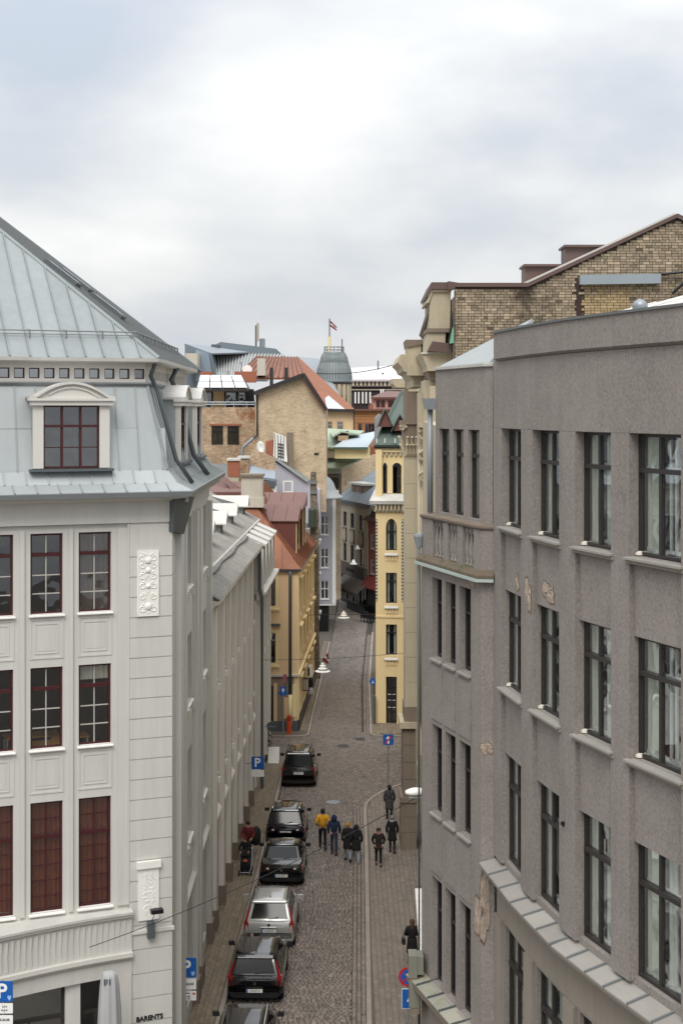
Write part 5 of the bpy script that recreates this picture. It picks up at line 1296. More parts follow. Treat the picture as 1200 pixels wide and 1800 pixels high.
# ------------------------------------------------------------------ low neighbour between the grey and the ornate building
B10 = thing('plain_infill_building', 'plain beige infill wall with white capped ledge behind the grey building corner', 'building', (4, 50, 0))
IF = Fr((3.55, 62.5), (2.75, 39.0))
MB().box(0, IF.L, 0, 3, 0, 19.5).build('wall', m_beige, B10, IF.M)
n = 5
for i in range(n):
    a = Fr((2.45, 47.5), (2.28, 41.2)); L_ = a.L
    MB().box(L_*i/n+.03, L_*(i+1)/n-.03, 0, .7, 3.95, 4.02).build('ledge_cap', m_white, B10, a.M)
a = Fr((2.5, 47.5), (2.33, 41.2)); MB().box(0, a.L, 0, .7, 3.5, 3.95).build('ledge', m_beiged, B10, a.M)

# ------------------------------------------------------------------ ORNATE SANDSTONE BUILDING
B11 = thing('ornate_stone_building', 'ornate sandstone building with giant pilaster, heavy cornice and bare brick gable', 'building', (7, 65, 0))
OF = Fr((4.15, 84.0), (3.72, 60.0))
obays = [1.2+3.4*i for i in range(7)]
ops = [(a, a+1.3, z0, z1) for a in obays for z0, z1 in ((15.2, 17.8), (10.8, 13.6), (6.6, 9.2), (1.2, 4.6)) if a+1.3 < OF.L]
wall_mb(0, OF.L, 0, 21.0, ops, .3).build('wall', m_beige, B11, OF.M)
for a in obays:
    if a+1.3 < OF.L:
        for z0, z1 in ((15.2, 17.8), (10.8, 13.6), (6.6, 9.2), (1.2, 4.6)): window(B11, OF, a, a+1.3, z0, z1, .2, m_dark, (.7,), (.5,), m_glassd, out=.08, level=1)
interior(B11, OF, .3, OF.L-.3, [.1, 5.5, 10, 14.5, 20], y1=2.5)
def pilaster(D, xa, xb, back):
    zt = Z(680, D); a, b = X(xa, D), X(xb, D)
    t = [(a, D), (b, D)]
    # base block, pedestal, shaft in blocks, capital
    for i, (z0, z1) in enumerate(((0, .9), (.9, 1.6), (1.6, 2.25))):
        MB().box(X(704, D)+.012*i, X(732, D), D+.01*i, D+back, z0+.008, z1-.008).build('base_block', m_beiged, B11)
    MB().box(X(703, D), X(735, D), D-.05, D+back, 2.26, 2.5).build('base_cap', m_beiged, B11)
    for i in range(4):
        z0 = 2.5+i*.78; MB().box(X(708, D), X(730, D), D+.06, D+back, z0+.008, z0+.77).build('pedestal_block', m_beiged, B11)
    z0 = 5.62
    MB().box(X(702, D), X(737, D), D-.12, D+back, z0, z0+.28).build('pedestal_cap', m_beige, B11)
    MB().box(X(710, D), X(733, D), D-.0, D+back, z0+.28, z0+.95).build('plinth_block', m_beiged, B11)
    z = z0+.95; k = 0
    while z < Z(800, D)-.1:
        h = 1.12; z1 = min(z+h, Z(800, D)-.02); MB().box(a, b-.02, D+.04, D+back, z+.006, z1-.006).build('shaft_block', m_beige, B11); z = z1
    # capital: bell with acanthus leaves and corner volutes
    zc0, zc1 = Z(800, D), Z(742, D); w = b-a; cx = (a+b)/2; rr = random.Random(2)
    MB().box(a-.04, b+.02, D-.02, D+back, zc0-.05, zc0+.05).build('astragal', m_beige, B11)
    o = MB().hexa([(a, D+.02, zc0+.05), (b, D+.02, zc0+.05), (b, D+back, zc0+.05), (a, D+back, zc0+.05), (a-.12, D-.1, zc1-.12), (b+.1, D-.1, zc1-.12), (b+.1, D+back, zc1-.12), (a-.12, D+back, zc1-.12)]).build('capital', m_beiged, B11)
    for row, (zz0, hh, n) in enumerate(((zc0+.05, .5, 4), (zc0+.4, .5, 3))):
        for i in range(n):
            x = a+w*(i+.5)/n; bb = .05+.1*row
            for side in (0, 1):
                if side == 0: pts = [(x, D-.02-.06*row, zz0), (x, D-.1-.06*row, zz0+hh*.5), (x, D-.2-.06*row, zz0+hh*.85), (x, D-.26-.06*row, zz0+hh*.75)]
                else: pts = [(a-.0-.05*row, D+back*(i+.5)/n, zz0), (a-.08-.05*row, D+back*(i+.5)/n, zz0+hh*.5), (a-.18-.05*row, D+back*(i+.5)/n, zz0+hh*.85), (a-.22-.05*row, D+back*(i+.5)/n, zz0+hh*.75)]
                MB().tube(pts, .085, 6, .05).build('leaf', m_beige, o)
    for x, y in ((a-.1, D-.1), (b+.05, D-.1), (a-.1, D+back*.6)):
        pts = [(x+.16*(1-i/14)*math.cos(i*.7), y-.05, zc1-.25+.16*(1-i/14)*math.sin(i*.7)) for i in range(13)]
        MB().tube(pts, .05, 6).build('volute', m_beige, o)
    MB().box(a-.2, b+.12, D-.2, D+back, zc1-.1, zc1+.06).build('abacus', m_beiged, B11)
    MB().box(a-.02, b+.0, D, D+back, zc1+.06, Z(688, D)).build('impost_block', m_beiged, B11)
pilaster(64.2, 712, 735, 1.9)
# second capital and slender colonettes, half hidden by the grey building
for D, x0 in ((61.6, 737), ):
    for i, px in enumerate((737, 741.5, 746)):
        MB().tube([(X(px, D), D, 6.5), (X(px, D), D, Z(790, D))], .07, 8).build('colonette', m_beige, B11, smooth=True)
    zc1 = Z(745, D)
    for k in range(3):
        pts = [(X(744, D)+.28*(1-i/16)*math.cos(i*.62), D-.1-.1*k, zc1-.5-.9*k+.3*(1-i/16)*math.sin(i*.62)) for i in range(14)]
        MB().tube(pts, .08, 6).build('scroll_bracket', m_beige, B11)
    MB().box(X(735, D), X(760, D), D-.3, D+.5, zc1-.15, zc1).build('abacus', m_beige, B11)
    MB().box(X(737, D), X(760, D), D+.2, D+2, 5, Z(690, D)).build('pier', m_beige, B11)
# entablature and cornice breaking forward over the pilasters
def cornice_block(xa, xb, ytop, D, depth, steps, name='cornice_block'):
    """steps: (px out at left, y0, y1) stacked slabs"""
    for i, (l, r, y0, y1) in enumerate(steps):
        MB().box(X(l, D), X(r, D), D-.003*i, D+depth, Z(y1, D), Z(y0, D)).build(name, m_beige if i % 2 == 0 else m_beiged, B11)
def cornice_prof(pxpts, D, depth, m, name): solid(B11, name, m, pxpts, D, depth)
# far part (over the pilaster)
D = 64.0
cornice_prof([(704, 623), (745, 623), (745, 680), (726, 680), (726, 668), (716, 655), (709, 652), (706, 645), (698, 637)], D, 7.0, m_beige, 'cornice')
cornice_prof([(716, 641), (752, 641), (752, 660), (716, 660)], D-.5, 1.2, m_beige, 'cornice_soffit_block')
cornice_prof([(715, 604), (740, 604), (740, 623), (717, 623)], D+.1, 2.5, m_beige, 'attic_block')
cornice_prof([(713, 597), (742, 597), (742, 605), (715, 610)], D, 2.8, m_beiged, 'attic_cap')
cornice_prof([(689, 666), (712, 665), (712, 681), (696, 681), (690, 674)], 78, 5, m_beige, 'cornice')
MB().hexa([(X(722, 78), 78, 19.4), (4.3, 78, 19.4), (4.3, 84, 19.4), (X(722, 78), 84, 19.4), (X(716, 78), 78, 21.6), (4.3, 78, 21.6), (4.3, 84, 21.6), (X(716, 78), 84, 21.6)]).build('entablature', m_beige, B11)
# near end block
D = 60.0
cornice_prof([(739, 621), (802, 621), (802, 628), (797, 633), (797, 652), (751, 652), (750, 645), (745, 632)], D, 4.0, m_beige, 'cornice')
cornice_prof([(741, 619), (803, 619), (803, 622), (741, 622)], D-.1, 4.2, m_zincl, 'cornice_flashing')
cornice_prof([(751, 652), (796, 652), (796, 668), (757, 668)], D+.4, 3.6, m_beiged, 'entablature')
cornice_prof([(746, 668), (797, 668), (797, 1000), (746, 1000)], D+.8, 3.4, m_beige, 'end_pier')
cornice_prof([(752, 583), (783, 583), (781, 619), (750, 619)], D+.2, 3.5, m_beige, 'attic_plinth')
cornice_prof([(750, 577), (789, 577), (789, 584), (750, 584)], D+.1, 3.8, m_beiged, 'attic_string')
cornice_prof([(755, 513), (792, 513), (790, 577), (755, 577)], D+.2, 3.5, m_beige, 'attic_block')
cornice_prof([(749, 532), (755, 507), (793, 507), (793, 513), (760, 513), (753, 533)], D+.1, 3.7, m_beige, 'attic_cornice')
cornice_prof([(748, 518), (758, 496), (790, 496), (790, 508), (758, 508), (749, 524)], D, 4.0, mat('brown_metal_cap', '#5d4a45', .55, .1), 'attic_cap')
cornice_prof([(787, 494), (806, 497), (806, 504), (787, 510)], D-.2, 1.0, mat('brown_metal_cap', '#5d4a45'), 'attic_cap')
# raked attic wall running back to the far block
MB().hexa([(X(755, 60.5), 60.9, Z(619, 60.5)), (X(772, 60.5), 60.9, Z(619, 60.5)), (X(745, 66)+.4, 66, Z(619, 64)), (X(737, 66), 66, Z(619, 64))]+[(X(755, 60.5), 60.9, Z(545, 60.5)), (X(772, 60.5), 60.9, Z(545, 60.5)), (X(745, 66)+.4, 66, Z(600, 64)), (X(737, 66), 66, Z(600, 64))]).build('attic_wall', m_beige, B11)
MB().hexa([at(742, 596+0, 63.5), at(757, 596, 63.5), at(768, 552, 60.75), at(752, 552, 60.75)]+[at(736, 590, 63.5), at(757, 590, 63.5), at(768, 541, 60.75), at(752, 538, 60.75)]).build('attic_coping', m_beiged, B11)
solid(B11, 'fallen_cap', mat('brown_metal_cap', '#5d4a45'), [(751, 617), (760, 600), (795, 604), (793, 620)], 59.6, .6)
# torn flashing at the junction
MB().poly([at(789, 604, 59.0), at(795, 574, 59.05), at(801, 590, 58.9), at(812, 600, 58.7)]).poly([at(789, 604.1, 59.02), at(812, 600.1, 58.72), at(801, 590.1, 58.92), at(795, 574.1, 59.07)]).build('torn_flashing', mat('green_flashing', '#6f9a7c', .6, .1), B11)
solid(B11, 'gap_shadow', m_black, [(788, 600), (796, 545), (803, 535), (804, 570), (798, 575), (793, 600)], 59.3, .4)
# bare brick gable built brick by brick
D = 58.4
gab = [(799, 503), (927, 503), (1190, 381), (1330, 446)]
def gtop(x):       # world x -> top z
    px = 600+x*F/D
    for (a, ya), (b, yb) in zip(gab, gab[1:]):
        if px <= b: return Z(ya+(yb-ya)*(px-a)/(b-a), D)
    return Z(446, D)
x0, x1 = X(799, D), X(1330, D); zl = Z(700, D)
core = MB().prism([(x0, D+.03, zl), (x1, D+.03, zl)]+[(X(px, D), D+.03, Z(py, D)-.02) for px, py in gab[::-1]], (0, .4, 0)).build('gable_wall', mat('grey_mortar', '#4e453a', .95, .2, 2), B11)
m_brick = mat('weathered_buff_brick', '#91836f', .9, .16, .6, fine=.18, attr=.42, dirt=('#4a4036', .45, .53))
m_brick2 = mat('lighter_brick_patch', '#a08c6b', .9, .1, .6, fine=.12, attr=.2)
ch, bl = .112, .265; bricks = []; rr = random.Random(12)
z = zl; row = 0
while z < Z(381, D):
    x = x0+rr.uniform(0, .03)-(bl/2 if row % 2 else 0)
    while x < x1:
        L_ = bl if rr.random() < .75 else bl/2
        a, b = max(x, x0), min(x+L_, x1)
        if b-a > .06 and z+ch < min(gtop(a), gtop(b))-.02:
            pxm = 600+(a+b)/2*F/D; pym = 720-(z-20)*F/D
            patch = 1022 < pxm < 1110 and 500 < pym < 562
            if not (1010 < pxm < 1021 and 486 < pym < 570) and pxm < 1230: bricks.append((a, b, z, patch, rr.gauss(0, .5)+(1.1 if rr.random() < .09 else 0), rr.uniform(-.012, .012), pxm, pym))
        x += L_
    z += ch; row += 1
vis = [k for k in bricks if k[6] < 1200 and (k[7] < 520 or k[6] < 860 and k[7] < 640)]
rr.shuffle(vis); single = set(id(k) for k in vis[:290])
meshes = []
for i in range(24):
    L_ = bl-.02 if i % 3 else bl/2-.02
    meshes.append((i % 3 != 0, MB().box(0, L_, 0, .06, 0, ch-.018, tone=rr.gauss(0, .5)).mesh('brick', m_brick)))
big = MB(); big2 = MB()
for k in bricks:
    a, b, z, patch, t, j, pxm, pym = k
    if id(k) in single and (abs(b-a-bl) < .01 or abs(b-a-bl/2) < .01):
        full = abs(b-a-bl) < .01; c_ = rr.choice([m_ for m_ in meshes if m_[0] == full])[1]
        link('brick', c_, B11, Matrix.Translation(Vector((a+.01, D-.02+j, z+.009))))
    else:
        (big2 if patch else big).box(a+.01, b-.01, D-.02+j, D+.035, z+.009, z+ch-.009, tone=t)
big.build('brickwork', m_brick, B11, kind='stuff'); big2.build('brickwork', m_brick2, B11, kind='stuff')
m_cap = mat('brown_metal_cap', '#5d4a45')
for (a, ya), (b, yb) in zip(gab, gab[1:]):
    MB().hexa([at(a, ya+1, D-.15), at(b, yb+1, D-.15), at(b, yb+1, D+.6), at(a, ya+1, D+.6), at(a, ya-6, D-.15), at(b, yb-6, D-.15), at(b, yb-6, D+.6), at(a, ya-6, D+.6)]).build('gable_coping', m_cap, B11)
# pale roof strip behind the raking coping, and brown metal-clad chimneys
sheet(B11, 'roof_slope', m_zincl, [(X(900, D), D+.5, Z(505, D)), (X(1190, D), D+.5, Z(371, D)), (X(1190, D), D+16, Z(371, D)), (X(900, D), D+16, Z(505, D))], .1)
solid(B11, 'chimney', m_cap, [(922, 515), (1060, 515), (1060, 466), (922, 466)], D+2.2, 1.2); solid(B11, 'chimney_cap', m_cap, [(920, 468), (1000, 468), (1000, 464), (920, 464)], D+2.0, 1.6)
solid(B11, 'chimney', m_cap, [(993, 490), (1100, 490), (1100, 433), (993, 433)], D+2.2, 1.2); solid(B11, 'chimney_cap', m_cap, [(991, 434), (1069, 434), (1069, 430), (991, 430)], D+2.0, 1.6)
solid(B11, 'lintel_flashing', mat('blue_grey_flashing', '#8b959b', .5, .06), [(1019, 483), (1161, 481), (1161, 498), (1019, 500)], D-.35, .4)
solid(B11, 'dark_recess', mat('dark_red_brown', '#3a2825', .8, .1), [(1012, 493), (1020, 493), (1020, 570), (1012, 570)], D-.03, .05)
MB().tube([at(1160, 482, D-.2), at(1225, 476, D-.25)], .06, 6).build('cable_bracket', m_black, B11)
MB().tube([at(1180, 516, D-.2), at(1200, 498, D-.3), at(1225, 476, D-.25)], .07, 6).build('cable_bracket', m_black, B11)
MB().box(x0+2.5, 16, D+.45, 80, 0, zl).build('building_body', m_beiged, B11)
MB().box(X(799, D), X(799, D)+9, D+.5, 82, zl-1, Z(520, D)).build('building_body', m_beiged, B11)
# ------------------------------------------------------------------ ROOFSCAPE BEHIND
def bld(name, label, px, py, D): return thing(name, label, 'building', at(px, py, D))
def pwin(root, D, x0, x1, y0, y1, fm=m_dark, rows=(.6,), cols=(.5,), pm=m_glassd, d=.05):
    fr = Fr((X(x0, D), D), (X(x1, D), D)); return window(root, fr, 0, fr.L, Z(y1, D), Z(y0, D), -d, fm, rows, cols, pm, out=.1, bar=.07)
# brick gable house
G = bld('brick_gable_house', 'tall windowless buff brick gable house with dark roof edge in the middle distance', 510, 840, 121)
D = 121.0
solid(G, 'gable_wall', m_brickfar, [(449, 900), (573, 900), (573, 718), (533, 660), (449, 690)], D, 12)
sheet(G, 'roof_slope', m_zincd, [at(446, 690, D-.5), at(534, 657, D-.5), at(534, 657, D+14), at(446, 690, D+14)], .25)
sheet(G, 'roof_slope', mat('rust_metal', '#8d5343', .7, .2, .8), [at(532, 656, D-.5), at(575, 720, D-.5), at(575, 720, D+14), at(532, 656, D+14)], .25)
MB().hexa([at(446, 694, D-.6), at(533, 662, D-.6), at(533, 662, D-.4), at(446, 694, D-.4), at(446, 688, D-.6), at(533, 655, D-.6), at(533, 655, D-.4), at(446, 688, D-.4)]).build('verge_board', m_dark, G)
MB().hexa([at(572, 722, D-.6), at(576, 718, D-.6), at(576, 718, D-.4), at(572, 722, D-.4), at(531, 662, D-.6), at(535, 655, D-.6), at(535, 655, D-.4), at(531, 662, D-.4)]).build('verge_board', m_dark, G)
MB().tube([at(452, 694, D-.2), at(452, 765, D-.2), at(446, 770, D-.3)], .11, 8).build('downpipe', m_dark, G)
MB().tube([at(446, 770, D-.3), at(428, 785, D-.3), at(424, 808, D-.3)], .14, 8).build('flue_pipe', m_steel, G)
solid(G, 'bricked_opening', m_beiged, [(504, 800), (515, 800), (515, 760), (504, 760)], D-.12, .2)
solid(G, 'vent', m_dark, [(552, 800), (560, 800), (560, 796), (552, 796)], D-.05, .1)
for a, b in ((474, 481), (500, 507)): solid(G, 'flue', m_dark, [(a, 682), (b-1, 682), (b-1, 646), (a, 646)], D+3, .5)
# lower brick wing with glazed penthouse
G2 = bld('brick_wing_house', 'lower brick house with two dark windows and sloping glass penthouse', 400, 815, 123)
D = 123.0
solid(G2, 'wall', m_brickrough, [(330, 860), (449, 860), (449, 716), (330, 716)], D, 8)
for x in (372, 400): pwin(G2, D, x, x+20, 749, 781, m_black, (.7,), (.5,))
solid(G2, 'lintel', m_brickred, [(368, 748), (424, 748), (424, 745), (368, 745)], D-.1, .2)
solid(G2, 'penthouse_back_wall', m_black, [(340, 718), (448, 718), (446, 684), (340, 684)], D+4, .3)
solid(G2, 'yellow_wall', m_tan, [(375, 718), (394, 718), (394, 688), (375, 688)], D+3.8, .1)
fr = Fr((X(340, D+2), D+2), (X(446, D+2), D+2))
for a, b in ((345, 373), (396, 416), (418, 432)): pwin(G2, D+2, a, b, 688, 718, m_dark, (), (), m_glassd)
gr = MB(); 
MB().hexa([at(344, 688, D+1.4), at(438, 688, D+1.4), at(424, 664, D+4.2), at(350, 664, D+4.2)]+[at(344, 684, D+1.4), at(440, 684, D+1.4), at(426, 661, D+4.2), at(350, 661, D+4.2)]).build('penthouse_roof', m_dark, G2)
q = lambda a, b: Vector(at(346, 684, D+1.4)).lerp(Vector(at(436, 684, D+1.4)), a).lerp(Vector(at(352, 661, D+4.2)).lerp(Vector(at(424, 661, D+4.2)), a), b)+Vector((0, -.06, .08))
m_sky = mat('bright_sloped_glass', '#d9dde0', .12, .02, spec=.9)
for i in range(4):
    for j in range(2):
        a0, a1, b0, b1 = i/4+.012, (i+1)/4-.012, j/2+.03, (j+1)/2-.04
        MB().prism([q(a0, b0), q(a1, b0), q(a1, b1), q(a0, b1)], (0, -.02, .05)).build('skylight_pane', m_sky, G2)
rl = thing('terrace_railing', 'white metal terrace railing in front of the glass penthouse', 'railing', at(400, 716, D+.2))
for y in (707, 711): MB().tube([at(345, y, D+.1), at(449, y, D+.1)], .05, 6).build('rail', m_steel, rl)
for x in (350, 373, 396, 411, 434, 448): MB().tube([at(x, 717, D+.1), at(x, 707, D+.1)], .05, 6).build('post', m_steel, rl)
for a, b in ((352, 372), (412, 449)):
    solid(G2, 'chimney', m_brickred, [(a, 672), (b, 672), (b, 653), (a, 653)], D+8, 1.5)
ds = thing('rooftop_dish', 'small white satellite dish on the roof behind the penthouse', 'satellite dish', at(435, 650, 133))
MB().lathe(at(435, 650, 133), [(.25, 0), (.0, .0), (.25, -.02), (.45, -.15), (.46, -.16)], 12, 'Y').build('dish', m_white, ds); MB().tube([at(435, 650, 133), at(435, 662, 133)], .05, 5).build('mast', m_steel, ds)
for px in (401, 424): 
    an = thing('rooftop_antenna', 'thin rooftop antenna mast %s' % ('left of the red chimney' if px == 401 else 'beside the white satellite dish'), 'antenna', at(px, 668, 134))
    MB().tube([at(px, 668, 134), at(px, 636 if px == 424 else 650, 134)], .06, 5).build('mast', m_steel, an)
    for k in range(3): MB().tube([at(px-4, 654+k*4, 134), at(px+4, 653+k*4, 134)], .03, 4).build('element', m_steel, an)
# sheds, chimneys and clutter in front
H1 = bld('grey_roof_sheds', 'small grey roofed sheds and old brick parapet left of the lavender house', 440, 870, 112)
D = 112.0
sheet(H1, 'roof_slope', m_zincd, [at(330, 862, D), at(470, 862, D), at(450, 815, D+9), at(330, 815, D+9)], .2)
sheet(H1, 'roof_slope', mat('blue_grey_sheet', '#8d98a1'), [at(437, 835, D+.5), at(484, 842, D+.5), at(484, 822, D+4), at(445, 812, D+4)], .2)
solid(H1, 'brick_parapet', m_brickrough, [(441, 815), (484, 846), (484, 806), (460, 795), (441, 790)], D+3, .5)
solid(H1, 'wall', m_white, [(460, 880), (484, 880), (484, 858), (460, 858)], D+.3, 3)
solid(H1, 'louvre', m_gutter, [(463, 857), (483, 857), (483, 846), (463, 846)], D+.1, 3)
for nm, lab, m, pts, D_ in (('brick_chimney', 'red brick chimney stack with pale render below, left of the rendered one', m_brickred, [(400, 838), (420, 838), (420, 810), (400, 810)], 108),
                        ('brick_chimney', 'low weathered yellow brick chimney right behind the red one', m_brickrough, [(419, 850), (437, 850), (437, 806), (419, 806)], 110)):
    c_ = thing(nm, lab, 'chimney', at(pts[0][0], pts[0][1], D_)); solid(c_, 'stack', m, pts, D_, 1.0)
    x0_, x1_ = pts[0][0], pts[1][0]; yt = pts[2][1]
    solid(c_, 'cap', m_zincl, [(x0_-2, yt), (x1_+2, yt), (x1_+2, yt-4), (x0_-2, yt-4)], D_-.1, 1.3)
    solid(c_, 'foot', m_beige, [(x0_+3, pts[0][1]+26), (x1_-1, pts[0][1]+26), (x1_-1, pts[0][1]), (x0_+3, pts[0][1])], D_+.05, .9)
# red roof with large rendered chimney in front
H2 = bld('dark_red_roof_house', 'dark red metal roofed house behind the long grey roof', 400, 880, 97)
D = 92.0
sheet(H2, 'roof_slope', m_redroof, [at(330, 905, D), at(422, 880, D), at(400, 838, D+8), at(330, 838, D+8)], .2)
P0, P1, P2, P3 = [Vector(at(*t)) for t in ((384, 832, D+8), (424, 868, D+1), (450, 905, D), (360, 905, D))]
sheet(H2, 'roof_slope', m_redroof, [at(360, 915, D-.2), at(480, 915, D-.2), at(430, 862, D+6), at(383, 832, D+8)], .15)
for i in range(9): MB().tube([at(386+i*5, 833+i*3.4, D+7-i*.5), at(400+i*7+12, 865+i*4, D+2-i*.2)], .06, 5).build('roof_roll', m_redroof, H2)
c_ = thing('rendered_chimney', 'wide pale rendered chimney standing on the red roof', 'chimney', at(442, 890, 90.5))
D = 90.5
solid(c_, 'stack', mat('pale_chimney_render', '#bdb6a8', .9, .12, 1.2, streak=.1), [(424, 875), (461, 875), (461, 838), (424, 838)], D, 1.4)
solid(c_, 'foot', mat('pale_chimney_render', '#bdb6a8'), [(422, 892), (463, 892), (463, 875), (423, 875)], D-.05, 1.5)
solid(c_, 'cap', m_beiged, [(422, 838), (463, 838), (463, 834), (422, 834)], D-.15, 1.7)
sheet(B3, 'roof_slope', m_redroof, [at(415, 930, 89.9), at(480, 960, 89.9), at(500, 888, 95), at(450, 884, 95)], .1)
sheet(B3, 'roof_ridge', m_redroof, [at(455, 895, 94), at(532, 895, 94), at(534, 882, 97), at(470, 880, 97)], .1)
# laundry-like white board, dish and flue by the brick gable
bd = thing('roof_hatch_board', 'tilted white metal sheeted roof structure with dark stencilled lines beside the brick gable', 'roof structure', at(492, 805, 119))
D = 119.0
solid(bd, 'sheet', m_white, [(480, 805), (505, 812), (502, 768), (482, 760)], D, .3); solid(bd, 'brick_side', m_brickred, [(467, 802), (480, 805), (480, 773), (467, 776)], D, 1)
for i in range(4): solid(bd, 'batten', m_gutter, [(483+i*5, 806+i), (484+i*5, 806+i), (484+i*5, 762+i*1.6), (483+i*5, 762+i*1.6)], D-.06, .06)
for j in range(5): solid(bd, 'batten', m_dark, [(488, 779+j*5.5), (499, 781+j*5.5), (499, 783+j*5.5), (488, 781+j*5.5)], D-.1, .05)
ds = thing('satellite_dish', 'large round white satellite dish left of the tilted white board', 'satellite dish', at(459, 795, 118))
M_ = Matrix.Translation(Vector(at(459, 787, 118))) @ Matrix.Rotation(R(-50), 4, 'Z')
MB().lathe((0, 0, 0), [(.05, .12), (.3, .08), (.55, -.05), (.56, -.07), (.3, .05), (.05, .1)], 18, 'Y').build('dish', m_white, ds, M_, smooth=True); MB().tube([at(459, 790, 118.2), at(459, 806, 118.2)], .06, 6).build('mast', m_gutter, ds)
solid(G, 'pier', m_beiged, [(505, 826), (516, 832), (514, 780), (505, 775)], 119.5, .6)
# grey metal roofed hall
G3 = bld('metal_roof_hall', 'large hall with pale grey standing seam roofs on the left skyline', 420, 660, 175)
D = 175.0
m_hall = mat('hall_sheet', '#858c91', .5, .05, .4, attr=.05); m_halld = mat('hall_side', '#6c777e', .6, .08, .4)
solid(G3, 'wall', m_halld, [(325, 700), (390, 700), (372, 622), (325, 605)], D, 6)
solid(G3, 'upper_wall', m_halld, [(366, 612), (388, 601), (485, 613), (485, 625), (440, 620), (376, 612)], D+6, 25)
P = [Vector(at(*t)) for t in ((374, 668, D-.5), (470, 668, D-.5), (500, 624, D+6), (366, 619, D+6))]
sheet(G3, 'roof_slope', m_hall, P, .2)
for i in range(24):
    a, b = i/24, i/24
    MB().tube([P[0].lerp(P[1], a)+Vector((0, -.05, .05)), P[3].lerp(P[2], b)+Vector((0, -.05, .1))], .07, 4).build('roof_seam', m_zincl, G3)
sheet(G3, 'roof_slope', m_hall, [at(325, 604, D), at(372, 621, D), at(440, 619, D+6), at(370, 606, D+20)], .2)
solid(G3, 'side_wall', mat('hall_blue_side', '#7f8d99', .6, .06), [(344, 670), (374, 670), (366, 620), (344, 614)], D-1, 4)
solid(G3, 'pale_stair_tower', m_cream, [(325, 660), (347, 660), (347, 622), (325, 622)], D-4, 3) if False else solid(G3, 'pale_stack', mat('pale_chimney_render', '#bdb6a8'), [(326, 650), (347, 650), (347, 621), (326, 621)], D-4, 3)
solid(G3, 'roof_plant', m_gutter, [(370, 614), (386, 617), (386, 606), (372, 605)], D+3, 2)
solid(G3, 'vent_tower', m_hall, [(456, 623), (465, 623), (465, 595), (456, 595)], D+8, 1.5)
an = thing('antenna_mast', 'pale mobile phone antenna mast on top of the metal roofed hall', 'antenna', at(452, 612, 182))
MB().tube([at(450, 612, 182), at(450, 572, 182)], .12, 6).build('mast', m_gutter, an); MB().box(X(451, 182), X(455, 182), 181.8, 182.2, Z(600, 182), Z(568, 182)).build('panel', m_beh, an)
# red roof block
G4 = bld('red_roof_block', 'long rusty red roofed block with patched white section right of the brick gable', 560, 690, 150)
D = 150.0
P = [Vector(at(*t)) for t in ((415, 664, D), (535, 664, D), (522, 628, D+10), (452, 626, D+10))]
sheet(G4, 'roof_slope', m_rust, P, .2)
for i in range(14): MB().tube([P[0].lerp(P[1], i/13)+Vector((0, -.05, .06)), P[3].lerp(P[2], i/13)+Vector((0, -.05, .06))], .08, 4).build('roof_roll', m_redroof, G4)
Q = [Vector(at(*t)) for t in ((545, 716, D-4), (622, 720, D-4), (523, 627, D+12), (510, 640, D+8))]
Q = [Vector(at(*t)) for t in ((560, 720, D-4), (624, 720, D-4), (524, 627, D+12), (512, 640, D+8))]
sheet(G4, 'roof_slope', m_rust, Q, .2)
sheet(G4, 'white_patch', mat('peeled_white_roof', '#b9bcc0', .6, .12, 2, dirt=('#8d5343', 3, .66)), [at(574, 718, D-4.3), at(606, 719, D-4.3), at(577, 695, D-2.8), at(571, 700, D-3.0)], .1)
solid(G4, 'wall', m_tan, [(560, 800), (622, 800), (622, 722), (560, 722)], D-3.6, 10)
solid(G4, 'eaves', m_dark, [(568, 724), (624, 724), (624, 719), (568, 719)], D-4.3, 1)
for a, b in ((575, 584), (592, 603)): pwin(G4, D-3.7, a, b, 740, 757, m_beh)
solid(G4, 'downpipe', m_dark, [(621, 760), (623, 760), (623, 722), (621, 722)], D-3.9, .2)
solid(G4, 'chimney', mat('pale_chimney_render', '#bdb6a8'), [(452, 660), (466, 660), (466, 630), (452, 630)], D-1, 2)
# dome tower
G5 = bld('dome_tower', 'grey metal domed tower with railed platform and flagpole on the skyline', 587, 700, 180)
D = 182.0; cx = X(587, D)
def rz(r, y): return (r*D/F, Z(y, D))
pr = [(28, 700), (28, 672), (31, 671), (31, 668), (30, 660), (28, 650), (25, 640), (20, 634), (21, 633), (19, 628), (17, 622), (18, 620)]
MB().lathe((cx, D, 0), [rz(29, 720), rz(28, 673)], 32).build('drum', m_beiged, G5, smooth=True)
MB().lathe((cx, D, 0), [rz(31.5, 673), rz(32, 670), rz(31, 667), rz(30.5, 658), rz(28.5, 648), rz(25, 639), rz(24, 636), rz(24.5, 635), rz(22.5, 628), rz(19.5, 622), rz(20, 620)], 40).build('dome', mat('dome_lead', '#7f8789', .5, .08, .5, metal=.2), G5, smooth=True)
for i in range(20):
    a = math.pi+math.pi*i/19
    pts = [(cx+r*D/F*math.cos(a), D+r*D/F*math.sin(a), Z(y, D)) for r, y in ((31.3, 667), (30.7, 658), (28.7, 648), (25.2, 639), (22.7, 628), (19.7, 622))]
    MB().tube(pts, .06, 4).build('rib', m_zincd, G5)
for i in range(9):
    a = math.pi*1.08+math.pi*.84*i/8; x = cx+28.5*D/F*math.cos(a); y = D+28.5*D/F*math.sin(a)
    MB().box(x-.2, x+.2, y-.1, y+.2, Z(716, D), Z(676, D)).build('drum_pilaster', m_beige, G5)
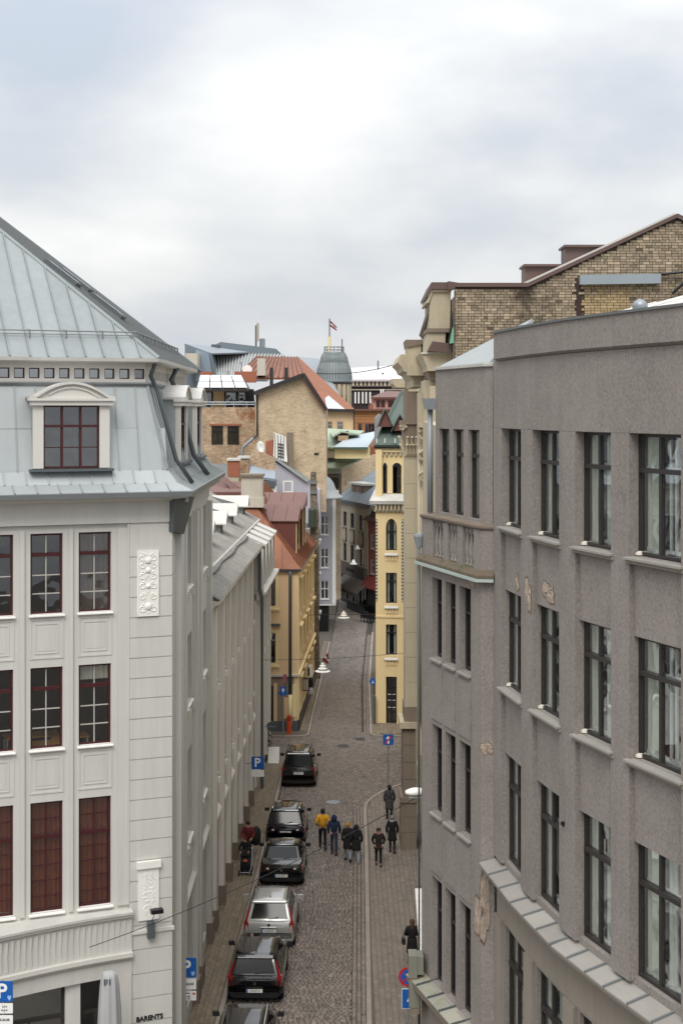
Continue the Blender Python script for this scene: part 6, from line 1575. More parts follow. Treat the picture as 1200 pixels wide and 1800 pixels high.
for z in (610, 615, 620): MB().lathe((cx, D, Z(z, D)), [(17*D/F, 0), (17*D/F, .08)], 20).build('rail', m_steel, G5) if z == 620 else MB().tube([(cx+17*D/F*math.cos(a*math.pi/10), D+17*D/F*math.sin(a*math.pi/10), Z(z, D)) for a in range(21)], .04, 4).build('rail', m_steel, G5)
for a in range(16): 
    x = cx+17*D/F*math.cos(a*math.pi/8); y = D+17*D/F*math.sin(a*math.pi/8); MB().tube([(x, y, Z(620, D)), (x, y, Z(609, D))], .04, 4).build('post', m_steel, G5)
MB().box(cx+13*D/F, cx+15*D/F, D-.2, D+.2, Z(622, D), Z(596, D)).build('flue', m_gutter, G5)
fp = thing('flagpole', 'tall white flagpole on top of the dome', 'flagpole', (cx-8*D/F, D, Z(620, D)))
MB().tube([(cx-8*D/F, D, Z(620, D)), (cx-8*D/F, D, Z(592, D))], .2, 8).build('lower_pole', m_cream, fp); MB().tube([(cx-8*D/F, D, Z(592, D)), (cx-8*D/F, D, Z(560, D))], .1, 8).build('upper_pole', m_steel, fp)
m_flag = mat('carmine_flag', '#7a2c38', .8, .04)
def flag(root, O, ux, uz_, n, Lf, Hf, amp):
    """three-band flag hanging in folds; O hoist top"""
    for k, (a, b, m) in enumerate(((0, .4, m_flag), (.4, .6, m_white), (.6, 1, m_flag))):
        mb = MB()
        for i in range(n):
            f0, f1 = i/n, (i+1)/n
            def pt(f, g): return (O[0]+ux*Lf*f+uz_*0, O[1]+amp*math.sin(f*9+g*2), O[2]-Hf*g*(1-.35*f)-uz_*Lf*f)
            mb.prism([pt(f0, a), pt(f1, a), pt(f1, b), pt(f0, b)], (0, .02, 0))
        mb.build('band', m, root)
fg = thing('dome_flag', 'dark red and white flag flying from the pole on the dome', 'flag', (cx-8*D/F, D, Z(566, D)))
flag(fg, (cx-8*D/F+.1, D, Z(563, D)), .7, .72, 8, 1.2, .8, .12)
# far long building with pale roof
G6 = bld('long_dark_building', 'long dark building with pale pink roof and white window strips on the skyline', 660, 700, 225)
D = 225.0
m_pr = mat('pale_pink_roof', '#cfc8c8', .7, .05, .3)
sheet(G6, 'roof_slope', m_pr, [at(600, 667, D-1), at(740, 667, D-1), at(740, 640, D+14), at(612, 647, D+14)], .3)
solid(G6, 'wall', mat('dark_plum_wall', '#33292c', .8, .1), [(600, 760), (740, 760), (740, 667), (600, 667)], D, 10)
solid(G6, 'ornament_band', mat('frieze_brown', '#6e5c5b', .8, .1), [(600, 680), (740, 680), (740, 668), (600, 668)], D-.4, .4)
for i in range(14): solid(G6, 'frieze_panel', m_cream if i % 2 else m_white, [(619+i*7, 678), (622+i*7, 678), (622+i*7, 670), (619+i*7, 670)], D-.5, .1)
solid(G6, 'string', m_beh, [(600, 686), (740, 686), (740, 684), (600, 684)], D-.3, .3)
for x in (623, 629, 636, 642, 649, 668, 672): solid(G6, 'window_strip', m_white, [(x, 709), (x+2.6, 709), (x+2.6, 689 if x < 660 else 684), (x, 689 if x < 660 else 684)], D-.4, .4)
MB().tube([at(664, 650, D), at(664, 634, D)], .15, 5).build('aerial', m_steel, G6)
solid(G6, 'roof_vent', m_dark, [(671, 658), (674, 658), (674, 655), (671, 655)], D-1.5, 1)
# orange building and pink penthouse
G7 = bld('orange_building', 'orange timber clad building with pink roof penthouse behind the slate roof', 650, 760, 160)
D = 160.0
m_or = mat('orange_boards', '#a3744d', .8, .08, .8); m_pk = mat('pink_render', '#b98c83', .8, .05)
for i in range(4): solid(G7, 'board_band', m_or, [(623, 743-i*5.2), (690, 743-i*5.2), (690, 738.3-i*5.2), (623, 738.3-i*5.2)], D, 10)
solid(G7, 'wall', m_or, [(623, 800), (690, 800), (690, 743.2), (623, 743.2)], D+.05, 10)
solid(G7, 'eaves', m_redroof, [(621, 722), (692, 722), (692, 719), (621, 719)], D-.5, 11)
for a, b in ((629, 636), (641, 659)): pwin(G7, D, a, b, 744, 762, m_redroof, (), (.33, .66) if b-a > 10 else ())
solid(G7, 'penthouse_wall', m_pk, [(654, 720), (700, 720), (700, 698), (654, 698)], D+3, 6); pwin(G7, D+3, 659, 678, 702, 718, m_pk, (), (.5,)); pwin(G7, D+3, 680, 694, 702, 718, m_pk, (), ())
sheet(G7, 'penthouse_roof', m_redroof, [at(651, 698, D+2.5), at(706, 698, D+2.5), at(706, 688, D+9), at(680, 687, D+9)], .2)
solid(G7, 'planter', m_rust, [(648, 719), (656, 719), (656, 711), (648, 711)], D+.2, 1)
gy = thing('grey_gablet', 'grey gabled dormer front peeking over the slate roof left edge', 'building', at(666, 800, 130))
solid(gy, 'gable', mat('grey_boards', '#8a8a8c', .8, .08), [(659, 790), (676, 790), (676, 735), (667, 727), (659, 735)], 130, 3)
# green roofs
G8 = bld('green_roof_house', 'low house with pale green metal roofs between brick gable and yellow tower', 600, 800, 135)
D = 135.0
sheet(G8, 'roof_slope', m_green, [at(565, 786, D), at(604, 786, D), at(640, 757, D+8), at(565, 752, D+8)], .15)
MB().hexa([at(588, 768, D+1), at(612, 766, D+1), at(612, 766, D+5), at(588, 768, D+5), at(588, 764, D+1), at(612, 757, D+1), at(612, 757, D+5), at(588, 764, D+5)]).build('dormer', m_dark, G8)
sheet(G8, 'dormer_roof', m_green, [at(584, 768, D+.6), at(600, 758, D+.6), at(600, 754, D+6), at(580, 760, D+6)], .12); sheet(G8, 'dormer_roof', m_green, [at(600, 758, D+.6), at(632, 763, D+.6), at(628, 759, D+6), at(600, 754, D+6)], .12)
solid(G8, 'chimney', m_brickrough, [(594, 775), (612, 775), (612, 766), (594, 766)], D+.2, 1)
solid(G8, 'wall', m_beh, [(565, 805), (590, 805), (590, 786), (565, 786)], D+.3, 3)
G9 = bld('cream_shed', 'cream walled shed with pale blue grey metal roof beside the yellow tower', 630, 800, 131)
D = 131.0
solid(G9, 'wall', m_cream, [(588, 806), (650, 806), (650, 787), (588, 787)], D, 5)
sheet(G9, 'roof_slope', mat('pale_blue_sheet', '#a9b4bb', .45, .05, .8, attr=.04), [at(585, 786, D-.4), at(646, 787, D-.4), at(664, 757, D+9), at(612, 768, D+7)], .15)
solid(G9, 'eaves', mat('dark_green_trim', '#4c5f56', .6), [(586, 789), (646, 790), (646, 786), (586, 786)], D-.5, .2)
solid(G9, 'brick_end', m_brickred, [(650, 800), (664, 797), (664, 780), (652, 786)], D+.2, 3)
G10 = bld('green_flat_roof_house', 'brick sided house with pale green low roof behind the beige end house', 620, 850, 128)
D = 139.0
sheet(G10, 'roof_slope', m_green, [at(565, 822, D-6), at(600, 822, D-6), at(655, 797, D-.5), at(565, 804, D)], .15)
solid(G10, 'side_wall', m_brickfar, [(598, 900), (700, 900), (700, 780), (660, 798), (599, 826)], D+10, 1)
solid(G10, 'wall', m_beiged, [(565, 870), (600, 870), (600, 834), (565, 834)], D-4, 3)
for i in range(5): solid(G10, 'shutter', m_dark, [(575+i*4.4, 858), (577.5+i*4.4, 858), (577.5+i*4.4, 840), (575+i*4.4, 840)], D-4.2, .2)
solid(G10, 'parapet', m_green, [(565, 832), (600, 832), (600, 824), (565, 824)], D-4.5, 2)
# distant town: plain blocks that close the horizon between the roofs
for i, (a, b, yt, D_, c_, lab) in enumerate(((250, 420, 700, 260, m_halld, 'distant grey block low on the skyline behind the metal hall'), (520, 620, 668, 250, m_beiged, 'distant stone block behind the dome tower'))):
    G_ = bld('distant_block', lab, a, 750, D_); solid(G_, 'wall', c_, [(a, 800), (b, 800), (b, yt), (a, yt)], D_, 20); solid(G_, 'roof', m_zincd, [(a-1, yt), (b+1, yt), (b-4, yt-6), (a+4, yt-6)], D_-.3, 20)
sheet(G5, 'side_roof', mat('hall_sheet', '#858c91'), [at(520, 690, 176), at(600, 700, 176), at(560, 630, 186), at(516, 627, 186)], .2)
# ------------------------------------------------------------------ PARKED CARS
m_tyre = mat('tyre_rubber', '#1b1b1c', .9, .04); m_rim = mat('alloy_rim', '#8a8d90', .35, .03, metal=.8)
m_cglass = mat('car_glass', '#08090a', .06, 0, spec=.3); m_lamp = mat('red_lamp_glass', '#8c1218', .15, .02, spec=.8, coat=.4)
m_plate = mat('number_plate_white', '#dfe0dc', .4, .02); m_chrome = mat('chrome', '#c9cbcc', .15, 0, metal=1)
m_plastic = mat('black_plastic_trim', '#1d1e20', .6, .03)
def finish(o, w=.04, seg=3):
    b = o.modifiers.new('bevel', 'BEVEL'); b.width = w; b.segments = seg; b.limit_method = 'ANGLE'; b.angle_limit = R(25)
    for p in o.data.polygons: p.use_smooth = True
    return o
def loft(rows, closed_ends=True):
    mb = MB(); n = len(rows[0]); mb.v = [p for r in rows for p in r]
    for i in range(len(rows)-1):
        for k in range(n-1): mb.f.append((i*n+k, i*n+k+1, (i+1)*n+k+1, (i+1)*n+k)); mb.t.append(0)
        mb.f.append((i*n+n-1, i*n, (i+1)*n, (i+1)*n+n-1)); mb.t.append(0)
    if closed_ends: mb.f += [tuple(range(n))[::-1], tuple((len(rows)-1)*n+k for k in range(n))]; mb.t += [0, 0]
    return mb
def car(label, name, loc, rz, paint, L_, W_, H_, belt, rb, rt, ft, fb, hood, deck, tail, plate, rails=False, roofm=None, wb=.62, spoiler=True, plate_m=None):
    """y runs forwards from the rear bumper (0) to the nose (L). rb/rt: foot and head of the rear glass, ft/fb: of the windscreen"""
    M = Matrix.Translation(Vector(loc)) @ Matrix.Rotation(rz, 4, 'Z') @ Matrix.Diagonal((1, .82, 1, 1)) @ Matrix.Translation(Vector((0, -L_/2, 0)))
    t = thing(name, label, 'car', loc, 'cars parked along the left kerb', rz); h = W_/2
    def ring(y, w, zb, zt_, ins=.05):      # cross-section of the lower body
        r = [(w*.88, zb), (w*.985, zb+.1), (w, zb+.3), (w*1.0, zb+(zt_-zb)*.66), (w*.97, zt_-.07), (w*.9, zt_)]
        return [(x, y, z) for x, z in r]+[(-x, y, z) for x, z in r[::-1]]
    rows = [ring(.03, h*.86, .34, deck-.16), ring(.0+.08, h*.93, .27, deck-.04), ring(.32, h*.99, .22, deck), ring(rb+.25, h, .2, max(deck, belt-.02)), ring(L_*.45, h, .2, belt), ring(fb-.35, h, .2, belt),
            ring(fb+.12, h*.99, .2, belt-.06), ring(L_-.5, h*.96, .22, hood), ring(L_-.14, h*.88, .26, hood-.12), ring(L_-.02, h*.76, .34, hood-.28)]
    finish(loft(rows).build('body', paint, t, M), .03)
    # cabin
    wt = h*.72; wbs = h*.915; zr = H_-.02
    def cab(k=0.0):
        return [[(-wbs, rb, belt-.06), (wbs, rb, belt-.06), (wbs, fb, belt-.06), (-wbs, fb, belt-.06)], [(-wt, rt, zr-.06), (wt, rt, zr-.06), (wt, ft, zr-.07), (-wt, ft, zr-.07)]]
    if deck < belt+.1 and rb > .6: pass
    c0_, c1_ = cab(); mb = MB(); mb.hexa(c0_+c1_); finish(mb.build('cabin', paint, t, M), .07, 4)
    rf = MB(); n = 5; rws = []
    for j in range(n+1):
        y = rt-.04+(ft-rt+.1)*j/n; ww = wt+.02; cz = zr-.06+.06*math.sin(math.pi*min(1, max(0, .12+.8*j/n)))
        rws.append([(-ww, y, cz-.03), (-ww*.6, y, cz+.012), (0, y, cz+.025), (ww*.6, y, cz+.012), (ww, y, cz-.03), (ww, y, cz-.06), (-ww, y, cz-.06)])
    loft(rws).build('roof', roofm or paint, t, M, smooth=True)
    # glass panels a few millimetres proud of the cabin
    def bil(p, a, b): return p[0].lerp(p[1], a).lerp(p[3].lerp(p[2], a), b)
    def glass(P, a0, a1, b0, b1, nm, out):
        P = [Vector(q) for q in P]; q = [bil(P, a0, b0), bil(P, a1, b0), bil(P, a1, b1), bil(P, a0, b1)]
        o = Vector(out)*.012; MB().prism([k+o for k in q], Vector(out)*.012).build(nm, m_cglass, t, M)
    glass([c0_[0], c0_[1], c1_[1], c1_[0]], .09, .91, .16, .9, 'rear_window', (0, -1, .3))
    glass([c0_[2], c0_[3], c1_[3], c1_[2]], .06, .94, .1, .94, 'windscreen', (0, 1, .4))
    for sg, P in ((1, [c0_[1], c0_[2], c1_[2], c1_[1]]), (-1, [c0_[0], c0_[3], c1_[3], c1_[0]])):
        for a0, a1 in ((.07, .28), (.31, .58), (.61, .9)): glass(P, a0, a1, .2, .86, 'side_window', (sg, 0, .3))
    # wheels
    for sx in (-1, 1):
        for y in (.85, L_-.9):
            r = .33 if H_ > 1.55 else .315; x = sx*(h-.12)
            o = MB().lathe((x, y, r), [(r-.06, -.12), (r, -.09), (r, .09), (r-.06, .12)], 20, 'X').build('wheel', m_tyre, t, M, smooth=False)
            MB().lathe((x+sx*.105, y, r), [(r*.66, -.02), (r*.66, .02), (.05, .03)], 14, 'X').build('rim', m_rim, o, M)
            MB().lathe((x+sx*.03, y, r+.01), [(r+.05, -.11), (r+.05, .098)], 20, 'X').build('wheel_arch', m_plastic, t, M)
    # tail lamps
    for sg in (-1, 1):
        if tail == 'pillar':
            MB().hexa([(sg*h*.78, .02, deck-.34), (sg*h*.985, .12, deck-.34), (sg*h*.985, .3, deck-.34), (sg*h*.78, .3, deck-.34), (sg*h*.8, .03, deck-.02), (sg*h*.975, .12, deck-.02), (sg*h*.975, .3, deck-.02), (sg*h*.8, .3, deck-.02)]).build('tail_lamp', m_lamp, t, M)
            a, b = (Vector(c0_[1]), Vector(c1_[1])) if sg > 0 else (Vector(c0_[0]), Vector(c1_[0]))
            p = a.lerp(b, .02); q = a.lerp(b, .82)
            MB().tube([p+Vector((0, -.0, 0)), p.lerp(q, .5)+Vector((sg*.0, -.01, .0)), q], .05, 6, .02).build('tail_lamp_upper', m_lamp, t, M)
        elif tail == 'wrap':
            MB().hexa([(sg*h*.55, .025, deck-.3), (sg*h*.96, .1, deck-.3), (sg*h*.99, .42, deck-.26), (sg*h*.6, .3, deck-.26), (sg*h*.55, .04, deck-.1), (sg*h*.95, .1, deck-.1), (sg*h*.98, .46, deck-.08), (sg*h*.6, .3, deck-.08)]).build('tail_lamp', m_lamp, t, M)
            MB().box(sg*h*.62-.05, sg*h*.62+.05, .005, .05, deck-.24, deck-.18).build('reverse_lamp', m_plate, t, M)
        else:
            MB().hexa([(sg*h*.8, .03, deck-.5), (sg*h*.975, .1, deck-.5), (sg*h*.985, .26, deck-.5), (sg*h*.8, .2, deck-.5), (sg*h*.8, .04, deck-.02), (sg*h*.965, .1, deck-.02), (sg*h*.975, .26, deck-.02), (sg*h*.8, .2, deck-.02)]).build('tail_lamp', m_lamp, t, M)
        MB().hexa([(sg*(h-.02), fb-.5, belt+.0), (sg*(h+.2), fb-.52, belt+.0), (sg*(h+.2), fb-.36, belt+.0), (sg*(h-.02), fb-.4, belt+.0), (sg*(h+.0), fb-.5, belt+.14), (sg*(h+.21), fb-.52, belt+.14), (sg*(h+.2), fb-.38, belt+.14), (sg*(h+.0), fb-.4, belt+.14)]).build('door_mirror', m_plastic if paint is not m_silver else paint, t, M)
        MB().hexa([(sg*h*.5, L_-.2, hood-.3), (sg*h*.82, L_-.3, hood-.28), (sg*h*.84, L_-.5, hood-.2), (sg*h*.5, L_-.3, hood-.22), (sg*h*.5, L_-.16, hood-.16), (sg*h*.82, L_-.26, hood-.14), (sg*h*.84, L_-.5, hood-.07), (sg*h*.5, L_-.3, hood-.08)]).build('headlight', m_plate, t, M)
        if rails: MB().tube([(sg*(wt-.03), rt+.12, zr-.0), (sg*(wt-.03), rt+.25, zr+.05), (sg*(wt-.03), ft-.25, zr+.05), (sg*(wt-.03), ft-.1, zr)], .022, 6).build('roof_rail', m_chrome if rails == 2 else m_plastic, t, M)
    # bumper, plate, handle strip, wiper, fin
    finish(loft([ring(-.03+.02*i, h*(.9+.03*i), .26, .56-.0*i) for i in range(3)]+[ring(.35, h*1.003, .26, .56)]).build('bumper', paint if plate != 'low' else m_plastic, t, M), .02)
    MB().box(-h*.7, h*.7, -.045, .02, .27, .36).build('bumper_insert', m_plastic, t, M)
    zp = deck-.32 if plate != 'low' else .5
    o = MB().box(-.27, .27, -.035 if plate == 'low' else -.0, .04, zp-.06, zp+.06).build('number_plate', plate_m or m_plate, t, M)
    MB().box(-.265, -.22, -.04 if plate == 'low' else -.006, .0, zp-.055, zp+.055).build('plate_band', m_signblue, o, M)
    link('lettering', text_mesh('LR-6912', .1, m_ink, 'lettering', .002), o, M @ Matrix.Translation(Vector((.02, (-.037 if plate == 'low' else -.002), zp))) @ RX)
    MB().box(-.3, .3, -.03, .06, zp+.1, zp+.13).build('tailgate_strip', m_chrome, t, M)
    MB().lathe((0, .03, zp+.22), [(.05, -.03), (.05, .0)], 12, 'Y').build('badge', m_chrome, t, M)
    p, q = Vector((0, rb-.02, belt+.04)), Vector((.34, (rb*.8+rt*.2)-.04, belt+.1)); MB().tube([p, q], .012, 4).build('wiper', m_plastic, t, M)
    MB().hexa([(-.02, rt+.3, zr+.0), (.02, rt+.3, zr+.0), (.02, rt+.5, zr+.0), (-.02, rt+.5, zr+.0), (-.01, rt+.3, zr+.09), (.01, rt+.3, zr+.09), (.01, rt+.42, zr+.05), (-.01, rt+.42, zr+.05)]).build('antenna_fin', m_plastic, t, M)
    if spoiler: MB().hexa([(-wt*.9, rt-.12, zr-.05), (wt*.9, rt-.12, zr-.05), (wt*.9, rt+.05, zr-.05), (-wt*.9, rt+.05, zr-.05), (-wt*.88, rt-.1, zr-.02), (wt*.88, rt-.1, zr-.02), (wt*.9, rt+.05, zr-.0), (-wt*.9, rt+.05, zr-.0)]).build('spoiler', paint, t, M)
    MB().box(-h*.9, h*.9, .5, L_-.5, .14, .3).build('underbody', m_plastic, t, M)
    return t
m_silver = mat('silver_car_paint', '#b4b4b0', .25, .02, metal=.35, coat=.9)
m_blackp = mat('black_car_paint', '#101113', .2, 0, spec=.6, coat=1)
m_greyp = mat('graphite_car_paint', '#1d1c1c', .25, 0, metal=.3, coat=1)
m_bluep = mat('midnight_blue_car_paint', '#12151c', .2, 0, metal=.2, coat=1)
rzc = -math.atan(.019)
def cp(py, px, L_, adj=0):
    D = 19.74*F/(py-720); return (X(px, D)+.017*L_/2, D+L_*.41+.05+adj, .02)
car('dark grey compact van with roof rails parked nearest the crossing', 'parked_van', cp(1378, 524, 4.4), rzc, m_greyp, 4.4, 1.8, 1.84, 1.1, .12, .3, 2.75, 3.55, .98, 1.1, 'tall', 'high', rails=1)
car('black small crossover with bright tail lamps parked behind the black saloon', 'parked_car', cp(1480, 501, 4.3), rzc, m_bluep, 4.3, 1.8, 1.6, 1.0, .16, .62, 2.5, 3.3, .95, .98, 'wrap', 'high', rails=2)
car('black saloon with wide sloping rear window and silver window trim', 'parked_car', cp(1551, 494, 4.75), rzc, m_greyp, 4.75, 1.83, 1.45, .95, .78, 1.65, 2.75, 3.6, .9, 1.0, 'wrap', 'low', spoiler=False)
car('silver white sport utility car with tall red lamps up its rear pillars', 'parked_car', cp(1660, 472, 4.62), rzc, m_silver, 4.62, 1.89, 1.67, 1.05, .2, .75, 2.75, 3.6, 1.0, 1.03, 'pillar', 'high', rails=1)
car('black estate car with tall red tail lamps parked in front of the silver one', 'parked_car', cp(1756, 447, 4.75), rzc, m_blackp, 4.75, 1.86, 1.54, .98, .14, .5, 3.0, 3.85, .92, .98, 'pillar', 'low', plate_m=m_plate)
car('dark car cut off by the bottom edge with silver roof rails', 'parked_car', (X(431, 43.6)+.02, 43.8, .02), rzc, m_greyp, 4.7, 1.84, 1.5, .98, .14, .5, 2.95, 3.75, .92, .98, 'pillar', 'low', rails=2)

# ------------------------------------------------------------------ PEOPLE
def skin_mesh(name, pts, edges, rad, root, m, sub=1):
    keys = list(pts); idx = {k: i for i, k in enumerate(keys)}
    me = bpy.data.meshes.new(name); me.from_pydata([pts[k] for k in keys], [(idx[a], idx[b]) for a, b in edges], [])
    o = bpy.data.objects.new('tmp', me); S.collection.objects.link(o)
    o.modifiers.new('skin', 'SKIN'); sb_ = o.modifiers.new('sub', 'SUBSURF'); sb_.levels = sub; sb_.render_levels = sub
    for k, v in zip(keys, me.skin_vertices[0].data):
        r = rad[k]; v.radius = (r, r) if not isinstance(r, tuple) else r; v.use_root = (k == root)
    dg = bpy.context.evaluated_depsgraph_get(); nm = bpy.data.meshes.new_from_object(o.evaluated_get(dg)); nm.name = name
    bpy.data.objects.remove(o); nm.materials.clear(); nm.materials.append(m)
    nm.polygons.foreach_set('use_smooth', [True]*len(nm.polygons)); return nm
m_skin = mat('skin', '#c09078', .6, .03)
def cloth(name, c): return mat(name, c, .9, .07, 6, fine=.04, bump=.2, bscale=25)
def person(label, loc, rz, h, top, legs, hair, coat=0.0, stride=.2, hood=False, arms='down', shoes='#1a1718', hairlong=0.0, sleeve=None, scarf=None, slim=1.0, hat=None):
    k = h/1.75; g_ = lambda x, y, z: (x*k, y*k, z*k)
    t = thing('person', label, 'person', loc, None, rz); M = Matrix.Translation(Vector(loc)) @ Matrix.Rotation(rz, 4, 'Z')
    s = stride
    J = dict(pelvis=g_(0, 0, .95), waist=g_(0, 0, 1.1), chest=g_(0, .01, 1.3), neck=g_(0, .0, 1.47), jaw=g_(0, .03, 1.545), head=g_(0, .015, 1.63), crown=g_(0, .0, 1.7),
             hipL=g_(-.09, 0, .9), kneeL=g_(-.1, s*.65, .5), ankL=g_(-.1, s*.9, .09), toeL=g_(-.11, s*.9+.13, .04),
             hipR=g_(.09, 0, .9), kneeR=g_(.1, -s*.3, .49), ankR=g_(.1, -s*1.0, .12), toeR=g_(.11, -s*1.0+.12, .05),
             shL=g_(-.185, 0, 1.42), shR=g_(.185, 0, 1.42))
    if arms == 'down': ar_ = dict(elL=g_(-.25, -.04-s*.2, 1.15), wrL=g_(-.24, .06-s*.3, .92), elR=g_(.25, -.04+s*.1, 1.15), wrR=g_(.24, .06+s*.3, .92))
    elif arms == 'pockets': ar_ = dict(elL=g_(-.29, -.1, 1.16), wrL=g_(-.19, .1, .98), elR=g_(.29, -.1, 1.16), wrR=g_(.19, .1, .98))
    elif arms == 'front': ar_ = dict(elL=g_(-.26, .02, 1.16), wrL=g_(-.08, .2, 1.12), elR=g_(.26, .02, 1.16), wrR=g_(.08, .2, 1.1))
    else: ar_ = dict(elL=g_(-.26, .08, 1.18), wrL=g_(-.2, .34, 1.08), elR=g_(.26, .08, 1.18), wrR=g_(.2, .34, 1.08))
    J.update(ar_)
    for sd in 'LR':
        w = Vector(J['wr'+sd]); e_ = Vector(J['el'+sd]); J['hand'+sd] = tuple(w+(w-e_).normalized()*.07*k)
    rad = dict(pelvis=.13, waist=.115, chest=.14, neck=.055, jaw=.06, head=.088, crown=.06, hipL=.085, hipR=.085, kneeL=.055, kneeR=.055, ankL=.04, ankR=.04, toeL=.03, toeR=.03, shL=.055, shR=.055, elL=.04, elR=.04, wrL=.028, wrR=.028, handL=.036, handR=.036)
    rad = {a: b*k for a, b in rad.items()}
    E = [('pelvis', 'waist'), ('waist', 'chest'), ('chest', 'neck'), ('neck', 'jaw'), ('jaw', 'head'), ('head', 'crown'), ('pelvis', 'hipL'), ('hipL', 'kneeL'), ('kneeL', 'ankL'), ('ankL', 'toeL'), ('pelvis', 'hipR'), ('hipR', 'kneeR'), ('kneeR', 'ankR'), ('ankR', 'toeR'),
         ('chest', 'shL'), ('shL', 'elL'), ('elL', 'wrL'), ('wrL', 'handL'), ('chest', 'shR'), ('shR', 'elR'), ('elR', 'wrR'), ('wrR', 'handR')]
    me = skin_mesh('body', J, E, rad, 'pelvis', m_skin)
    # fingers, thumb, nose and ears grown from the same mesh
    ex = MB()
    for sd, sg in (('L', -1), ('R', 1)):
        hd = Vector(J['hand'+sd]); d = (hd-Vector(J['wr'+sd])).normalized(); sidev = d.cross(Vector((sg, 0, 0))).normalized()
        for i, ln in enumerate((.065, .075, .07, .055)):
            b = hd+sidev*(.027*(i-1.5))*k; ex.tube([b, b+d*ln*.55*k, b+(d*ln+Vector((-sg*.02, 0, 0)))*k], .0095*k, 5, .007*k)
        ex.tube([hd-d*.03*k+sidev*-.03*k, hd+(sidev*-.055+d*.02)*k, hd+(sidev*-.06+d*.045)*k], .011*k, 5, .008*k)
    ex.tube([g_(0, .09, 1.64), g_(0, .118, 1.615)], .012*k, 5); ex.lathe(g_(-.09, .01, 1.62), [(.01, -.01), (.025, 0), (.01, .01)], 6, 'X'); ex.lathe(g_(.09, .01, 1.62), [(.01, -.01), (.025, 0), (.01, .01)], 6, 'X')
    import bmesh
    bm = bmesh.new(); bm.from_mesh(me); tmp = ex.mesh('x', None); bm.from_mesh(tmp); bm.to_mesh(me); bm.free()
    link('body', me, t, M)
    for sg in (-1, 1): MB().lathe(g_(sg*.032, .098, 1.648), [(.004, -.008), (.012, 0), (.004, .006)], 6, 'Y').build('eye', m_ink, t, M)
    MB().box(-.022*k, .022*k, .094*k, .1*k, 1.578*k, 1.586*k).build('mouth', mat('lips', '#8c4a44', .6), t, M)
    # trousers
    tr = {q: J[q] for q in ('pelvis', 'hipL', 'kneeL', 'ankL', 'hipR', 'kneeR', 'ankR')}; tr['top'] = g_(0, 0, 1.05)
    link('trousers', skin_mesh('trousers', tr, [('top', 'pelvis')]+[e for e in E if e[0] in tr and e[1] in tr], {'top': .12*k, 'pelvis': .15*k, 'hipL': .105*k, 'hipR': .105*k, 'kneeL': .075*k*slim, 'kneeR': .075*k*slim, 'ankL': .06*k*slim, 'ankR': .06*k*slim}, 'pelvis', legs), t, M)
    # shoes
    for sd in 'LR':
        a = Vector(J['ank'+sd]); b = Vector(J['toe'+sd])
        finish(MB().hexa([(a.x-.05*k, a.y-.07*k, 0+a.z-.09*k), (a.x+.05*k, a.y-.07*k, a.z-.09*k), (b.x+.045*k, b.y+.06*k, b.z-.04*k), (b.x-.045*k, b.y+.06*k, b.z-.04*k), (a.x-.045*k, a.y-.06*k, a.z+.04*k), (a.x+.045*k, a.y-.06*k, a.z+.04*k), (b.x+.035*k, b.y+.03*k, b.z+.03*k), (b.x-.035*k, b.y+.03*k, b.z+.03*k)]).build('shoe', mat('shoe_'+shoes.strip('#'), shoes, .6, .03), t, M), .015*k, 2)
    # jacket or coat
    jk = {q: J[q] for q in ('waist', 'chest', 'shL', 'elL', 'wrL', 'shR', 'elR', 'wrR')}; jk['hem'] = g_(0, 0, .93); jk['collar'] = g_(0, 0, 1.47)
    jr = dict(hem=.165, waist=.155, chest=.17, collar=.085, shL=.095, shR=.095, elL=.075, elR=.075, wrL=.055, wrR=.055)
    link('coat' if coat else 'jacket', skin_mesh('jacket', jk, [('hem', 'waist'), ('waist', 'chest'), ('chest', 'collar'), ('chest', 'shL'), ('shL', 'elL'), ('elL', 'wrL'), ('chest', 'shR'), ('shR', 'elR'), ('elR', 'wrR')], {a: b*k for a, b in jr.items()}, 'chest', top), t, M)
    if coat:
        rws = []
        for i in range(7):
            f = i/6; z = 1.05-(1.05-coat)*f; rx = .175+.05*f; ry = .14+.06*f+stride*.12*f
            rws.append([(rx*k*math.cos(a*math.pi/9)*(1+.03*math.sin(a*2.1+i)), ry*k*math.sin(a*math.pi/9)*(1+.03*math.cos(a*1.7+i)), z*k) for a in range(18)])
        loft(rws).build('coat_skirt', top, t, M, smooth=True)
    # hair or cap
    if hood:
        MB().lathe(g_(0, -.015, 1.46), [(.09*k, 0), (.125*k, .05*k), (.13*k, .14*k), (.12*k, .2*k), (.08*k, .26*k), (.02*k, .285*k)], 14).build('hood', top, t, M, smooth=True)
    hm = mat('hair_'+hair.strip('#'), hair, .7, .1, 9)
    MB().lathe(g_(0, -.012, 1.57), [(.07*k, -.02*k), (.095*k, .02*k), (.103*k, .07*k), (.098*k, .12*k), (.07*k, .165*k), (.02*k, .185*k)], 14).build('hair' if not hat else 'cap', hm if not hat else hat, t, M, smooth=True)
    if hairlong:
        rws = [[((.1-.02*f)*k*math.cos(a*math.pi/6), (-.05+(.06-.01*f)*math.sin(a*math.pi/6))*k, (1.66-hairlong*f)*k) for a in range(12)] for f in (0, .35, .7, 1)]
        loft(rws).build('long_hair', hm, t, M, smooth=True)
    if scarf: MB().lathe(g_(0, .01, 1.44), [(.09*k, 0), (.12*k, .03*k), (.11*k, .08*k), (.07*k, .1*k)], 12).build('scarf', scarf, t, M, smooth=True)
    return t, M
def pp(px, py, z=.04): D = gD(py, z); return (X(px, D), D, z)
k_black = cloth('black_cloth', '#151417'); k_yel = cloth('mustard_yellow_cloth', '#c9921c'); k_navy = cloth('navy_cloth', '#1c2740'); k_jean = cloth('dark_denim', '#2a3447'); k_jeanl = cloth('pale_denim', '#8e929c')
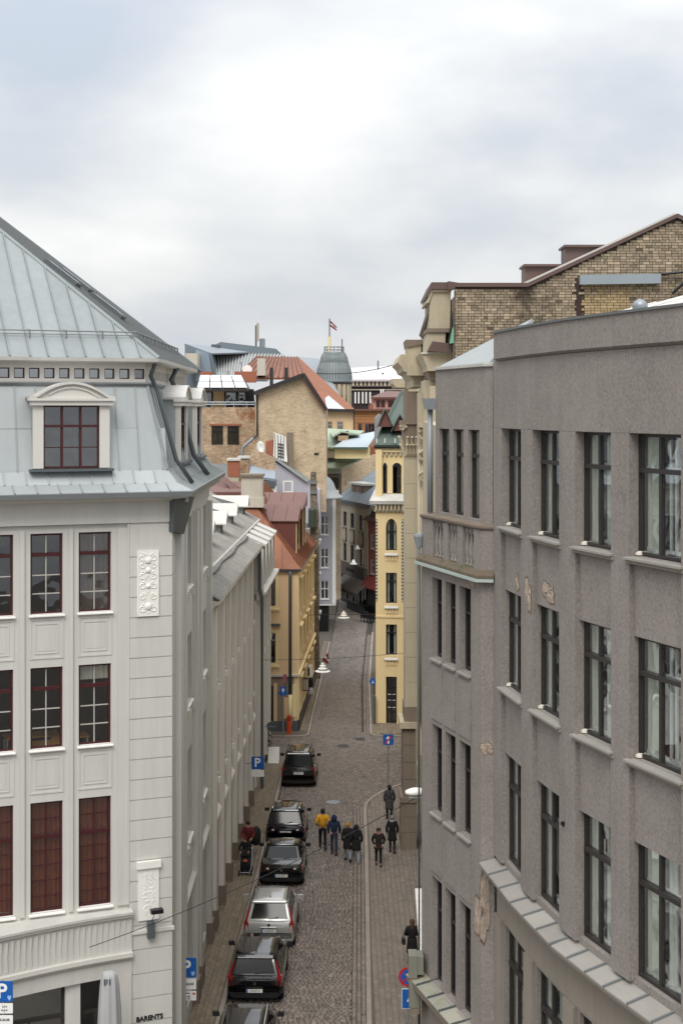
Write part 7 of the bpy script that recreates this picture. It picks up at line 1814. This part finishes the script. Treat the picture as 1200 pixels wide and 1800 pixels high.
k_grey = cloth('charcoal_wool', '#3a393b'); k_red = cloth('maroon_cloth', '#5d1f22'); k_choc = cloth('brown_black_cloth', '#231c1a'); k_ash = cloth('light_grey_knit', '#9d9b99')
person('man in mustard yellow jacket and dark trousers walking up the cobbles', pp(567, 1492), R(3), 1.83, k_yel, k_black, '#1d1613', stride=.28, arms='pockets')
person('person in navy hooded jacket and jeans beside the yellow jacket', pp(587, 1502), R(-4), 1.79, k_navy, k_jean, '#15151a', stride=.16, hood=True, shoes='#3a2620')
person('person in long black coat with a mustard hat walking on the cobbles', pp(611, 1514), R(2), 1.72, k_black, k_jeanl, '#a5752c', coat=.62, stride=.2, hat=mat('mustard_knit', '#a5752c', .9, .1, 9))
person('person in long black hooded coat and pale jeans, rightmost of four on the cobbles', pp(626, 1516), R(-2), 1.68, k_black, k_jeanl, '#17120f', coat=.6, stride=.24, hood=True, shoes='#8c8580')
person('woman in black jacket and black trousers walking towards the camera', pp(665, 1521, .14), R(182), 1.64, k_choc, k_black, '#241813', coat=.8, stride=.14, arms='pockets', hairlong=.25, scarf=cloth('rose_scarf', '#8b5a58'), slim=.85)
person('woman in knee length dark coat with light grey scarf on the pavement', pp(689, 1499, .14), R(-5), 1.68, k_black, k_choc, '#77706c', coat=.6, stride=.16, scarf=k_ash, slim=.85)
person('woman in charcoal coat walking beside the stone pier farthest up the pavement', pp(684, 1441, .14), R(2), 1.7, k_grey, k_black, '#191412', coat=.55, stride=.2, hairlong=.15)
t8, M8 = person('woman with long brown hair and black coat near the green cabinet', pp(724, 1697, .14), R(8), 1.66, k_black, k_black, '#4a3226', coat=.5, stride=.1, hairlong=.38, arms='front')
bag = thing('handbag', 'small black handbag carried by the brown haired woman', 'handbag', tuple(M8 @ Vector((-.3, .05, .85))))
MB().box(-.36, -.25, -.08, .14, .78, .98).build('bag_body', m_plastic, bag, M8); MB().tube([(-.3, -.05, .98), (-.3, .03, 1.15), (-.3, .1, .98)], .012, 5).build('strap', m_plastic, bag, M8)
person('man in maroon jacket behind the pushchair on the left pavement', pp(436, 1513, .14), R(178), 1.75, k_red, k_black, '#231a17', stride=.12, arms='push')
t9, M9 = person('person in black jacket and dark red cap pushing the pushchair', pp(431, 1531, .14), R(180), 1.5, k_black, k_black, '#5a2426', stride=.1, arms='push', hat=mat('dark_red_knit', '#5a2426', .9, .1, 9))
rk = thing('rucksack', 'dark bulky bag hanging beside the maroon jacket on the left pavement', 'bag', pp(450, 1507, .14))
D = gD(1507); MB().lathe((X(450, D), D, .55), [(.1, 0), (.2, .08), (.22, .4), (.2, .7), (.1, .82)], 10).build('bag_body', cloth('dark_green_cloth', '#1d211e'), rk, smooth=True)
ps = thing('pushchair', 'black pushchair with orange patch on the left pavement', 'pushchair', pp(431, 1545, .14)); D = gD(1545); cx = X(431, D)
MB().tube([(cx-.25, D+.9, 1.05), (cx-.25, D+.55, .75), (cx-.24, D-.05, .3)], .02, 6).build('frame', m_steel, ps); MB().tube([(cx+.25, D+.9, 1.05), (cx+.25, D+.55, .75), (cx+.24, D-.05, .3)], .02, 6).build('frame', m_steel, ps)
MB().tube([(cx-.25, D+.9, 1.05), (cx+.25, D+.9, 1.05)], .028, 8).build('handle', m_white, ps)
finish(MB().hexa([(cx-.22, D, .35), (cx+.22, D, .35), (cx+.22, D+.6, .38), (cx-.22, D+.6, .38), (cx-.22, D-.02, .6), (cx+.22, D-.02, .6), (cx+.2, D+.5, .95), (cx-.2, D+.5, .95)]).build('seat', k_black, ps), .05)
finish(MB().hexa([(cx-.23, D+.25, .85), (cx+.23, D+.25, .85), (cx+.23, D+.68, .85), (cx-.23, D+.68, .85), (cx-.18, D+.35, 1.12), (cx+.18, D+.35, 1.12), (cx+.2, D+.62, 1.12), (cx-.2, D+.62, 1.12)]).build('hood', k_choc, ps), .06)
MB().lathe((cx, D+.05, .72), [(.09, 0), (.1, .04), (.03, .1)], 10).build('orange_patch', mat('orange_cloth', '#b9521f', .8), ps)
for sx in (-.26, .26):
    for y in (.02, .6): MB().lathe((cx+sx, D+y, .26), [(.1, -.025), (.12, -.015), (.12, .015), (.1, .025)], 14, 'X').build('wheel', m_tyre, ps)
MB().tube([(cx-.26, D+.02, .26), (cx+.26, D+.02, .26)], .015, 5).build('axle', m_steel, ps)

# ------------------------------------------------------------------ SIGNS, LAMPS, WIRES, STREET FURNITURE
def glyph(txt, size, m, parent, loc, name='lettering', bold=0.0): return link(name, text_mesh(txt, size, m, name, .003, bold=bold), parent, Matrix.Translation(Vector(loc)) @ RX)
def rrect(x0, x1, z0, z1, r, y):
    pts = []
    for cx_, cz_, a0 in ((x1-r, z0+r, -90), (x1-r, z1-r, 0), (x0+r, z1-r, 90), (x0+r, z0+r, 180)):
        pts += [(cx_+r*math.cos(R(a0+i*30)), y, cz_+r*math.sin(R(a0+i*30))) for i in range(4)]
    return pts
def psign(label, px, py, D, w, arm, subs, shield=True, pole=False):
    x, z = X(px, D), Z(py, D); t = thing('parking_sign', label, 'sign', (x, D, z-w/2))
    MB().prism(rrect(x-w/2, x+w/2, z-w/2, z+w/2, .04, D), (0, .02, 0)).build('board', m_signblue, t)
    e = MB()
    for a, b, c_, d in ((x-w/2+.03, x+w/2-.03, z+w/2-.028, z+w/2-.018), (x-w/2+.03, x+w/2-.03, z-w/2+.018, z-w/2+.028)): e.box(a, b, D-.004, D, c_, d)
    e.build('border', m_signwhite, t, kind=None) if False else None
    glyph('P', w*.98, m_signwhite, t, (x-w*.03, D-.006, z-.0), bold=.012)
    if shield:
        MB().prism([(x+w*.24, D-.004, z-w*.2), (x+w*.42, D-.004, z-w*.2), (x+w*.42, D-.004, z-w*.32), (x+w*.33, D-.004, z-w*.44), (x+w*.24, D-.004, z-w*.32)], (0, .003, 0)).build('shield', mat('pale_sign_blue', '#8fb4dd', .5), t)
    zc_ = z-w/2
    for h, txts, red in subs:
        MB().prism(rrect(x-w/2, x+w/2, zc_-.04-h, zc_-.04, .02, D), (0, .015, 0)).build('sub_board', m_signwhite, t)
        for (tx, sz, dx, dz) in txts: glyph(tx, sz, m_ink, t, (x+dx, D-.005, zc_-.04-h/2+dz), bold=.002)
        if red: MB().lathe((x+w*.38, D-.004, zc_-.04-h*.28), [(.04, 0), (.04, .003)], 10, 'Y').build('red_dot', mat('orange_red_dot', '#c24a22', .5), t)
        zc_ -= h+.05
    if pole: MB().tube([(x, D+.05, 0), (x, D+.05, z+w/2)], .03, 8).build('pole', m_steel, t)
    else: MB().tube([(x-w*.1, D+.03, z-.02), (x-arm, D+.03, z-.02)], .03, 8).build('arm', m_steel, t)
    return t
psign('large blue P sign with two white plates below at the lower left wall', 328, 1701, 43.8, .6, .5, [(.33, [('8.00-24.00', .105, 0, 0)], False), (.29, [('TARIFS · ZONA', .05, -.06, .08), ('0,00', .06, .06, -.02), ('1. 00', .05, .06, -.09)], True)])
psign('smaller blue P sign with one blank white plate beside the tall grey pilasters', 453, 1341, 68, .6, .6, [(.32, [('~', .1, 0, 0)], False)], shield=False)
psign('blue P sign cut off by the left edge with arrow plate below', 5, 1743, 38.0, .55, .5, [(.27, [('1,5 h', .07, .05, .05), ('<-|->', .09, .05, -.05)], False), (.24, [('8.00-24.00', .09, 0, 0)], False)], pole=True)
# end-of-priority style arrow sign on its pole
D = 74.0; x, z = X(682, D), Z(1300, D); t = thing('arrow_sign', 'square blue sign with white arrow crossed by a red bar on a thin pole', 'sign', (x, D, .12))
MB().tube([(x, D, .12), (x, D, z+.25)], .03, 8).build('pole', m_steel, t)
MB().prism(rrect(x-.27, x+.27, z-.27, z+.27, .03, D-.05), (0, .02, 0)).build('board', m_signblue, t)
MB().prism([(x-.05, D-.056, z-.2), (x+.05, D-.056, z-.2), (x+.05, D-.056, z+.05), (x+.13, D-.056, z+.05), (x, D-.056, z+.2), (x-.13, D-.056, z+.05), (x-.05, D-.056, z+.05)], (0, .004, 0)).build('arrow', m_signwhite, t)
MB().prism([(x-.2, D-.062, z-.17), (x-.14, D-.062, z-.21), (x+.2, D-.062, z+.17), (x+.14, D-.062, z+.21)], (0, .004, 0)).build('red_bar', m_signred, t)
# no-stopping sign with direction plate
D = 44.0; x, z = X(717, D), Z(1717, D); t = thing('no_stopping_sign', 'round blue no stopping sign with red rim and cross', 'sign', (x, D, .12))
MB().tube([(x, D+.04, .12), (x, D+.04, z+.3)], .03, 8).build('pole', m_steel, t)
MB().lathe((x, D, z), [(.3, -.012), (.3, .012)], 28, 'Y').build('rim', m_signred, t); MB().lathe((x, D-.014, z), [(.235, -.002), (.235, .004)], 28, 'Y').build('face', m_signblue, t)
for sg in (-1, 1): MB().prism([(x-.19*sg-.025, D-.02, z-.17), (x-.19*sg+.03, D-.02, z-.19), (x+.19*sg+.025, D-.02, z+.17), (x+.19*sg-.03, D-.02, z+.19)], (0, .003, 0)).build('cross_bar', m_signred, t)
t = thing('direction_plate', 'blue rectangular plate with white arrow under the no stopping sign', 'sign', (x, D, z-1.1)); z2 = Z(1755, D)
MB().prism(rrect(x-.2, x+.3, z2-.32, z2+.3, .02, D), (0, .015, 0)).build('board', m_signwhite, t); MB().prism(rrect(x-.185, x+.285, z2-.305, z2+.285, .02, D-.004), (0, .003, 0)).build('face', m_signblue, t)
MB().prism([(x-.04, D-.008, z2-.1), (x+.15, D-.008, z2-.1), (x+.05, D-.008, z2+.14)], (0, .003, 0)).build('arrow', m_signwhite, t)
# round blue sign by the yellow building
D = 91.5; x, z = X(655, D), Z(1198, D); t = thing('pedestrian_sign', 'small round blue sign at the left edge of the yellow building', 'sign', (x, D, .12))
MB().tube([(x+.1, D+.1, .12), (x+.1, D+.1, z)], .04, 6).build('pole', m_gutter, t); MB().lathe((x, D, z), [(.22, -.01), (.22, .01)], 20, 'Y').build('face', m_signblue, t)
MB().box(x-.02, x+.02, D-.02, D-.012, z-.03, z+.09).build('figure', m_signwhite, t); MB().box(x-.1, x+.1, D-.02, D-.012, z-.1, z-.06).build('figure', m_signwhite, t)
t = thing('meter_cabinet', 'slim dark grey cabinet against the corner of the yellow building', 'cabinet', (X(657, 90), 89.9, .12)); MB().box(X(656, 90), X(660, 90)-.01, 89.8, 90.1, .12, Z(1222, 90)).build('cabinet', m_gutter, t)
# one-way sign on the ochre building, pink pennant
D = 86.2; x, z = X(497.5, D), Z(1215, D); t = thing('one_way_sign', 'narrow blue sign with white upward arrow on the ochre building', 'sign', (x, D, .12))
MB().tube([(x, D+.05, .12), (x, D+.05, z+.6)], .03, 6).build('pole', m_steel, t)
MB().box(x-.19, x+.19, D-.01, D+.01, z-.26, z+.26).build('board', m_signblue, t)
MB().prism([(x-.04, D-.016, z-.18), (x+.04, D-.016, z-.18), (x+.04, D-.016, z+.06), (x+.1, D-.016, z+.06), (x, D-.016, z+.2), (x-.1, D-.016, z+.06), (x-.04, D-.016, z+.06)], (0, .004, 0)).build('arrow', m_signwhite, t)
MB().box(x-.32, x+.32, D-.02, D+.0, z-.16, z-.06).build('side_plate', m_signblue, t)
t = thing('pink_pennant', 'small faded pink pennant hanging above the one way sign', 'pennant', (x, D+1.3, Z(1200, D))); MB().prism([(x-.15, D+1.3, Z(1209, D)), (x+.1, D+1.3, Z(1207, D)), (x+.2, D+1.3, Z(1192, D)), (x-.02, D+1.3, Z(1192, D))], (0, .02, 0)).build('cloth', mat('faded_pink', '#a0606c', .9, .1), t)
# orange bollard sleeve, dark round sign seen from behind, sandwich board, plant
D = 87.2; x = X(508, D); t = thing('orange_bollard', 'orange plastic sleeve post at the corner of the ochre building', 'bollard', (x, D, .12))
MB().lathe((x, D, .12), [(.15, 0), (.15, .75), (.13, .8)], 12).build('sleeve', mat('orange_plastic', '#b5481f', .5, .06), t); MB().lathe((x, D, .92), [(.13, 0), (.15, .05), (.14, .3), (.05, .36)], 12).build('cap', mat('red_plastic', '#9c2a1c', .5), t)
D = 79.0; x, z = X(477, D), Z(1277, D); t = thing('round_sign_back', 'dark back of a round road sign with steel bracket beside the grey building', 'sign', (x, D, z-.3))
MB().lathe((x, D, z), [(.27, -.01), (.27, .01)], 20, 'Y').build('disc', m_gutter, t); MB().box(x-.3, x+.26, D-.04, D-.012, z-.03, z+.02).build('bracket', m_steel, t); MB().tube([(x-.25, D-.0, z), (-4.5, D, z)], .025, 5).build('arm', m_steel, t)
D = 80.2; x = X(481, D); t = thing('menu_board', 'white tilted board standing on the pavement left of the van', 'board', (x, D, .12))
MB().hexa([(x-.32, D-.3, .12), (x+.3, D-.3, .12), (x+.3, D-.26, .12), (x-.32, D-.26, .12), (x-.3, D+.1, .95), (x+.32, D+.1, .95), (x+.32, D+.14, .95), (x-.3, D+.14, .95)]).build('panel', m_white, t); MB().box(x-.3, x+.3, D+.1, D+.3, .12, .16).build('foot', m_black, t)
MB().hexa([(x-.3, D+.5, .12), (x+.3, D+.5, .12), (x+.3, D+.54, .12), (x-.3, D+.54, .12), (x-.3, D+.16, .93), (x+.3, D+.16, .93), (x+.3, D+.2, .93), (x-.3, D+.2, .93)]).build('rear_panel', m_white, t)
D = 80.8; x0 = X(471.5, D); t = thing('potted_shrub', 'dark green shrub against the corner of the grey building', 'plant', (x0, D, .12))
MB().lathe((x0, D, .12), [(.14, 0), (.18, .35)], 10).build('pot', m_gutter, t)
MB().tube([(x0, D, .4), (x0+.03, D, 1.5)], .03, 5).build('stem', m_beiged, t)
lv = MB(); rr = random.Random(4)
for _ in range(260):
    a = rr.uniform(0, 6.28); z = rr.uniform(.45, 1.9); r = rr.uniform(.02, .24)*(1.2-.35*abs(z-1.1)); c_ = Vector((x0+r*math.cos(a), D+r*math.sin(a), z)); u_ = Vector((rr.uniform(-1, 1), rr.uniform(-1, 1), rr.uniform(-.6, .8))).normalized()*.07; w_ = u_.cross(Vector((0, 0, 1))).normalized()*.035
    lv.poly([c_-u_, c_+w_, c_+u_, c_-w_], tone=rr.uniform(-1, 1))
lv.build('foliage', mat('shrub_leaves', '#2f3b22', .7, .2, 6, attr=.3), t, kind='stuff')
# street lamp head on the grey building
D = 39.0; t = thing('street_lamp', 'white oval street lamp head on an arm from the grey building corner', 'street lamp', (X(742, D), D, Z(1396, D)))
x0, x1, z = X(712, D), X(752, D), Z(1393, D); rws = []
for i in range(9):
    f = i/8; x = lerp(x0, x1-.05, f); r = .02+.15*math.sin(math.pi*(.06+.88*f))**.7; rws.append([(x, D+r*.9*math.cos(a*math.pi/6), z+r*.75*max(-.55, math.sin(a*math.pi/6))+.02*f) for a in range(12)])
loft(rws).build('lamp_housing', m_white, t, smooth=True)
MB().box(x0+.1, x1-.15, D-.1, D+.1, z-.13, z-.09).build('lens', mat('frosted_lens', '#8f928f', .3), t); MB().tube([(x1-.1, D, z-.02), (x1-.02, D, z-.1), (x1+.1, 38.4, z-.55)], .03, 6).build('bracket', m_gutter, t)
# green-grey cabinet fixed at the bay corner
D = 37.6; t = thing('utility_cabinet', 'green grey metal cabinet stacked above a ledge at the bay corner', 'cabinet', (X(729, D), D, Z(1775, D)))
m_cab = mat('olive_grey_metal', '#77766a', .6, .1, 2)
MB().box(X(718, D), X(733, D), D, D+.5, Z(1720, D), Z(1681, D)).build('upper_box', m_cab, t); MB().box(X(733, D)+.005, X(744, D), D+.02, D+.5, Z(1714, D), Z(1683, D)).build('side_panel', m_cab, t)
MB().box(X(719, D), X(737, D), D+.01, D+.5, Z(1772, D), Z(1721, D)).build('lower_box', m_cab, t); MB().box(X(722, D), X(737, D), D+.02, D+.45, Z(1783, D), Z(1773, D)).build('foot', m_beiged, t)
# closed parasol
D = 39.2; x = X(193, D); zt_ = Z(1707, D); t = thing('closed_parasol', 'closed pale grey parasol standing in front of the shop window', 'parasol', (x, D, 0))
m_canvas = mat('grey_canvas', '#a5a5a6', .9, .06, 3, streak=.08)
rws = []
for i, (z, r) in enumerate(((zt_-2.9, .34), (zt_-2.0, .33), (zt_-1.0, .29), (zt_-.4, .25), (zt_-.12, .21), (zt_-.02, .17), (zt_, .05))):
    rws.append([(x+r*(1+.09*math.cos(8*a*math.pi/16))*math.cos(a*math.pi/16), D+r*(1+.09*math.cos(8*a*math.pi/16))*math.sin(a*math.pi/16), z) for a in range(32)])
loft(rws).build('canopy', m_canvas, t, smooth=True); MB().tube([(x, D, 0), (x, D, zt_-2.8)], .035, 8).build('pole', m_steel, t); MB().box(x-.35, x+.35, D-.35, D+.35, 0, .1).build('base', m_gutter, t)
for i in range(3): MB().box(x-.12+i*.07, x-.08+i*.07, D-.24, D-.2, zt_-.3, zt_-.14).build('ornament', m_gutter, t)
# hanging street lamps over the carriageway, on their span wires
def span(p, q, sag, n=16): return [(lerp(p[0], q[0], i/n), lerp(p[1], q[1], i/n), lerp(p[2], q[2], i/n)-sag*4*(i/n)*(1-i/n)) for i in range(n+1)]
m_wire = mat('black_cable', '#222222', .6, 0)
def wire(label, p, q, sag, r=.012): t = thing('span_wire', label, 'wire', p); MB().tube(span(p, q, sag), r, 5).build('cable', m_wire, t)
def hlamp(px, py, D, label, k=1.0):
    x, z = X(px, D), Z(py, D); t = thing('hanging_lamp', label, 'street lamp', (x, D, z), 'white lamps hung over the street')
    MB().lathe((x, D, z), [(.4*k, -.2*k), (.4*k, -.17*k), (.25*k, -.15*k), (.24*k, -.02*k), (.17*k, .0), (.17*k, .13*k), (.08*k, .15*k), (.07*k, .25*k), (.03*k, .28*k)], 20).build('shade', m_white, t, smooth=False)
    MB().lathe((x, D, z), [(.255*k, -.11*k), (.25*k, -.05*k)], 20).build('band', m_pipe, t); MB().tube([(x, D, z+.28*k), (x, D, z+.5*k)], .015, 5).build('rod', m_wire, t)
hlamp(567, 1174, 76, 'nearest stepped white lamp hanging over the street by the flag'); hlamp(604, 1081, 97, 'second stepped white lamp hanging over the street', 1.0); hlamp(621, 988, 125, 'third white lamp hanging low over the far end of the street', .85); hlamp(628, 962, 138, 'farthest white lamp hanging in front of the beige house', .8)
wire('thin wire across the street carrying the nearest white lamp', (-4.75, 76, Z(1160, 76)), (3.9, 76, Z(1146, 76)), .12); wire('dark wire across the street carrying the second white lamp', (X(470, 97), 97, Z(1086, 97)), (X(720, 97), 97, Z(1084, 97)), -.2, .02)
wire('long thin wire from the shop front up to the street lamp arm', LF.p(LF.s_at(150), -.6, Z(1663, 40)), (X(735, 39), 39, Z(1400, 39)), .25, .011); wire('thin wire high across the skyline from cornice to roofs', at(556, 656, 170), at(702, 638, 170), .5, .05)
# flag by the dark house
D = 112; t = thing('street_flag', 'dark red and white banded flag on a slanting pole over the left pavement', 'flag', (X(560, D), D, Z(1172, D)))
MB().tube([(X(560, D), D, Z(1185, D)), (X(578, D), D-.6, Z(1150, D))], .03, 6).build('pole', m_steel, t)
for k_, (a, b, m) in enumerate(((0, .42, m_flag), (.42, .6, m_white), (.6, 1, m_flag))):
    P = [Vector(at(576, 1147, D-.5)), Vector(at(566, 1160, D-.5)), Vector(at(577, 1168, D-.5)), Vector(at(578, 1156, D-.5))]
    q = lambda u_, v_: P[0].lerp(P[1], u_).lerp(P[3].lerp(P[2], u_), v_)
    MB().prism([q(a, 0), q(b, 0), q(b, 1), q(a, 1)], (0, .03, 0)).build('band', m, t)
MB().tube([at(578, 1172, D-.4), at(583, 1168, D-.4), at(590, 1171, D-.4), at(593, 1166, D-.4)], .05, 5).build('bracket', m_gutter, t)
# shop signs and lanterns on the ochre building's street side
D = 92; t = thing('shop_lantern_sign', 'black framed hanging shop sign on the street side of the ochre building', 'sign', at(537, 1205, D))
mb = MB(); x0, x1, z0, z1 = X(531, D), X(543, D), Z(1214, D), Z(1192, D); frameline(mb, x0, x1, z0, z1, .05, D-.05, D); mb.box((x0+x1)/2-.02, (x0+x1)/2+.02, D-.04, D-.01, z0, z1).build('frame', m_black, t)
MB().box(x0+.06, x1-.06, D-.03, D-.01, z0+.06, z1-.06).build('board', m_beh, t); MB().tube([(x1-.1, D, z1), (x1-.6, D, z1+.1)], .02, 5).build('bracket', m_black, t)
t = thing('white_sign_box', 'white box sign with black stripe above the shop sign on the ochre building', 'sign', at(544, 1175, 96)); MB().box(X(540, 96), X(549, 96), 96, 96.3, Z(1190, 96), Z(1170, 96)).build('box', m_white, t); MB().box(X(541, 96), X(544, 96), 95.96, 95.995, Z(1188, 96), Z(1174, 96)).build('stripe', m_black, t)
t = thing('wall_lantern', 'small black wall lantern beside the white box sign', 'lantern', at(546, 1203, 95)); MB().lathe(at(546, 1210, 95), [(.05, 0), (.14, .1), (.16, .6), (.05, .75)], 8).build('lantern', m_black, t)
t = thing('grey_wall_bag', 'light grey sack like cover low on the street side of the ochre building', 'cover', at(547, 1220, 94)); MB().lathe(at(547, 1222, 94), [(.1, 0), (.2, .1), (.15, .4), (.05, .5)], 8).build('cover', m_ash if False else k_ash, t)
# cafe fence and parked dark things at the far end
D = 140; t = thing('cafe_fence', 'low dark hedge and fence around cafe seats at the far end of the street', 'fence', at(630, 1070, D))
MB().hexa([at(609, 1070, 143), at(640, 1082, 138), at(640, 1082, 139), at(609, 1070, 144)]+[at(609, 1055, 143), at(640, 1068, 138), at(640, 1068, 139), at(609, 1055, 144)]).build('hedge', mat('dark_hedge', '#1b1e19', .9, .3, 5), t)
for i in range(5):
    t = thing('cafe_bench', 'dark cafe bench in a row in front of the far shop, %s' % ('leftmost', 'second from left', 'middle one', 'second from right', 'rightmost')[i], 'bench', at(640+i*5, 1084, 134), 'dark cafe benches at the far shop'); x, y = X(638+i*5, 134), 134-i*.3
    MB().box(x-.25, x+.2, y-.2, y+.2, .4, .48).build('seat', m_black, t); MB().box(x-.25, x+.2, y+.15, y+.2, .48, .9).build('backrest', m_black, t); MB().box(x-.22, x-.16, y-.18, y+.18, 0, .4).build('leg', m_black, t); MB().box(x+.12, x+.17, y-.18, y+.18, 0, .4).build('leg', m_black, t)
# manhole covers
for px, py, lab in ((585, 1412, 'bright oval manhole cover in the cobbles above the walking group'), (603, 1312, 'dark manhole cover in the middle of the crossing'), (632, 1300, 'second dark manhole cover right of the middle of the crossing')):
    D = gD(py); t = thing('manhole_cover', lab, 'manhole cover', (X(px, D), D, .03)); MB().lathe((X(px, D), D, .03), [(.36, 0), (.36, .03)], 20).build('rim', m_steel if py == 1412 else m_gutter, t); MB().lathe((X(px, D), D, .06), [(.3, 0), (.3, .006)], 20).build('lid', m_steel if py == 1412 else m_dark, t)
for o in S.collection.all_objects:
    if '_w' in o: del o['_w']
